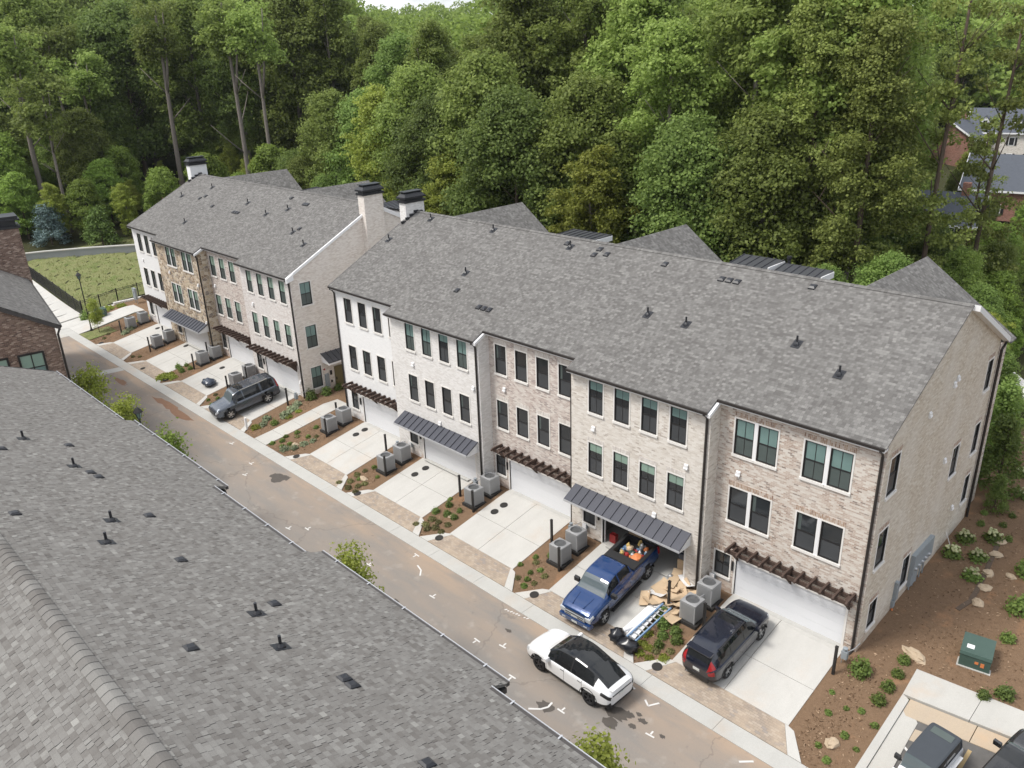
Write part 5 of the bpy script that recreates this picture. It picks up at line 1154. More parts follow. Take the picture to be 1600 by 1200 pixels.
# --- blue pickup with a loaded bed
PB = carpaint('deep_blue_paint', (.0035, .036, .14), .2, .22)
def cl_pu(x, z, j, sd):
    if j >= 9 and .92 < x < 1.62: return ('windshield', 'windscreen')
    if j >= 9 and -.68 < x < -.42: return ('rear_window', 'carglass')
    if 7 <= j <= 8 and -.5 < x < 1.28 and 1.16 < z: return ('side_window', 'carglass') if abs(x-.42) > .05 else ('body', PB)
    if j <= 1: return ('lower_trim', 'carblack')
    if x > 2.62 and 4 <= j <= 5: return ('headlight', 'lamp')
    return ('body', PB)
pu = car('blue pickup with a loaded bed backed up to the open garage', 'pickup truck', [(-2.92, .55, .9, 1.3, .86, 1.32), (-2.8, .5, .97, 1.36, .9, 1.38), (-1.6, .46, 1.0, 1.36, .92, 1.38), (-.72, .44, 1.0, 1.32, .9, 1.36), (-.56, .44, 1.0, 1.28, .76, 1.78), (-.3, .44, 1.0, 1.24, .72, 1.92), (.4, .44, 1.0, 1.22, .72, 1.94), (.92, .44, 1.0, 1.22, .74, 1.86), (1.6, .44, 1.0, 1.22, .82, 1.36), (1.9, .44, 1.0, 1.22, .86, 1.32), (2.4, .46, .99, 1.16, .84, 1.26), (2.75, .5, .94, 1.06, .8, 1.14), (2.86, .55, .88, .94, .72, 1.0)],
         PB, (-1.82, 1.86), cl_pu, seams=(1.36, .42, -.5, -.75), rw=.41, ww=.28, open_top=(-2.78, -.9), spokes=6, kind='pickup_truck')
mirrors(pu, 1.2, .98, 1.2, M['carblack'], 1.2)
b = MB(); b.box(-2.78, -.9, -.78, .78, .78, .84); b.box(-2.78, -.9, -.86, -.78, .8, 1.42); b.box(-2.78, -.9, .78, .86, .8, 1.42); b.box(-.98, -.88, -.86, .86, .8, 1.42); b.box(-2.86, -2.76, -.9, .9, .8, 1.4); b.box(-2.8, -.9, -.97, -.86, 1.37, 1.415); b.box(-2.8, -.9, .86, .97, 1.37, 1.415); b.obj('bed_liner', M['carblack'], pu)
addbox(pu, 'bed_cover', 'carblack', (-1.32, -.72, -.95, .95, 1.39, 1.45))
g = addbox(pu, 'grille', 'carblack', (2.84, 2.9, -.56, .56, .72, 1.06)); addbox(g, 'grille_bar', 'chrome', (2.88, 2.93, -.58, .58, .74, .79), (2.88, 2.93, -.58, .58, .87, .92), (2.88, 2.93, -.58, .58, 1.0, 1.05), (2.88, 2.93, -.6, -.55, .74, 1.05), (2.88, 2.93, .55, .6, .74, 1.05)); addbox(g, 'badge', 'chrome', (2.92, 2.95, -.2, .2, .83, .95))
for sd in (1, -1): addbox(pu, 'headlight', 'lamp', (2.7, 2.88, min(sd*.6, sd*.9), max(sd*.6, sd*.9), .8, 1.03))
addbox(pu, 'front_bumper', PB, (2.7, 2.98, -.92, .92, .46, .7)); addbox(pu, 'fog_lamp', 'lamp', (2.97, 2.99, .55, .75, .53, .61)); addbox(pu, 'fog_lamp', 'lamp', (2.97, 2.99, -.75, -.55, .53, .61))
for sd in (1, -1): addbox(pu, 'running_board', 'carblack', (-1.1, 1.3, min(sd*.9, sd*1.1), max(sd*.9, sd*1.1), .36, .44)); addbox(pu, 'side_stripe', 'seam', (-1.2, 1.25, min(sd*1.0, sd*1.012), max(sd*1.0, sd*1.012), .56, .66)); addbox(pu, 'tail_light', 'tail', (-2.93, -2.8, min(sd*.86, sd*.985), max(sd*.86, sd*.985), .9, 1.3))
b = MB(); b.bar((1.84, .42, 1.335), (2.6, .32, 1.255), .03, .03); b.bar((1.84, -.42, 1.335), (2.6, -.32, 1.255), .03, .03); b.obj('bonnet_crease', PB, pu)
addbox(pu, 'number_plate', 'plate', (2.985, 2.995, -.16, .16, .5, .62))
tl = math.atan(.94/5.5)
seat(pu, (-10.88, -3.4, gz(-3.4)+.03), R(-87.8), math.atan(.94/5.5))
# --- load in the bed: each thing its own
rr = random.Random(5)
pm = pu.matrix_world.copy()
from mathutils import Euler
PM = Matrix.Translation(pu.location) @ pu.rotation_euler.to_matrix().to_4x4()
cols_ = [('orange', 'orange tool bag lying at the tailgate corner of the pickup bed'), ('yellow', 'yellow spray bottle among the tools in the pickup bed'), ('blue', 'blue jug of fluid in the pickup bed'), ('card', 'tan cardboard carton in the pickup bed'), ('white', 'white paint tub in the pickup bed'), ('green', 'green fuel can in the pickup bed'), ('red', 'red toolbox in the pickup bed'), ('galv', 'shiny metal bucket in the pickup bed'), ('black', 'black crate in the pickup bed')]
for i in range(44):
    mt, lab = cols_[i % 9] if i else cols_[0]
    u, w = rr.uniform(-2.65, -1.42), rr.uniform(-.66, .66); zz = .86+rr.uniform(0, .3)
    if i == 0: u, w, zz = -1.62, .5, 1.12
    t = link('load_item'); s_ = .32 if i == 0 else rr.uniform(.1, .2)
    b = MB()
    if i % 3 == 0: b.lathe([(0, 0), (s_*.8, .0), (s_, s_*.4), (s_*.85, s_*.9), (s_*.3, s_*1.2), (0, s_*1.25)], 9)
    elif i % 3 == 1: b.lathe([(0, 0), (s_*.55, 0), (s_*.55, s_*1.5), (s_*.25, s_*1.8), (.03, s_*2.1), (0, s_*2.1)], 8)
    else:
        k = s_*.8; b.prism([(-s_, -k, 0), (s_, -k, 0), (s_*1.05, k, 0), (-s_*.95, k, 0)], (.02, .0, s_*1.1)); b.bar((-s_*.5, 0, s_*1.1), (s_*.5, 0, s_*1.25), .03)
    bpy.data.objects.remove(t); t = b.obj({0: 'tool_bag', 1: 'bottle', 2: 'toolbox'}[i % 3], M[mt])
    tag(t, lab, {0: 'bag', 1: 'bottle', 2: 'box'}[i % 3], 'tools and tubs loaded in the pickup bed'); t.location = PM @ Vector((u, w, zz)); t.rotation_euler = (rr.uniform(-.25, .25), rr.uniform(-.25, .25), rr.uniform(0, 6))
# --- dark blue SUV nose-in before the mottled house
PN = carpaint('midnight_blue_paint', (.008, .012, .026), .3, .22)
def cl_cr(x, z, j, sd):
    if j >= 9 and .62 < x < 1.22: return ('windshield', 'windscreen')
    if j >= 9 and -2.2 < x < -1.88: return ('rear_window', 'carglass')
    if j >= 11 and .02 < x < .5: return ('sunroof', 'carglass')
    if 6 <= j <= 8 and -1.72 < x < 1.0 and z > 1.03: return ('side_window', 'carglass') if abs(x-.1) > .03 and abs(x+.9) > .03 else ('pillar', 'carblack')
    if j <= 1: return ('lower_trim', 'carblack')
    if x > 2.05 and 4 <= j <= 5: return ('headlight', 'lamp')
    if x < -2.2 and 3 <= j <= 4: return ('tail_light', 'tail')
    if x < -2.02 and 6 <= j <= 8: return ('tail_light', 'tail')
    return ('body', PN)
CRV = [(-2.35, .42, .6, .94, .5, .97), (-2.3, .36, .76, 1.03, .56, 1.12), (-2.14, .31, .87, 1.07, .58, 1.36), (-1.85, .26, .925, 1.07, .6, 1.6), (-1.3, .24, .935, 1.05, .65, 1.68), (-.4, .23, .935, 1.03, .66, 1.7), (.3, .23, .935, 1.02, .65, 1.68), (.68, .23, .935, 1.01, .66, 1.58), (1.22, .24, .93, 1.01, .76, 1.12), (1.5, .25, .925, 1.0, .78, 1.06), (1.95, .28, .89, .93, .72, .98), (2.25, .32, .8, .82, .62, .86), (2.35, .4, .62, .72, .5, .76)]
su = car('dark blue SUV parked nose-in before the mottled brown house', 'SUV', CRV, PN, (-1.33, 1.38), cl_cr, seams=(1.12, .1, -.92), rw=.36, kind='suv_car')
mirrors(su, .92, .92, 1.0, PN); addbox(su, 'number_plate', 'plate', (-2.37, -2.345, -.16, .16, .74, .88)); addbox(su, 'rear_bumper', 'carblack', (-2.37, -2.2, -.58, .58, .32, .56))
for sd in (1, -1):
    b = MB(); b.bar((-1.55, sd*.64, 1.68), (.45, sd*.64, 1.7), .035, .035); b.obj('roof_rail', M['carblack'], su)
addbox(su, 'exhaust', 'chrome', (-2.39, -2.3, .45, .6, .3, .36)); addbox(su, 'spoiler', PN, (-2.14, -1.84, -.6, .6, 1.645, 1.69))
seat(su, (-4.46, -3.14, gz(-3.14)+.03), R(88.6), -math.atan(.94/5.5))
# --- grey SUV nose-out before the pale house
PG = carpaint('slate_grey_paint', (.085, .1, .125), .5, .25)
def cl_tk(x, z, j, sd):
    if j >= 9 and .82 < x < 1.34: return ('windshield', 'windscreen')
    if j >= 10 and -.05 < x < .75: return ('sunroof', 'carglass')
    if j >= 9 and x < -2.36: return ('rear_window', 'carglass')
    if 6 <= j <= 8 and -2.3 < x < 1.12 and z > 1.14: return ('side_window', 'carglass') if abs(x-.2) > .03 and abs(x+1.25) > .09 else ('body', PG)
    if j <= 1: return ('lower_trim', 'carblack')
    if x > 2.42 and 4 <= j <= 5: return ('headlight', 'lamp')
    if x < -2.5 and 4 <= j <= 8: return ('tail_light', 'tail')
    return ('body', PG)
TK = [(-2.66, .42, .92, 1.1, .74, 1.2), (-2.6, .36, .99, 1.15, .74, 1.6), (-2.4, .3, 1.02, 1.16, .74, 1.84), (-1.8, .28, 1.03, 1.15, .77, 1.9), (-.4, .27, 1.03, 1.14, .78, 1.92), (.4, .27, 1.03, 1.14, .77, 1.9), (.86, .27, 1.03, 1.14, .76, 1.8), (1.36, .28, 1.03, 1.14, .84, 1.3), (1.65, .28, 1.02, 1.14, .88, 1.24), (2.2, .3, 1.0, 1.1, .86, 1.18), (2.55, .34, .94, 1.0, .78, 1.06), (2.66, .42, .84, .9, .7, .94)]
gs = car('slate grey large SUV parked nose-out before the pale far house', 'SUV', TK, PG, (-1.52, 1.6), cl_tk, seams=(1.25, .2, -1.15), rw=.42, rimmat='rim', spokes=6, kind='suv_car')
mirrors(gs, 1.0, 1.0, 1.12, PG, 1.1); addbox(gs, 'grille', 'carblack', (2.64, 2.69, -.6, .6, .6, .9)); addbox(gs, 'skid_plate', 'ac', (2.55, 2.68, -.6, .6, .36, .46))
for sd in (1, -1): b = MB(); b.bar((-2.0, sd*.74, 1.89), (.4, sd*.74, 1.9), .04, .05); b.obj('roof_rail', M['chrome'], gs)
seat(gs, (-47.26, -4.12, gz(-4.12)+.03), R(-98), math.atan(.94/5.5))
# --- two vehicles at the lower right corner
PO = carpaint('white_offroader_paint', (.72, .73, .74), 0, .25); M['canvas'] = plain('dark_canvas', (.05, .058, .068), .85, var=.15)
def cl_jp(x, z, j, sd):
    if j >= 9 and .38 < x < .72: return ('windshield', 'windscreen')
    if 7 <= j <= 8 and -1.8 < x < .5: return ('side_window', 'carglass') if abs(x+.55) > .04 else ('soft_top', 'canvas')
    if j >= 6 and x < .42: return ('soft_top', 'canvas')
    if j <= 1: return ('lower_trim', 'carblack')
    return ('body', PO)
jp = car('white off-roader with dark soft top in the parking bay', 'off-roader', [(-2.1, .5, .78, 1.15, .66, 1.3), (-2.02, .46, .8, 1.16, .68, 1.75), (-1.6, .44, .8, 1.16, .7, 1.84), (-.5, .44, .8, 1.16, .7, 1.87), (.36, .44, .8, 1.16, .68, 1.84), (.72, .44, .8, 1.15, .72, 1.24), (1.0, .46, .74, 1.14, .6, 1.18), (1.9, .5, .66, 1.1, .52, 1.14), (2.0, .55, .6, 1.0, .48, 1.04)],
         PO, (-1.25, 1.35), cl_jp, seams=(.6, -.5), rw=.41, ww=.27, rimmat='rimdark', kind='offroad_car')
for sd in (1, -1): addbox(jp, 'fender', PO, (.85, 1.95, min(sd*.6, sd*.95), max(sd*.6, sd*.95), .92, .98), (-1.75, -.75, min(sd*.75, sd*.95), max(sd*.75, sd*.95), .92, .98))
mirrors(jp, .5, .84, 1.22, M['carblack'], 1.1); addbox(jp, 'spare_wheel', 'tyre', (-2.36, -2.1, -.38, .38, .62, 1.36)); addbox(jp, 'roof_window', 'g_shadelow', (-1.75, -1.35, -.48, .48, 1.852, 1.862)); addbox(jp, 'bumper', 'carblack', (2.0, 2.18, -.7, .7, .5, .66))
seat(jp, (4.5, -4.4, gz(-4.4)-.02), R(-97), math.atan(.94/5.5)*.8); jp.scale = (.8, .8, .85)
PK = carpaint('black_paint', (.01, .011, .013), .2, .2)
def cl_bk(x, z, j, sd):
    nm, mt = cl_tk(x, z, j, sd); return (nm, PK) if mt is PG else (nm, mt)
bk = car('black SUV nose-in at the pavement of the parking bay', 'SUV', TK, PK, (-1.52, 1.6), cl_bk, seams=(1.25, .2, -1.15), rw=.42, kind='suv_car')
mirrors(bk, 1.0, 1.0, 1.12, PK, 1.1)
seat(bk, (7.15, -3.26, gz(-3.3)+.0), R(80), -math.atan(.94/5.5)*.8)
# ------------------------------------------------------------------ clutter before the open garage
def bagmesh(name, mat, seed, s=(.42, .42, .5)):
    rr = random.Random(seed); b = MB(); n, m_ = 14, 8
    for i in range(m_+1):
        t = math.pi*i/m_
        for k in range(n):
            a = 2*math.pi*k/n; q = (.74+.45*rr.random()) if 0 < i < m_-1 else (.75 if i else 1)
            b.v.append((s[0]*math.sin(t)*math.cos(a)*q, s[1]*math.sin(t)*math.sin(a)*q, max(-.02, s[2]*((1-math.cos(t))*.5)**.8*(1+.07*rr.random()) - .03 + (.1 if i == m_ else 0))))
    for i in range(m_):
        for k in range(n): k2 = (k+1) % n; b.f.append((i*n+k, i*n+k2, (i+1)*n+k2, (i+1)*n+k)); b.mi.append(0)
    return b.mesh(name, M[mat], True)
t = link('rubbish_bag', bagmesh('rubbish_bag', 'bag', 1, (.4, .4, .72))); tag(t, 'black rubbish bag standing upright beside the pavers, nearer the pickup', 'rubbish bag', 'black rubbish bags at the ladder'); t.location = (-8.72, -5.72, gz(-5.72)+.02)
t = link('rubbish_bag', bagmesh('rubbish_bag', 'bag', 2, (.55, .4, .6))); tag(t, 'black rubbish bag slumped at the foot of the ladder', 'rubbish bag', 'black rubbish bags at the ladder'); t.location = (-8.0, -5.85, gz(-5.85)+.02)
t = link('rubbish_bag', bagmesh('rubbish_bag', 'tarp', 3, (.75, .55, .62))); tag(t, 'grey-blue plastic bag lying on the drive near the grey SUV', 'rubbish bag'); t.location = (-54.0, -4.1, gz(-4.1)+.02)
ld = thing('ladder', 'blue railed ladder lying beside the white boards', 'ladder', (-8.0, -4.2, gz(-4.2)), R(5)); ld.rotation_euler = (math.atan(.94/5.5), 0, R(-3))
for sx in (-.24, .24): b = MB(); b.box(sx-.035, sx+.035, -1.65, 1.45, .3, .4); b.obj('rail', M['blue'], ld)
for i in range(10): b = MB(); b.box(-.21, .21, -1.5+i*.31, -1.45+i*.31, .33, .37); b.obj('rung', M['galv'], ld)
for sx in (-.24, .24): b = MB(); b.box(sx-.05, sx+.05, 1.4, 1.5, .28, .42); b.obj('foot', M['black'], ld)
for i, (x, y, w, l, rz, z) in enumerate(((-8.55, -3.9, .62, 2.5, -3, .08), (-8.3, -4.35, .5, 2.2, 2, .2))):
    t = thing('foam_board', ['wide white board lying beside the ladder', 'narrower white board under the blue ladder'][i], 'board', (x, y, gz(y)+z), 0, 'white boards by the pickup'); t.rotation_euler = (math.atan(.94/5.5), 0, R(rz)); b = MB(); b.box(-w/2, w/2, -l/2, l/2, 0, .07); b.obj('board', M['white'], t)
t = thing('white_tube', 'short white cardboard tube lying behind the rubbish bags', 'tube', (-8.55, -5.0, gz(-5)+.1)); b = MB(); b.tube([(-.05, -.42, .28), (.05, .42, .12)], .07, 10); b.obj('tube', M['white'], t)
t = thing('gas_bottle', 'small silver ball-shaped canister on the drive beside the cardboard', 'canister', (-9.05, -1.0, gz(-1)+.02)); b = MB(); b.lathe([(0, 0), (.12, .02), (.17, .14), (.12, .27), (.05, .31), (.05, .36), (0, .36)], 12); b.obj('shell', M['galv'], t)
rr = random.Random(11)
plan = [(-8.75, -1.15, .8, .5), (-8.35, -1.3, .6, .5), (-8.6, -1.7, .7, .35), (-8.9, -2.2, .5, .7), (-8.45, -2.3, .7, .6), (-8.1, -1.7, .5, .4), (-7.9, -2.0, .6, .45), (-8.85, -2.9, .45, .8), (-8.3, -2.75, .5, .6), (-7.75, -1.2, .6, .3), (-7.45, -1.5, .5, .4), (-7.55, -2.3, .5, .4), (-9.15, -1.7, .5, .5), (-8.15, -.95, .5, .45), (-7.35, -3.2, .35, .9), (-7.6, -2.9, .4, .5), (-8.6, -.85, .5, .4), (-9.2, -2.9, .3, .9)]
for i, (x, y, a, c) in enumerate(plan):
    b = MB(); f1 = rr.uniform(.3, .9); f2 = rr.uniform(-.6, .3)
    b.prism([(-a/2, -c/2, 0), (a/2, -c/2, 0), (a/2, c/2, 0), (-a/2, c/2, 0)], (0, 0, .025)); b.prism([(a/2, -c/2, 0), (a/2+a*.45*math.cos(f1), -c/2, a*.45*math.sin(f1)), (a/2+a*.45*math.cos(f1), c/2, a*.45*math.sin(f1)), (a/2, c/2, 0)], (-.015, 0, .02)); b.prism([(-a/2, c/2, 0), (-a/2, -c/2, 0), (-a/2-a*.4*math.cos(f2), -c/2, a*.4*math.sin(abs(f2))), (-a/2-a*.4*math.cos(f2), c/2, a*.4*math.sin(abs(f2)))], (.01, 0, .02))
    t = b.obj('cardboard_box', M['white'] if i in (3, 8, 13) else M['card'])
    tag(t, 'flattened %s box in the heap of cardboard beside the open garage' % ('white' if i in (3, 8, 13) else 'brown cardboard'), 'cardboard', 'heap of flattened boxes by the open garage'); t.location = (x, y, gz(y)+.06+.22*rr.random()); t.rotation_euler = (rr.uniform(-.35, .35), rr.uniform(-.3, .3), rr.uniform(0, 3.1))
def carton(label, x, y, z, s, mat, grp=None):
    t = thing('carton', label, 'box', (x, y, z), R(8), grp); b = MB(); b.box(-s[0]/2, s[0]/2, -s[1]/2, s[1]/2, 0, s[2]); b.obj('body', M[mat], t); b = MB(); b.box(-s[0]/2, s[0]/2, -.03, .03, s[2]+.001, s[2]+.004); b.obj('tape', M['trim'], t)
carton('upright brown carton just inside the right side of the open garage', -8.85, -.15, .01, (.5, .45, .85), 'card'); carton('lilac carton on top of the brown one in the garage', -8.85, -.13, .87, (.46, .4, .3), 'tarp'); carton('brown carton deep at the left of the open garage', -12.6, 1.0, .01, (.8, .6, .7), 'card'); carton('dark chest at the back of the open garage', -13.0, 2.6, .01, (1.0, .8, 1.2), 'black')
t = thing('jerry_can', 'red fuel can on the garage floor behind the door jamb', 'fuel can', (-13.2, -.35, .01)); b = MB(); b.box(-.2, .2, -.13, .13, 0, .5); b.obj('body', M['red'], t); b = MB(); b.bar((-.1, 0, .58), (.1, 0, .58), .04); b.bar((-.1, 0, .5), (-.1, 0, .6), .03); b.bar((.1, 0, .5), (.1, 0, .6), .03); b.obj('handle', M['red'], t)
# ------------------------------------------------------------------ street furniture
def lamp(label, x, y, h):
    t = thing('street_lamp', label, 'street lamp', (x, y, -.94), 0, 'black street lamps')
    b = MB(); b.lathe([(.16, 0), (.16, .25), (.09, .4), (.06, .6), (.05, h-.75), (.09, h-.7), (.05, h-.62)], 10); b.obj('pole', M['black'], t)
    b = MB(); b.lathe([(.1, h-.62), (.2, h-.22), (.2, h-.2)], 6); b.obj('lantern_glass', M['g_shade'], t)
    b = MB()
    for k in range(6): a = k*math.pi/3; b.bar((.1*math.cos(a), .1*math.sin(a), h-.62), (.21*math.cos(a), .21*math.sin(a), h-.2), .025)
    b.lathe([(.3, h-.22), (.26, h-.16), (.1, h+.05), (.03, h+.1), (0, h+.2)], 6); b.obj('lantern_cap', M['black'], t)
lamp('black street lamp on the grass beside the far side pavement', -78.9, -5.15, 6.35); lamp('black street lamp whose lantern shows over the near roof edge', -37.75, -15.3, 6.75)
t = thing('transformer_box', 'green transformer box on the bare soil beside the parking bay', 'transformer', (3.95, 2.9, .1), R(10)); b = MB(); b.prism([(-.58, -.72, 0), (.58, -.72, 0), (.58, .6, 0), (-.58, .6, 0)], (0, 0, .62)); b.prism([(-.6, -.76, .62), (.6, -.76, .62), (.6, .64, .62), (-.6, .64, .62)], (0, .05, .14)); b.obj('cabinet', M['green'], t)
b = MB(); b.box(-.64, .64, -.8, .68, -.15, .03); b.obj('pad', M['kerb'], t); b = MB(); b.box(-.4, -.12, -.4, -.12, .765, .77); b.obj('sticker', M['white'], t); b = MB(); b.box(.0, .14, -.735, -.722, .3, .42); b.box(.22, .36, -.735, -.722, .22, .42); b.obj('warning_label', M['orange'], t)
t = thing('transformer_box', 'small green utility box among shrubs at the far fence', 'transformer', (-82.3, -2.9, gz(-2.9))); b = MB(); b.box(-.55, .55, -.5, .5, 0, .8); b.obj('cabinet', M['green'], t); b = MB(); b.box(-.58, .58, -.53, .53, .8, .86); b.obj('lid', M['green'], t)
t = thing('meter_pedestal', 'grey meter cabinet on a stand by the far fence', 'meter cabinet', (-82.6, 1.2, .05)); b = MB(); b.box(-.35, .35, -.12, .12, .5, 1.75); b.obj('cabinet', M['elec'], t); b = MB(); b.bar((-.28, 0, -.1), (-.28, 0, 1.7), .07); b.bar((.28, 0, -.1), (.28, 0, 1.7), .07); b.obj('stand', M['galv'], t); b = MB(); b.lathe([(0, -.2), (.1, -.19), (.1, -.12)], 10, 0, 'y', (0, 0, 1.4)); b.obj('meter', M['galv'], t)
t = thing('marker_post', 'short white post at the kerb end of the bed by the grey SUV', 'post', (-44.0, -5.95, gz(-5.95))); b = MB(); b.box(-.07, .07, -.07, .07, 0, .95); b.obj('post', M['white'], t); b = MB(); b.box(-.08, .08, -.08, .08, .95, .98); b.obj('cap', M['trim'], t)
def rock(label, x, y, s, seed, grp='buff stones on the bare soil', mat='rock'):
    rr = random.Random(seed); b = MB(); n = 9
    prof = [(0, -.1), (1, -.1), (1.05, .15), (.8, .42), (.45, .5), (0, .52)]
    for r, h in prof:
        for k in range(n): a = 2*math.pi*k/n; q = .75+.5*rr.random(); b.v.append((s[0]*r*q*math.cos(a), s[1]*r*q*math.sin(a), s[2]*h*(.85+.3*rr.random())))
    for i in range(len(prof)-1):
        for k in range(n): k2 = (k+1) % n; b.f.append((i*n+k, i*n+k2, (i+1)*n+k2, (i+1)*n+k)); b.mi.append(0)
    t = b.obj('rock', M[mat]); tag(t, label, 'rock', grp); t.location = (x, y, yardz(x, y)-.01); t.rotation_euler = (0, 0, rr.random()*3)
for i, (x, y, s, lab) in enumerate(((2.0, 1.45, (.55, .28, .3), 'long flat buff stone beside the pavement corner'), (1.3, -4.8, (.3, .26, .3), 'round buff stone near the parking kerb'), (2.5, 9.2, (.3, .26, .3), 'buff stone at the top of the gully'), (2.75, 8.0, (.3, .3, .2), 'flat buff stone in the middle of the gully'), (2.85, 6.6, (.26, .3, .35), 'buff stone at the lower end of the gully'), (3.4, 9.6, (.26, .18, .25), 'buff stone lying away to the right of the gully'), (2.3, 11.0, (.3, .3, .25), 'half buried buff stone above the gully'), (2.1, 12.3, (.3, .32, .25), 'buff stone at the far end of the gully row'),
        (-22.6, -4.0, (.22, .15, .15), 'small pale stone in the bed of the pinkish near house'), (-30.6, -4.7, (.4, .2, .2), 'orange stone in the bed of the white brick house'), (-38.6, -5.0, (.35, .2, .2), 'orange stone in the bed of the smooth white house'))): rock(lab, x, y, s, i+40)
b = MB(); pts = [(2.1, 12.0), (2.35, 9.5), (2.5, 7.8), (2.55, 6.6), (2.3, 5.6)]
for (ax, ay), (bx, by) in zip(pts, pts[1:]): b.bar((ax, ay, yardz(ax, ay)-.0), (bx, by, yardz(bx, by)), .22, .03)
struct(b.obj('gully', M['barkd']))
# ------------------------------------------------------------------ vegetation
def quads_mesh(name, P, A, Bv, mat):
    """leaf quads: centres P, half axes A and Bv (numpy arrays n x 3)"""
    n = len(P); V = np.empty((n*4, 3), np.float32)
    V[0::4] = P-A; V[1::4] = P-Bv*.8; V[2::4] = P+A; V[3::4] = P+Bv*.8
    me = bpy.data.meshes.new(name); me.vertices.add(n*4); me.vertices.foreach_set('co', V.ravel())
    me.loops.add(n*4); me.loops.foreach_set('vertex_index', np.arange(n*4, dtype=np.int32))
    me.polygons.add(n); me.polygons.foreach_set('loop_start', np.arange(0, n*4, 4, dtype=np.int32)); me.polygons.foreach_set('loop_total', np.full(n, 4, np.int32))
    me.materials.append(M[mat]); me.update(calc_edges=True); return me
def unit(v): return v/np.maximum(np.linalg.norm(v, axis=1, keepdims=True), 1e-6)
def leaf_axes(N, size, rng, flat=.55):
    n = len(N); nn = unit(N*flat+rng.normal(0, .45, (n, 3))+np.array([0, 0, .35])); t = unit(np.cross(nn, rng.normal(0, 1, (n, 3)))); b = np.cross(nn, t)
    s = size*(.6+.8*rng.random((n, 1))); return t*s, b*s
def blobs_to_leaves(C, Rb, per, size, seed, squash=.72, mat='leaf', name='crown', gap=.25, twigs=True):
    """leaves sit in small sprays round twig ends, the sprays round bough clumps, so light and gaps fall between them"""
    rng = np.random.default_rng(seed); Ps, Ns = [], []
    for c, r in zip(C, Rb):
        n = max(8, int(per*(r**2)))
        if twigs:
            m = max(4, int(13*r*r)); d = unit(rng.normal(0, 1, (m, 3))); d[:, 2] = np.where(d[:, 2] < -.55, -d[:, 2], d[:, 2])
            sc = c+d*(r*(.62+.78*rng.random((m, 1))))*np.array([1, 1, squash]); k = rng.integers(0, m, n)
            off = rng.normal(0, 1, (n, 3))*np.array([.34, .34, .22])*(.55+.45*r)
            Ps.append(sc[k]+off); Ns.append(d[k]*.7+off*.8)
        else:
            d = unit(rng.normal(0, 1, (n, 3))); d[:, 2] = np.where(d[:, 2] < -.35, -d[:, 2], d[:, 2])
            Ps.append(c+d*r*(1-.35*rng.random((n, 1))**2.0)*np.array([1, 1, squash])); Ns.append(d)
    P, N = np.concatenate(Ps), np.concatenate(Ns)
    A_, B_ = leaf_axes(N, size, rng); return quads_mesh(name, P.astype(np.float32), A_, B_, mat)
def trunk_mesh(h, r, limbs, seed, mat='bark', fork=False, lean=0.0):
    rr = random.Random(seed); b = MB(); pts = []; n = 7
    for i in range(n+1):
        t = i/n; pts.append((lean*h*t+.25*math.sin(t*3+seed)*t, .25*math.sin(t*4+seed*2)*t, h*t-.4*(i == 0)))
    b.tube(pts, [r*(1.25 if i == 0 else 1-.62*i/n) for i in range(n+1)], 9)
    for k in range(limbs):
        t = rr.uniform(.42, .95); p = Vector(pts[int(t*n)]); a = rr.uniform(0, 6.28); L = h*rr.uniform(.07, .15)*(1.3-t*.6)
        q = p+Vector((math.cos(a)*L*.6, math.sin(a)*L*.6, L*.55)); e = q+Vector((math.cos(a)*L*.5, math.sin(a)*L*.5, L*.5))
        b.tube([tuple(p), tuple(q), tuple(e)], [r*.4*(1.2-t), r*.28*(1.2-t), r*.08], 6)
    if fork:
        p = Vector(pts[4]); b.tube([tuple(p), tuple(p+Vector((1.2, .3, h*.16))), tuple(p+Vector((2.2, .6, h*.42)))], [r*.55, r*.42, r*.15], 8)
    return b.mesh('trunk', M[mat], True)
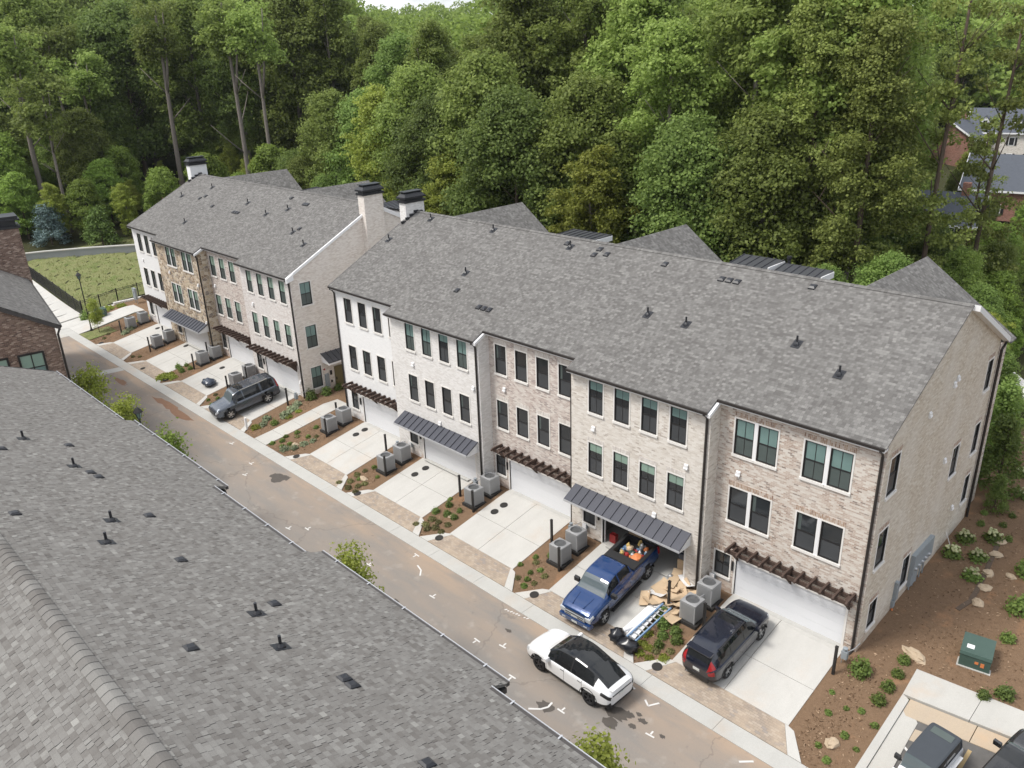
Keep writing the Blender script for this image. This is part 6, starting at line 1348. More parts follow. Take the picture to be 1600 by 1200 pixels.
def crown_blobs(kind, seed, h, w):
    rng = np.random.default_rng(seed); C, Rb = [], []
    if kind == 'broad':
        n = 92
        for i in range(n):
            t = (i+.5)/n; z = t**.85; prof = (math.sin(math.pi*min(1, .12+z*.86))**.75)*w
            a = rng.random()*6.283; rad = prof*math.sqrt(.25+.75*rng.random()); C.append((rad*math.cos(a), rad*math.sin(a), z*h)); Rb.append(rng.uniform(.75, 1.45)*w/4.5)
    elif kind == 'tall':
        n = 96
        for i in range(n):
            t = (i+.5)/n; z = t; prof = w*(.55+.5*math.sin(math.pi*(.1+.85*z)))*(1-.55*z**3)
            a = rng.random()*6.283; rad = prof*math.sqrt(.15+.85*rng.random()); C.append((rad*math.cos(a), rad*math.sin(a), z*h+rng.normal(0, .4))); Rb.append(rng.uniform(.7, 1.35)*w/3.8)
    elif kind == 'layer':                  # layered boughs of an open-grown oak or poplar
        for k in range(11):
            z = h*(k+.5)/11; m_ = 7
            for q in range(m_):
                a = rng.random()*6.283; L = w*(.35+.75*rng.random())*math.sin(math.pi*(.15+.75*(k+.5)/11))
                for s_ in (.55, .8, 1.0): C.append((L*s_*math.cos(a), L*s_*math.sin(a), z+rng.normal(0, 1.0)-L*.06*s_)); Rb.append(rng.uniform(.55, 1.0)*w/5)
    elif kind == 'pine':
        for k in range(15):
            z = h*(k+.3)/15; m_ = 5; L0 = w*(1.05-.75*(k/15)**1.3)
            for q in range(m_):
                a = rng.random()*6.283; L = L0*rng.uniform(.55, 1.1)
                for s_ in (.45, .75, 1.0): C.append((L*s_*math.cos(a), L*s_*math.sin(a), z+L*.25*s_+rng.normal(0, .55))); Rb.append(rng.uniform(.45, .85)*w/4.2)
    elif kind == 'ragged':
        for k in range(13):
            z = h*(k+.3)/13
            for q in range(3):
                a = rng.random()*6.283; L = w*rng.uniform(.35, 1.05)*(1-.4*k/13)
                for s_ in (.6, 1.0): C.append((L*s_*math.cos(a), L*s_*math.sin(a), z+L*.1*s_+rng.normal(0, .3))); Rb.append(rng.uniform(.4, .8))
    elif kind == 'cone':
        n = 60
        for i in range(n):
            z = ((i+.5)/n); rad = w*(1-z)*rng.uniform(.6, 1.05)+.12; a = rng.random()*6.283; C.append((rad*math.cos(a), rad*math.sin(a), z*h)); Rb.append(w*rng.uniform(.16, .32))
    return np.array(C), np.array(Rb)
TREES = {}
def tree_kind(key, kind, seed, h, trunk, w, mat, per, size, r, bark='bark', limbs=7, fork=False, squash=.72, lean=0):
    C, Rb = crown_blobs(kind, seed, h-trunk, w); cm = blobs_to_leaves(C, Rb, per, size, seed, squash, mat); cm.name = 'crown'
    TREES[key] = (cm, trunk_mesh(h*.93, r, limbs, seed, bark, fork, lean), trunk, h)
tree_kind('broad', 'broad', 11, 24, 5, 6.2, 'leaf', 230, .17, .34, squash=.85)
tree_kind('broad2', 'broad', 12, 22, 4, 6.6, 'leaf2', 230, .17, .34, 'barkd', squash=.85)
tree_kind('tall', 'tall', 13, 32, 11, 4.9, 'leaf', 230, .17, .42, fork=True, squash=.85)
tree_kind('tall2', 'tall', 14, 31, 10, 5.4, 'leaf2', 230, .17, .4, squash=.85)
tree_kind('layer', 'layer', 15, 30, 8, 6.4, 'leaf', 190, .165, .42)
tree_kind('layery', 'layer', 16, 22, 4, 5.6, 'leafy', 190, .165, .3)
tree_kind('pine', 'pine', 17, 30, 9, 5.2, 'pine', 330, .12, .36, 'barkd', 10, squash=.5)
tree_kind('young', 'cone', 18, 5.2, .5, 2.1, 'leafs', 420, .12, .09, 'barkd', 3)
tree_kind('holly', 'cone', 19, 5.5, .3, 1.3, 'leaf2', 620, .1, .1, 'barkd', 2)
tree_kind('spruce', 'cone', 20, 6.5, .3, 3.1, 'spruce', 330, .12, .14, 'barkd', 3)
tree_kind('street', 'tall', 21, 7.2, 2.2, 1.35, 'leafy', 560, .085, .07, 'barkd', 4)
tree_kind('streetg', 'tall', 22, 6.6, 2.2, 1.05, 'bright', 560, .085, .07, 'barkd', 4)
tree_kind('ragged', 'ragged', 24, 27, 5, 3.6, 'pine', 240, .13, .26, 'barkd', 12, squash=.55)
tree_kind('under', 'broad', 25, 22, 2, 6.6, 'bright', 150, .26, .3, 'barkd')
PROTO = {}
def tree(key, x, y, label, group, sc=1.0, rz=None, zs=1.0, z=None, cat='tree'):
    cm, tm, tr, h = TREES[key]
    rr = random.Random(int(x*31+y*17)); rz = rr.random()*6.28 if rz is None else rz
    t = thing('pine_tree' if key in ('pine', 'ragged') else 'tree', label, cat, (x, y, (H(x, y) if z is None else z)-.05), rz, group); t.scale = (sc, sc, sc*zs)
    c = link('trunk', tm); c.parent = t
    c = link('crown', cm); c.parent = t; c.location = (0, 0, tr)
    return t
rt = random.Random(21)
FG = 'trees of the wood behind the townhouses'
def zone(x, y):
    a = math.degrees(math.atan2(10-x, y+30))
    for lim, nm in ((17, 'right of the end gable'), (24, 'behind the mottled end house'), (31, 'behind the cream house'), (37, 'behind the pinkish near house'), (43, 'behind the white brick house'), (49, 'behind the near chimney'), (55, 'behind the pale far house'), (61, 'behind the stone house'), (67, 'behind the far chimney'), (72, 'above the grass field')):
        if a < lim: return nm
    return 'above the blue spruce'
KN = {'under': 'bright bushy young tree', 'ragged': 'thin ragged pine', 'broad': 'broad round green tree', 'broad2': 'dark bushy tree', 'tall': 'very tall forked green tree', 'tall2': 'tall dark tree with bare trunk', 'layer': 'tall tree with layered boughs', 'layery': 'yellow-green layered tree', 'pine': 'tall pine with tufted boughs'}
def wood(key, x, y, sc=1.0, zs=1.0, extra='in the wood'): return tree(key, x, y, '%s %s %s' % (KN[key], extra, zone(x, y)), FG, sc, None, zs)
# first row behind the houses
front = [('broad', -70, 33, .86), ('broad2', -62, 29, .8), ('broad', -55, 31, .92), ('broad2', -47.5, 27, .86), ('layery', -57, 26, .62), ('broad', -41, 30, .86), ('layer', -34.5, 34, .86), ('broad2', -29, 30, .8), ('layer', -27.5, 37, 1.0), ('layery', -37, 26, .7), ('broad', -23, 31, .78),
         ('layery', -66, 28, .6), ('layery', -74, 30, .85), ('broad2', -79, 33, .8), ('broad', -85, 31, .75), ('tall', -18.5, 38, .98), ('broad2', -22, 42, .8), ('pine', -18.6, 37, .98), ('pine', -15.6, 33, .86), ('pine', -20.5, 33.5, .9), ('broad2', -22, 47, .75), ('layer', -22.5, 36.5, .98)]
for k, x, y, s_ in front: wood(k, x, y, s_, 1, 'in the front row')
back = [('tall', -77, 42), ('layer', -69, 44), ('tall', -61, 42), ('layer', -52, 44), ('tall', -44, 42), ('layer', -36, 46), ('tall', -30, 43), ('layer', -25, 50), ('tall2', -84, 41), ('tall', -48, 50), ('broad', -41, 54), ('broad', -57, 53), ('layer', -33, 56), ('broad', -29, 62),
        ('tall', -66, 55), ('broad', -76, 57), ('layer', -88, 52), ('tall', -97, 48), ('broad', -52, 64), ('tall', -40, 66), ('broad', -64, 70), ('layer', -80, 70), ('broad', -98, 62), ('tall', -108, 56), ('broad', -34.5, 74), ('layer', -46, 80), ('broad', -58, 86), ('broad', -74, 88), ('layer', -94, 80), ('broad', -112, 74), ('tall', -124, 66), ('broad', -42, 98), ('broad', -60, 104)]
for k, x, y in back:
    low = 46.0 < math.degrees(math.atan2(10-x, y+30)) < 56.5
    wood(k, x+rt.uniform(-1, 1), y+rt.uniform(-1, 1), rt.uniform(.74, .8) if low else rt.uniform(.96, 1.1), 1 if low else rt.uniform(.95, 1.06), 'deep in the wood')
# the slope at the left with bare grey trunks
leftw = [('tall', -122, 8, .98), ('broad', -128, 12, 1.25), ('tall2', -131, 5, 1.05), ('broad2', -119, 19, 1.25), ('broad', -112, 26, 1.2), ('tall', -109, 33, 1.0), ('tall2', -103, 28, 1.0), ('broad', -98, 34, 1.25), ('layer', -137, 3, 1.0), ('layer', -127, 24, .95), ('broad', -134, 18, 1.0), ('layer', -117, 38, 1.0), ('broad', -141, 12, 1.1), ('broad', -139, 28, 1.1), ('layer', -147, 20, 1.1), ('broad', -124, 40, 1.1), ('broad', -133, 40, 1.2), ('layer', -150, 34, 1.1), ('broad', -152, 8, 1.1), ('tall', -93, 37, .98), ('broad', -160, 22, 1.2), ('broad', -156, 46, 1.2), ('layer', -140, 54, 1.1), ('broad', -170, 36, 1.25), ('broad', -165, 2, 1.2), ('layer', -172, 14, 1.2), ('broad', -120, 52, 1.1),
         ('under', -120, 13, .42), ('under', -124, 17, .45), ('under', -116, 8.5, .36), ('layery', -112, 12.5, .34), ('under', -109, 17, .4), ('under', -105, 22, .46), ('under', -101, 25, .34), ('layery', -118, 5, .36), ('under', -123, 2, .4), ('under', -97, 28, .5), ('layery', -126, -2, .42), ('broad2', -92, 29, .48), ('broad2', -130, 0, .45), ('broad', -87, 27, .45), ('broad2', -82, 27, .4)]
for k, x, y, s_ in leftw:
    if s_ > .8: x, y = 10+(x-10)*1.17, -30+(y+30)*1.17
    wood(k, x, y, s_, 1, 'on the slope' if s_ > .8 else 'low at the wood edge')
ru = random.Random(77)
for i in range(46):
    x = ru.uniform(-150, -84); y = 3+(-84-x)*-.28+ru.uniform(0, 14) if False else ru.uniform(2, 40)
    if x > -112 and y < 22: continue
    if x > -100 and y < 27: continue
    if math.hypot((x+121)/1.6, y-22.5) < 6: continue
    wood(ru.choice(['under', 'under', 'broad2', 'layery']), x, y, ru.uniform(.2, .36), 1, 'in the undergrowth')
for i in range(34):
    x = ru.uniform(-170, -118); y = ru.uniform(0, 50)
    if math.hypot((x+124)/1.6, y-22.5) < 7: continue
    wood(ru.choice(['under', 'broad', 'broad2', 'broad']), x, y, ru.uniform(.42, .75), 1, 'among the stems')
# bare trunks as seen: slender lone stems
def stem(x, y, h, r, lean, label):
    t = thing('tree', label, 'tree', (x, y, H(x, y)-.1), 0, 'bare grey trunks at the wood edge')
    tm = trunk_mesh(h, r, 4, int(x*3), 'bark', True, lean); c = link('trunk', tm); c.parent = t
    C = np.array([(lean*h+random.uniform(-2.5, 2.5), random.uniform(-2.5, 2.5), h*.86+random.uniform(-3, 4)) for _ in range(26)]); cm = blobs_to_leaves(C, np.full(26, 1.35), 120, .2, int(abs(x)), .65, 'leaf'); c = link('crown', cm); c.parent = t
for x, y, h, r, ln, lb in ((-127, 6.2, 27, .46, .03, 'tall pale bare trunk rising behind the blue spruce'), (-122, 7.6, 20, .27, .03, 'thin bare trunk just right of the tall pale one'), (-139, 15.5, 26, .42, .02, 'bare trunk over the left part of the retaining wall'), (-133, 17, 22, .3, .02, 'slim bare trunk above the low bright bushes'), (-127, 27.5, 29, .46, .05, 'leaning forked bare trunk by the clay bank'), (-112, 32, 30, .42, .0, 'bare forked trunk behind the far chimney'), (-106, 33, 29, .36, .0, 'slim bare trunk right of the far chimney')): stem(x, y, h, r, ln, lb)
b = MB(); n = 22
bank = thing('clay_bank', 'bare reddish clay bank at the edge of the wood', 'bank', (-123, 24.5, 3)); b.poly([(-123+7*math.cos(6.283*i/n)*(1+.2*math.sin(i*2.2)), 24.5+4.2*math.sin(6.283*i/n)*(1+.2*math.cos(i*3)), H(-123+7*math.cos(6.283*i/n), 24.5+4*math.sin(6.283*i/n))+.25) for i in range(n)]); b.obj('soil', M['mulch'], bank, True)
tree('spruce', -117.5, 3.4, 'blue-green spruce at the left end of the grey retaining wall', 'conifers', .8); tree('young', -111, 8.0, 'small yellow-green bush tree above the retaining wall', 'small trees', 1.0)
for i, (x, y, s_) in enumerate(((-36.3, 63, 1.05), (-31.6, 62, 1.25), (-26.8, 61, 1.2), (-33.5, 68, 1.1), (-22.6, 62, 1.0), (-15, 50, .9))):
    tree('young', x, y, ['leftmost', 'second', 'third', 'tallest', 'fifth', 'rightmost'][i]+' young round tree in the row before the brick houses', 'young trees before the brick houses', s_*1.15)
# right side: thin pines with gaps in front of the distant houses
for x, y, s_, lb in ((-10.2, 44, .9, 'tall thin ragged pine before the distant pale house'), (-12.0, 37.5, .95, 'ragged pine nearest the dense pines at the right'), (-13.2, 52, .6, 'shorter ragged pine before the slate roofs')): tree('ragged', x, y, lb, 'thin pines at the right', s_, None, 1.15)
for i, (x, y, k, s_) in enumerate(((-7.5, 37, 'broad2', .3), (-5.2, 33, 'layery', .26), (-10, 40, 'broad', .36), (-3.6, 29, 'broad2', .22), (-12, 30, 'broad2', .42), (-8.2, 27, 'layery', .24), (-1.5, 24.5, 'broad2', .17), (-9.5, 48, 'broad', .34), (-13.5, 45, 'broad2', .4), (-7.8, 43, 'under', .3), (-12.2, 58, 'under', .36), (-15.5, 27, 'broad2', .38), (-19.5, 26, 'broad', .34))): wood(k, x, y, s_, 1, 'low at the yard edge')
for i, (x, y, s_) in enumerate(((-.9, 21.2, .95), (.35, 17.2, .85), (1.0, 15.0, .4))): tree('holly', x, y, ['taller dark conifer in the yard behind the end gable', 'middle dark conifer in the yard behind the end gable', 'small dark conifer at the rear corner of the end house'][i], 'dark conifers in the yard', s_)
rg = random.Random(31)
for i in range(56):
    a = math.radians(rg.uniform(10, 20.5)); d = rg.uniform(75, 235); x, y = 10-d*math.sin(a), -30+d*math.cos(a)
    if 170 < d < 205 and a < math.radians(17.5): continue
    if 100 < d < 170 and a < math.radians(19.0): continue
    wood(rg.choice(['under', 'broad', 'broad2', 'layery', 'under']), x, y, rg.uniform(.22, .4) if d < 118 else (rg.uniform(.3, .5) if d < 205 else rg.uniform(.7, 1.0)), 1, 'among the distant houses')
for i in range(90):
    a = math.radians(rg.uniform(11, 20.5)); d = rg.uniform(72, 128) if i < 60 else rg.uniform(128, 215); x, y = 10-d*math.sin(a), -30+d*math.cos(a)
    wood(rg.choice(['under', 'broad', 'broad2', 'layery', 'under']), x, y, rg.uniform(.1, .2) if i < 60 else rg.uniform(.14, .26), 1, 'low among the distant houses')
# far woods: one mass
rng = np.random.default_rng(3); C, Rb = [], []
for i in range(4200):
    az_ = math.radians(rng.uniform(-8, 95)); d = 205+420*rng.random()**1.3
    x, y = 10-d*math.sin(az_), -30+d*math.cos(az_)
    if az_ < math.radians(24) and d < 222: continue
    C.append((x, y, H(x, y)+(rng.uniform(4, 11) if 47 < math.degrees(az_) < 55 else rng.uniform(7, 19)))); Rb.append(rng.uniform(3.0, 5.5))
for i in range(260):
    az_ = math.radians(rng.uniform(9, 22)); d = rng.uniform(206, 290); x, y = 10-d*math.sin(az_), -30+d*math.cos(az_)
    C.append((x, y, H(x, y)+rng.uniform(2, 12))); Rb.append(rng.uniform(3.0, 5.0))
C, Rb = np.array(C), np.array(Rb)
me = blobs_to_leaves(C, Rb, 4.6, .62, 5, .9, 'bright', 'far_woods', twigs=False); stuff(link('far_woods', me))
# trees on the near verge: crowns show over the near eaves
for x, y, key, s_, lb in ((-46.6, -15.3, 'street', .9, 'yellow-green street tree beyond the roof edge, nearest the brown brick building'), (-40.9, -15.2, 'street', .82, 'small yellow-green street tree next to the lantern'), (-33.5, -15.4, 'streetg', .93, 'bright green street tree over the roof edge right of the lantern'), (-15.9, -15.2, 'street', .82, 'yellow-green street tree over the step in the near roof edge'), (-1.75, -15.6, 'street', .8, 'yellow-green street tree by the white car')): tree(key, x, y, lb, 'street trees', s_, None, 1, -.95)
# ---- shrubs
def shrub_mesh(seed, n, r, h, size, mat):
    rng = np.random.default_rng(seed); d = unit(rng.normal(0, 1, (n, 3))); d[:, 2] = np.abs(d[:, 2]); rad = (1-.45*rng.random((n, 1))**1.5)*(1+.15*rng.normal(0, 1, (n, 1)))
    P = d*rad*np.array([r, r, h]); A_, B_ = leaf_axes(d, size, rng, .7); return quads_mesh('shrub', P.astype(np.float32), A_, B_, mat)
SH = {'round': shrub_mesh(1, 420, .38, .6, .06, 'leafs'), 'dark': shrub_mesh(2, 420, .42, .62, .06, 'leaf2'), 'tuft': shrub_mesh(3, 170, .26, .22, .06, 'olive'), 'sage': shrub_mesh(4, 200, .34, .26, .07, 'sage'), 'yellow': shrub_mesh(5, 260, .4, .24, .065, 'leafy'), 'low': shrub_mesh(6, 150, .2, .2, .05, 'leaf2'), 'hyd': shrub_mesh(7, 300, .45, .45, .075, 'leaf2')}
fl = MB(); rr = random.Random(4)
for i in range(20):
    a, q = rr.random()*6.28, rr.random()**.6*.4; c = (q*math.cos(a), q*math.sin(a), .5-.5*q*q+rr.uniform(-.03, .06)); s_ = .075; st = len(fl.v)
    fl.lathe([(0, -s_*.8), (s_*.8, -s_*.4), (s_, 0), (s_*.75, s_*.6), (0, s_*.85)], 7, 0, 'z', c)
flm = fl.mesh('flowers', M['petal'])
BEDOF = lambda x: 'of the mottled brown end house' if x > -8 else ('of the cream house' if x > -16.5 else ('of the pinkish near house' if x > -24 else ('of the white brick house' if x > -32.2 else ('of the smooth white house' if x > -41.5 else ('beside the walkway' if x > -45 else ('of the pale far house' if x > -52.5 else ('of the pinkish far house' if x > -62 else 'of the far end houses')))))))
SN = {'round': 'round leafy green shrub', 'dark': 'dark green shrub', 'tuft': 'low olive tuft', 'sage': 'pale sage clump', 'yellow': 'yellow-green low shrub', 'low': 'tiny dark green plant', 'hyd': 'white flowering hydrangea'}
def shrub(kind, x, y, s_=1.0, where=None):
    o = link('hydrangea' if kind == 'hyd' else 'shrub', SH[kind]); z = yardz(x, y)
    o.location = (x, y, z-.02); o.rotation_euler = (0, 0, random.random()*6.28); s_ = s_*{'tuft': .72, 'low': .68, 'round': .85, 'dark': .85, 'yellow': .85}.get(kind, 1); o.scale = (s_, s_, s_*random.uniform(.85, 1.15))
    tag(o, '%s in the mulch %s' % (SN[kind], where or ('bed '+BEDOF(x))), 'shrub', 'plants in the mulch beds: '+SN[kind]+' '+(where or BEDOF(x)))
    if kind == 'hyd': c = link('flowers', flm); c.parent = o; stuff(c)
    return o
for x, y, s_ in ((.66, -1.0, 1.25), (4.9, .85, .75), (5.5, 1.45, 1.1)): shrub('round' if x > 2 else 'dark', x, y, s_, 'by the wall corner' if x < 1 else 'by the green transformer box')
for x, y, s_ in ((1.78, .75, .75), (1.9, -.2, .75), (1.87, -1.1, .8), (1.85, -1.95, .85)): shrub('dark', x, y, s_, 'in the short row by the parking kerb')
for x, y, s_ in ((.53, -3.6, 1), (1.52, -2.75, 1), (2.2, -3.1, 1), (1.5, -4.2, 1.1), (1.45, -5.6, 1.1), (2.1, -4.5, .8), (.2, -2.6, .8), (.9, -5.2, .9), (1.0, -3.0, .8)): shrub('low', x, y, s_*1.15, 'beside the parking kerb')
for x, y in ((.7, 9.6), (1.75, 10.1), (.75, 11.3), (1.8, 12.2), (2.0, 8.4), (1.0, 20.2), (1.9, 17.5)): shrub('hyd', x, y, 1.0, 'beside the end gable')
for x, y in ((.9, 13.2), (1.8, 13.8), (.7, 14.4), (1.9, 15.0), (1.2, 15.6), (2.4, 12.6)): shrub('dark', x, y, .55, 'along the end gable')
for x, y, s_ in ((4.4, 7.2, 1.6), (3.9, 10.2, 1.5), (3.6, 13.6, 1.7), (4.6, 4.9, .9), (3.2, 16.4, 1.6), (4.9, 8.6, 1.6), (3.4, 21, 2.2), (2.2, 25, 2.2)): shrub('dark', x, y, s_, 'at the right edge of the yard')
for x, y, k, s_ in ((-7.55, -3.7, 'round', .9), (-7.2, -4.25, 'round', .8), (-6.85, -3.7, 'round', .85), (-6.5, -4.1, 'round', .85), (-7.0, -4.8, 'round', .7), (-7.7, -5.1, 'yellow', .75), (-7.3, -5.15, 'yellow', .7), (-6.92, -5.15, 'tuft', 1), (-7.45, -5.65, 'yellow', .7), (-6.94, -5.6, 'yellow', .7), (-6.4, -5.25, 'yellow', .8), (-6.4, -4.75, 'tuft', 1), (-8.0, -3.4, 'yellow', .9), (-7.9, -4.5, 'yellow', .9), (-8.0, -3.0, 'round', .7),
                    (-15.3, -4.75, 'round', .45), (-15.0, -4.3, 'low', 1.3), (-15.3, -3.2, 'round', .5), (-15.6, -4.0, 'tuft', 1), (-15.1, -5.2, 'low', 1.3), (-14.9, -5.65, 'low', 1.4), (-14.5, -4.5, 'tuft', 1), (-15.9, -3.7, 'low', 1.2), (-15.6, -5.4, 'tuft', 1.0), (-14.6, -5.2, 'tuft', .9), (-16.2, -4.6, 'low', 1.2),
                    (-23.7, -4.25, 'round', .75), (-23.45, -3.4, 'round', .7), (-22.9, -4.05, 'round', .75), (-22.3, -4.0, 'round', .7), (-22.5, -3.4, 'round', .55), (-23.3, -5.4, 'tuft', 1.3), (-22.6, -5.25, 'tuft', 1.3), (-22.0, -5.3, 'tuft', 1.2), (-23.35, -4.85, 'tuft', 1.3), (-22.15, -4.65, 'tuft', 1.2), (-22.9, -5.6, 'tuft', 1.2), (-23.8, -5.7, 'tuft', 1.2), (-22.8, -4.8, 'tuft', 1.1), (-23.9, -2.9, 'low', 1.2),
                    (-31.1, -5.4, 'tuft', 1.3), (-30.2, -5.4, 'tuft', 1.2), (-29.8, -5.9, 'tuft', 1.2), (-30.0, -5.0, 'tuft', 1.2), (-31.0, -3.5, 'low', 1.4), (-29.9, -4.05, 'low', 1.2), (-31.3, -4.7, 'tuft', 1.2), (-30.6, -5.9, 'tuft', 1.3), (-31.6, -5.9, 'tuft', 1.3), (-30.8, -4.9, 'low', 1.2), (-31.2, -4.1, 'tuft', 1.0),
                    (-40.3, -5.9, 'low', 1.6), (-39.9, -5.3, 'low', 1.6), (-39.3, -5.7, 'low', 1.5), (-39.0, -5.2, 'low', 1.5), (-38.7, -5.8, 'sage', 1), (-38.2, -5.3, 'sage', .9), (-38.0, -4.6, 'sage', .9), (-38.6, -3.9, 'low', 1.4), (-39.9, -4.0, 'low', 1.7), (-40.2, -4.8, 'low', 1.5), (-37.8, -4.0, 'sage', .8), (-38.1, -3.5, 'tuft', 1), (-39.2, -2.8, 'low', 1.6), (-38.4, -2.0, 'low', 1.4), (-39.4, -4.3, 'tuft', 1.1),
                    (-43.5, -.5, 'round', 1.35), (-43.2, .75, 'round', 1.3), (-43.2, 1.9, 'round', 1.1), (-43.9, -4.3, 'sage', 1.1), (-43.6, -5.4, 'yellow', 1.2), (-43.3, -2.3, 'sage', 1.3), (-43.0, -3.2, 'sage', 1.3), (-42.7, -4.3, 'dark', .9), (-42.6, -3.1, 'yellow', 1.0), (-42.6, -2.2, 'yellow', .8), (-43.6, -1.7, 'sage', 1.1), (-43.4, -4.9, 'sage', 1.0),
                    (-51.5, -5.4, 'low', 1.3), (-51.0, -4.8, 'low', 1.3), (-50.6, -5.6, 'low', 1.2), (-51.8, -4.6, 'tuft', 1),
                    (-59.3, -5.5, 'yellow', 1.4), (-59.7, -5.1, 'yellow', 1.4), (-58.8, -5.2, 'yellow', 1.3), (-59.6, -5.9, 'yellow', 1.4), (-60.1, -5.6, 'yellow', 1.3), (-59.1, -4.2, 'dark', .75), (-59.6, -4.1, 'dark', .75), (-60.3, -4.0, 'dark', .8), (-59.9, -3.4, 'dark', .6), (-58.9, -3.5, 'dark', .7),
                    (-67.3, -5.4, 'tuft', 1.1), (-66.6, -5.0, 'tuft', 1), (-75.2, -5.2, 'tuft', 1.1), (-75.9, -4.5, 'tuft', 1.1), (-74.6, -2.6, 'sage', 1.2), (-74.2, -3.4, 'sage', 1.2), (-75.6, -1.2, 'yellow', 1.2), (-83.2, -3.4, 'yellow', 2.2), (-83.6, -1.6, 'yellow', 2.0), (-83.0, -.4, 'yellow', 1.6), (-81.6, -3.6, 'round', 1.2), (-83.2, 3, 'yellow', 1.6), (-83.4, -4.2, 'dark', 1.6)): shrub(k, x, y, s_)
tree('street', -77.6, -4.8, 'thin staked sapling by the far street lamp', 'street trees', .45)
# bark chips, twigs and clods over the mulch: beyond counting
rng = np.random.default_rng(12); pts = []
while len(pts) < 15000:
    if len(pts) < 9000: x, y = rng.uniform(-79, 1.2), rng.uniform(-6.3, -.1)
    else: x, y = rng.uniform(.1, 7.5), rng.uniform(-6, 24)
    if any(a-.7 < x < c+.75 for a, c in drive_spec.values()) and x < 0: continue
    if -42.4 < x < -39.8 or (x > 2.2 and y < .75+.11*(x-2.4)): continue
    if x < .2 and y > -.1: continue
    pts.append((x, y, yardz(x, y)+.012))
P = np.array(pts, np.float32); n = len(P); t_ = rng.random(n)*6.28; L_ = (.025+.06*rng.random(n)**2)
A_ = np.stack([np.cos(t_)*L_, np.sin(t_)*L_, .012*rng.normal(0, 1, n)], 1); B_ = np.stack([-np.sin(t_)*L_*.45, np.cos(t_)*L_*.45, .01*rng.normal(0, 1, n)], 1)
def chipmat():
    k = NT('bark_chips'); g = k.n("ShaderNodeNewGeometry"); c = k.ramp(g.outputs['Random Per Island'], [(0, (.06, .035, .02)), (.4, (.16, .1, .06)), (.75, (.26, .18, .115)), (1, (.42, .3, .2))]); return k.col(c, .95, 0, .1)
M['chips'] = chipmat()
stuff(link('mulch_chips', quads_mesh('mulch_chips', P, A_, B_, 'chips')))
# rough grass tufts over the field: beyond counting
rng = np.random.default_rng(9); n = 2600
u, w_ = rng.random(n), rng.random(n); X_ = -85.4-u*27; Y_ = -3.7+u*1.1+w_*16
Z_ = np.array([H(a, b_) for a, b_ in zip(X_, Y_)])
P = np.stack([X_, Y_, Z_+.12], 1).astype(np.float32); t_ = rng.random(n)*6.28
A_ = np.stack([np.cos(t_)*.06, np.sin(t_)*.06, .05+.1*rng.random(n)**2], 1); B_ = np.stack([-np.sin(t_)*.07, np.cos(t_)*.07, .05*rng.random(n)], 1)
stuff(link('field_grass', quads_mesh('field_grass', P, A_, B_, 'fieldgrass')))
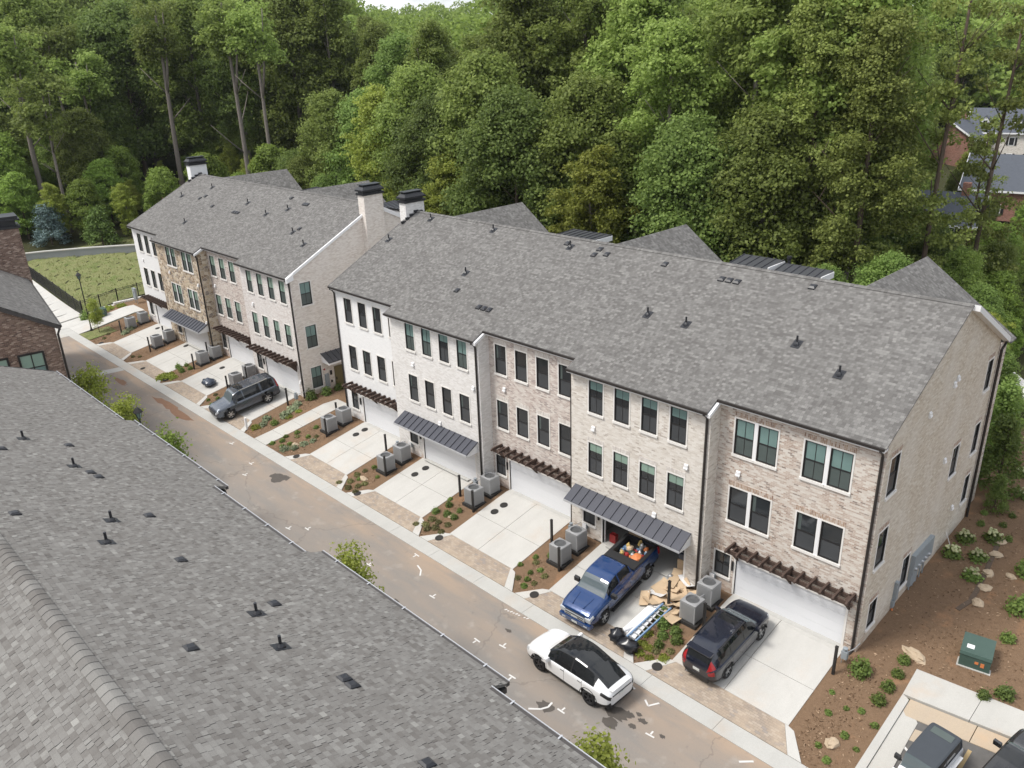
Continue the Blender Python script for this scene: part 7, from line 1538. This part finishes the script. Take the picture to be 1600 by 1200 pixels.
# ------------------------------------------------------------------ distant houses seen through the gaps
def house(label, x, y, rz, w, d, h, mat, roofmat='roofslate', dormers=0, pitch=.7, chim=True, z=None):
    z = H(x, y) if z is None else z
    t = thing('brick_house', label, 'house', (x, y, z-.3), rz, 'brick houses beyond the wood')
    b = MB(); b.box(-w/2, w/2, -d/2, d/2, 0, h)
    for sx in (-1, 1):
        q = [(sx*w/2, -d/2, h), (sx*w/2, d/2, h), (sx*w/2, 0, h+pitch*d/2)]; b.poly(q if sx > 0 else q[::-1])
    b.obj('wall', M[mat], t)
    r = MB(); e = .45
    r.prism([(-w/2-e, -d/2-e, h-e*pitch), (w/2+e, -d/2-e, h-e*pitch), (w/2+e, 0, h+pitch*d/2), (-w/2-e, 0, h+pitch*d/2)], (0, 0, .15)); r.prism([(-w/2-e, 0, h+pitch*d/2), (w/2+e, 0, h+pitch*d/2), (w/2+e, d/2+e, h-e*pitch), (-w/2-e, d/2+e, h-e*pitch)], (0, 0, .15))
    ro = r.obj('roof', M[roofmat], t)
    g = MB(); g.box(-w/2-e, w/2+e, -d/2-e-.1, -d/2-e, h-e*pitch-.1, h-e*pitch+.16); g.obj('fascia', M['white'], t)
    for sx in (-1, 1):
        k = MB(); xx = sx*(w/2+e); k.prism([(xx, -d/2-e, h-e*pitch-.15), (xx, -d/2-e, h-e*pitch+.2), (xx, 0, h+pitch*d/2+.2), (xx, 0, h+pitch*d/2-.15)], (sx*.1, 0, 0)); k.obj('rake_trim', M['white'], t)
    n = max(2, int(w/3)); wm = MB(); wm.box(-.5, .5, -.06, 0, 0, 1.5); pm_ = MB(); pm_.box(-.4, .4, -.08, -.05, .1, 1.4); sh_ = MB(); sh_.box(-.9, -.55, -.06, 0, 0, 1.5); sh_.box(.55, .9, -.06, 0, 0, 1.5)
    mw, mp_, ms = wm.mesh('window', M['white']), pm_.mesh('pane', M['g_dark']), sh_.mesh('shutter', M['black'])
    for fl_ in ((.9, 3.9) if h > 5 else (.9,)):
        for i in range(n):
            o = link('window', mw); o.parent = t; o.location = (-w/2+(i+.5)*w/n, -d/2, fl_)
            for nm, m_ in (('pane', mp_), ('shutter', ms)): c = link(nm, m_); c.parent = o
        o = link('window', mw); o.parent = t; o.location = (w/2, 0, fl_); o.rotation_euler = (0, 0, R(90)); c = link('pane', mp_); c.parent = o
    for i in range(dormers):
        x_ = -w/2+(i+.5)*w/dormers; yd = -d/2+1.0; zd = h+pitch*1.0
        dm = MB(); dm.box(x_-.65, x_+.65, yd, yd+2.2, zd-.2, zd+1.3); dm.poly([(x_-.65, yd, zd+1.3), (x_+.65, yd, zd+1.3), (x_, yd, zd+2.0)]); do = dm.obj('dormer', M['white'], t)
        q = MB(); q.prism([(x_-.8, yd-.15, zd+1.2), (x_, yd-.15, zd+2.05), (x_, yd+3, zd+2.05), (x_-.8, yd+3, zd+1.2)][::-1], (0, 0, .1)); q.prism([(x_, yd-.15, zd+2.05), (x_+.8, yd-.15, zd+1.2), (x_+.8, yd+3, zd+1.2), (x_, yd+3, zd+2.05)][::-1], (0, 0, .1)); q.obj('dormer_roof', M[roofmat], do)
        q = MB(); q.box(x_-.35, x_+.35, yd-.03, yd, zd+.15, zd+1.25); q.obj('dormer_window', M['g_dark'], do)
    if chim: c = MB(); c.box(w*.3, w*.3+.9, -.5, .5, h, h+pitch*d/2+1.4); c.obj('chimney', M[mat], t)
    return t
M['roofslate'] = plain('slate_shingle', (.085, .095, .115), .9, var=.25)
house('pale house with dormers and shutters seen far off at the upper right', -35.0, 158, R(12), 22, 11, 6.4, 'brick_cream', dormers=4, z=1.5)
t = house('grey roofed brick house left of the dormer house in the distance', -45, 146, R(100), 14, 10, 6.2, 'brick_red', z=.5)
house('brick house with a large dark slate roof behind the ragged pines', -21.5, 113, R(10), 20, 12, 4.6, 'brick_red', z=-.5)
house('brick house hidden among trunks behind the young trees', -45.5, 84, R(5), 15, 9, 6.0, 'brick_red', z=-1.5)
house('brick house with white windows behind the dark undergrowth', -28.5, 86, R(8), 13, 9, 5.6, 'brick_red', z=-2.5)
house('pale house barely seen between crowns', -75, 118, R(20), 16, 9, 6, 'brick_cream', z=-1)
house('small pale house fragment between the tall trunks', -60, 96, R(15), 12, 8, 6, 'brick_cream', z=-1)
b = MB(); b.box(-6, 4, 36, 40, .3, .34)
o = struct(link('rear_path')); 
for i in range(6):
    b = MB(); x0 = -8+i*1.6; b.prism([(x0, 40-i*2.2, .9), (x0+1.5, 38-i*2.2, .9), (x0+2.4, 39.4-i*2.2, .9), (x0+.9, 41.4-i*2.2, .9)], (0, 0, .08)); b.obj('path_slab', M['trim'], o, True)
# ------------------------------------------------------------------ thin summer haze over the distance
hm = bpy.data.materials.new('haze'); hm.use_nodes = True; ht = hm.node_tree; ht.nodes.clear()
ho = ht.nodes.new("ShaderNodeOutputMaterial"); hv = ht.nodes.new("ShaderNodeVolumePrincipled")
hv.inputs['Color'].default_value = (.86, .9, .95, 1); hv.inputs['Density'].default_value = .00009; hv.inputs['Anisotropy'].default_value = .2
ht.links.new(hv.outputs[0], ho.inputs['Volume'])
b = MB(); b.box(-1700, 700, -500, 1700, -9, 170); hz_ = b.obj('haze', hm); stuff(hz_)
# ------------------------------------------------------------------ like things told apart by their order across the view
ORD = ['leftmost', 'second from left', 'third from left', 'fourth from left', 'fifth from left', 'sixth from left', 'seventh from left', 'eighth from left', 'ninth from left', 'tenth from left']
by = {}
for o in list(S.objects):
    if 'label' in o and 'group' in o and o.parent is None: by.setdefault(o['label'], []).append(o)
ci = cam.matrix_world.inverted()
for lab, os_ in by.items():
    if 2 <= len(os_) <= 10 and len(lab.split()) <= (14 if len(os_) == 2 else 13):
        os_.sort(key=lambda o: (lambda q: q.x/-q.z)(ci @ o.location))
        for i, o in enumerate(os_): o['label'] = lab+', '+(('left one', 'right one')[i] if len(os_) == 2 else 'rightmost' if i == len(os_)-1 else ORD[i])
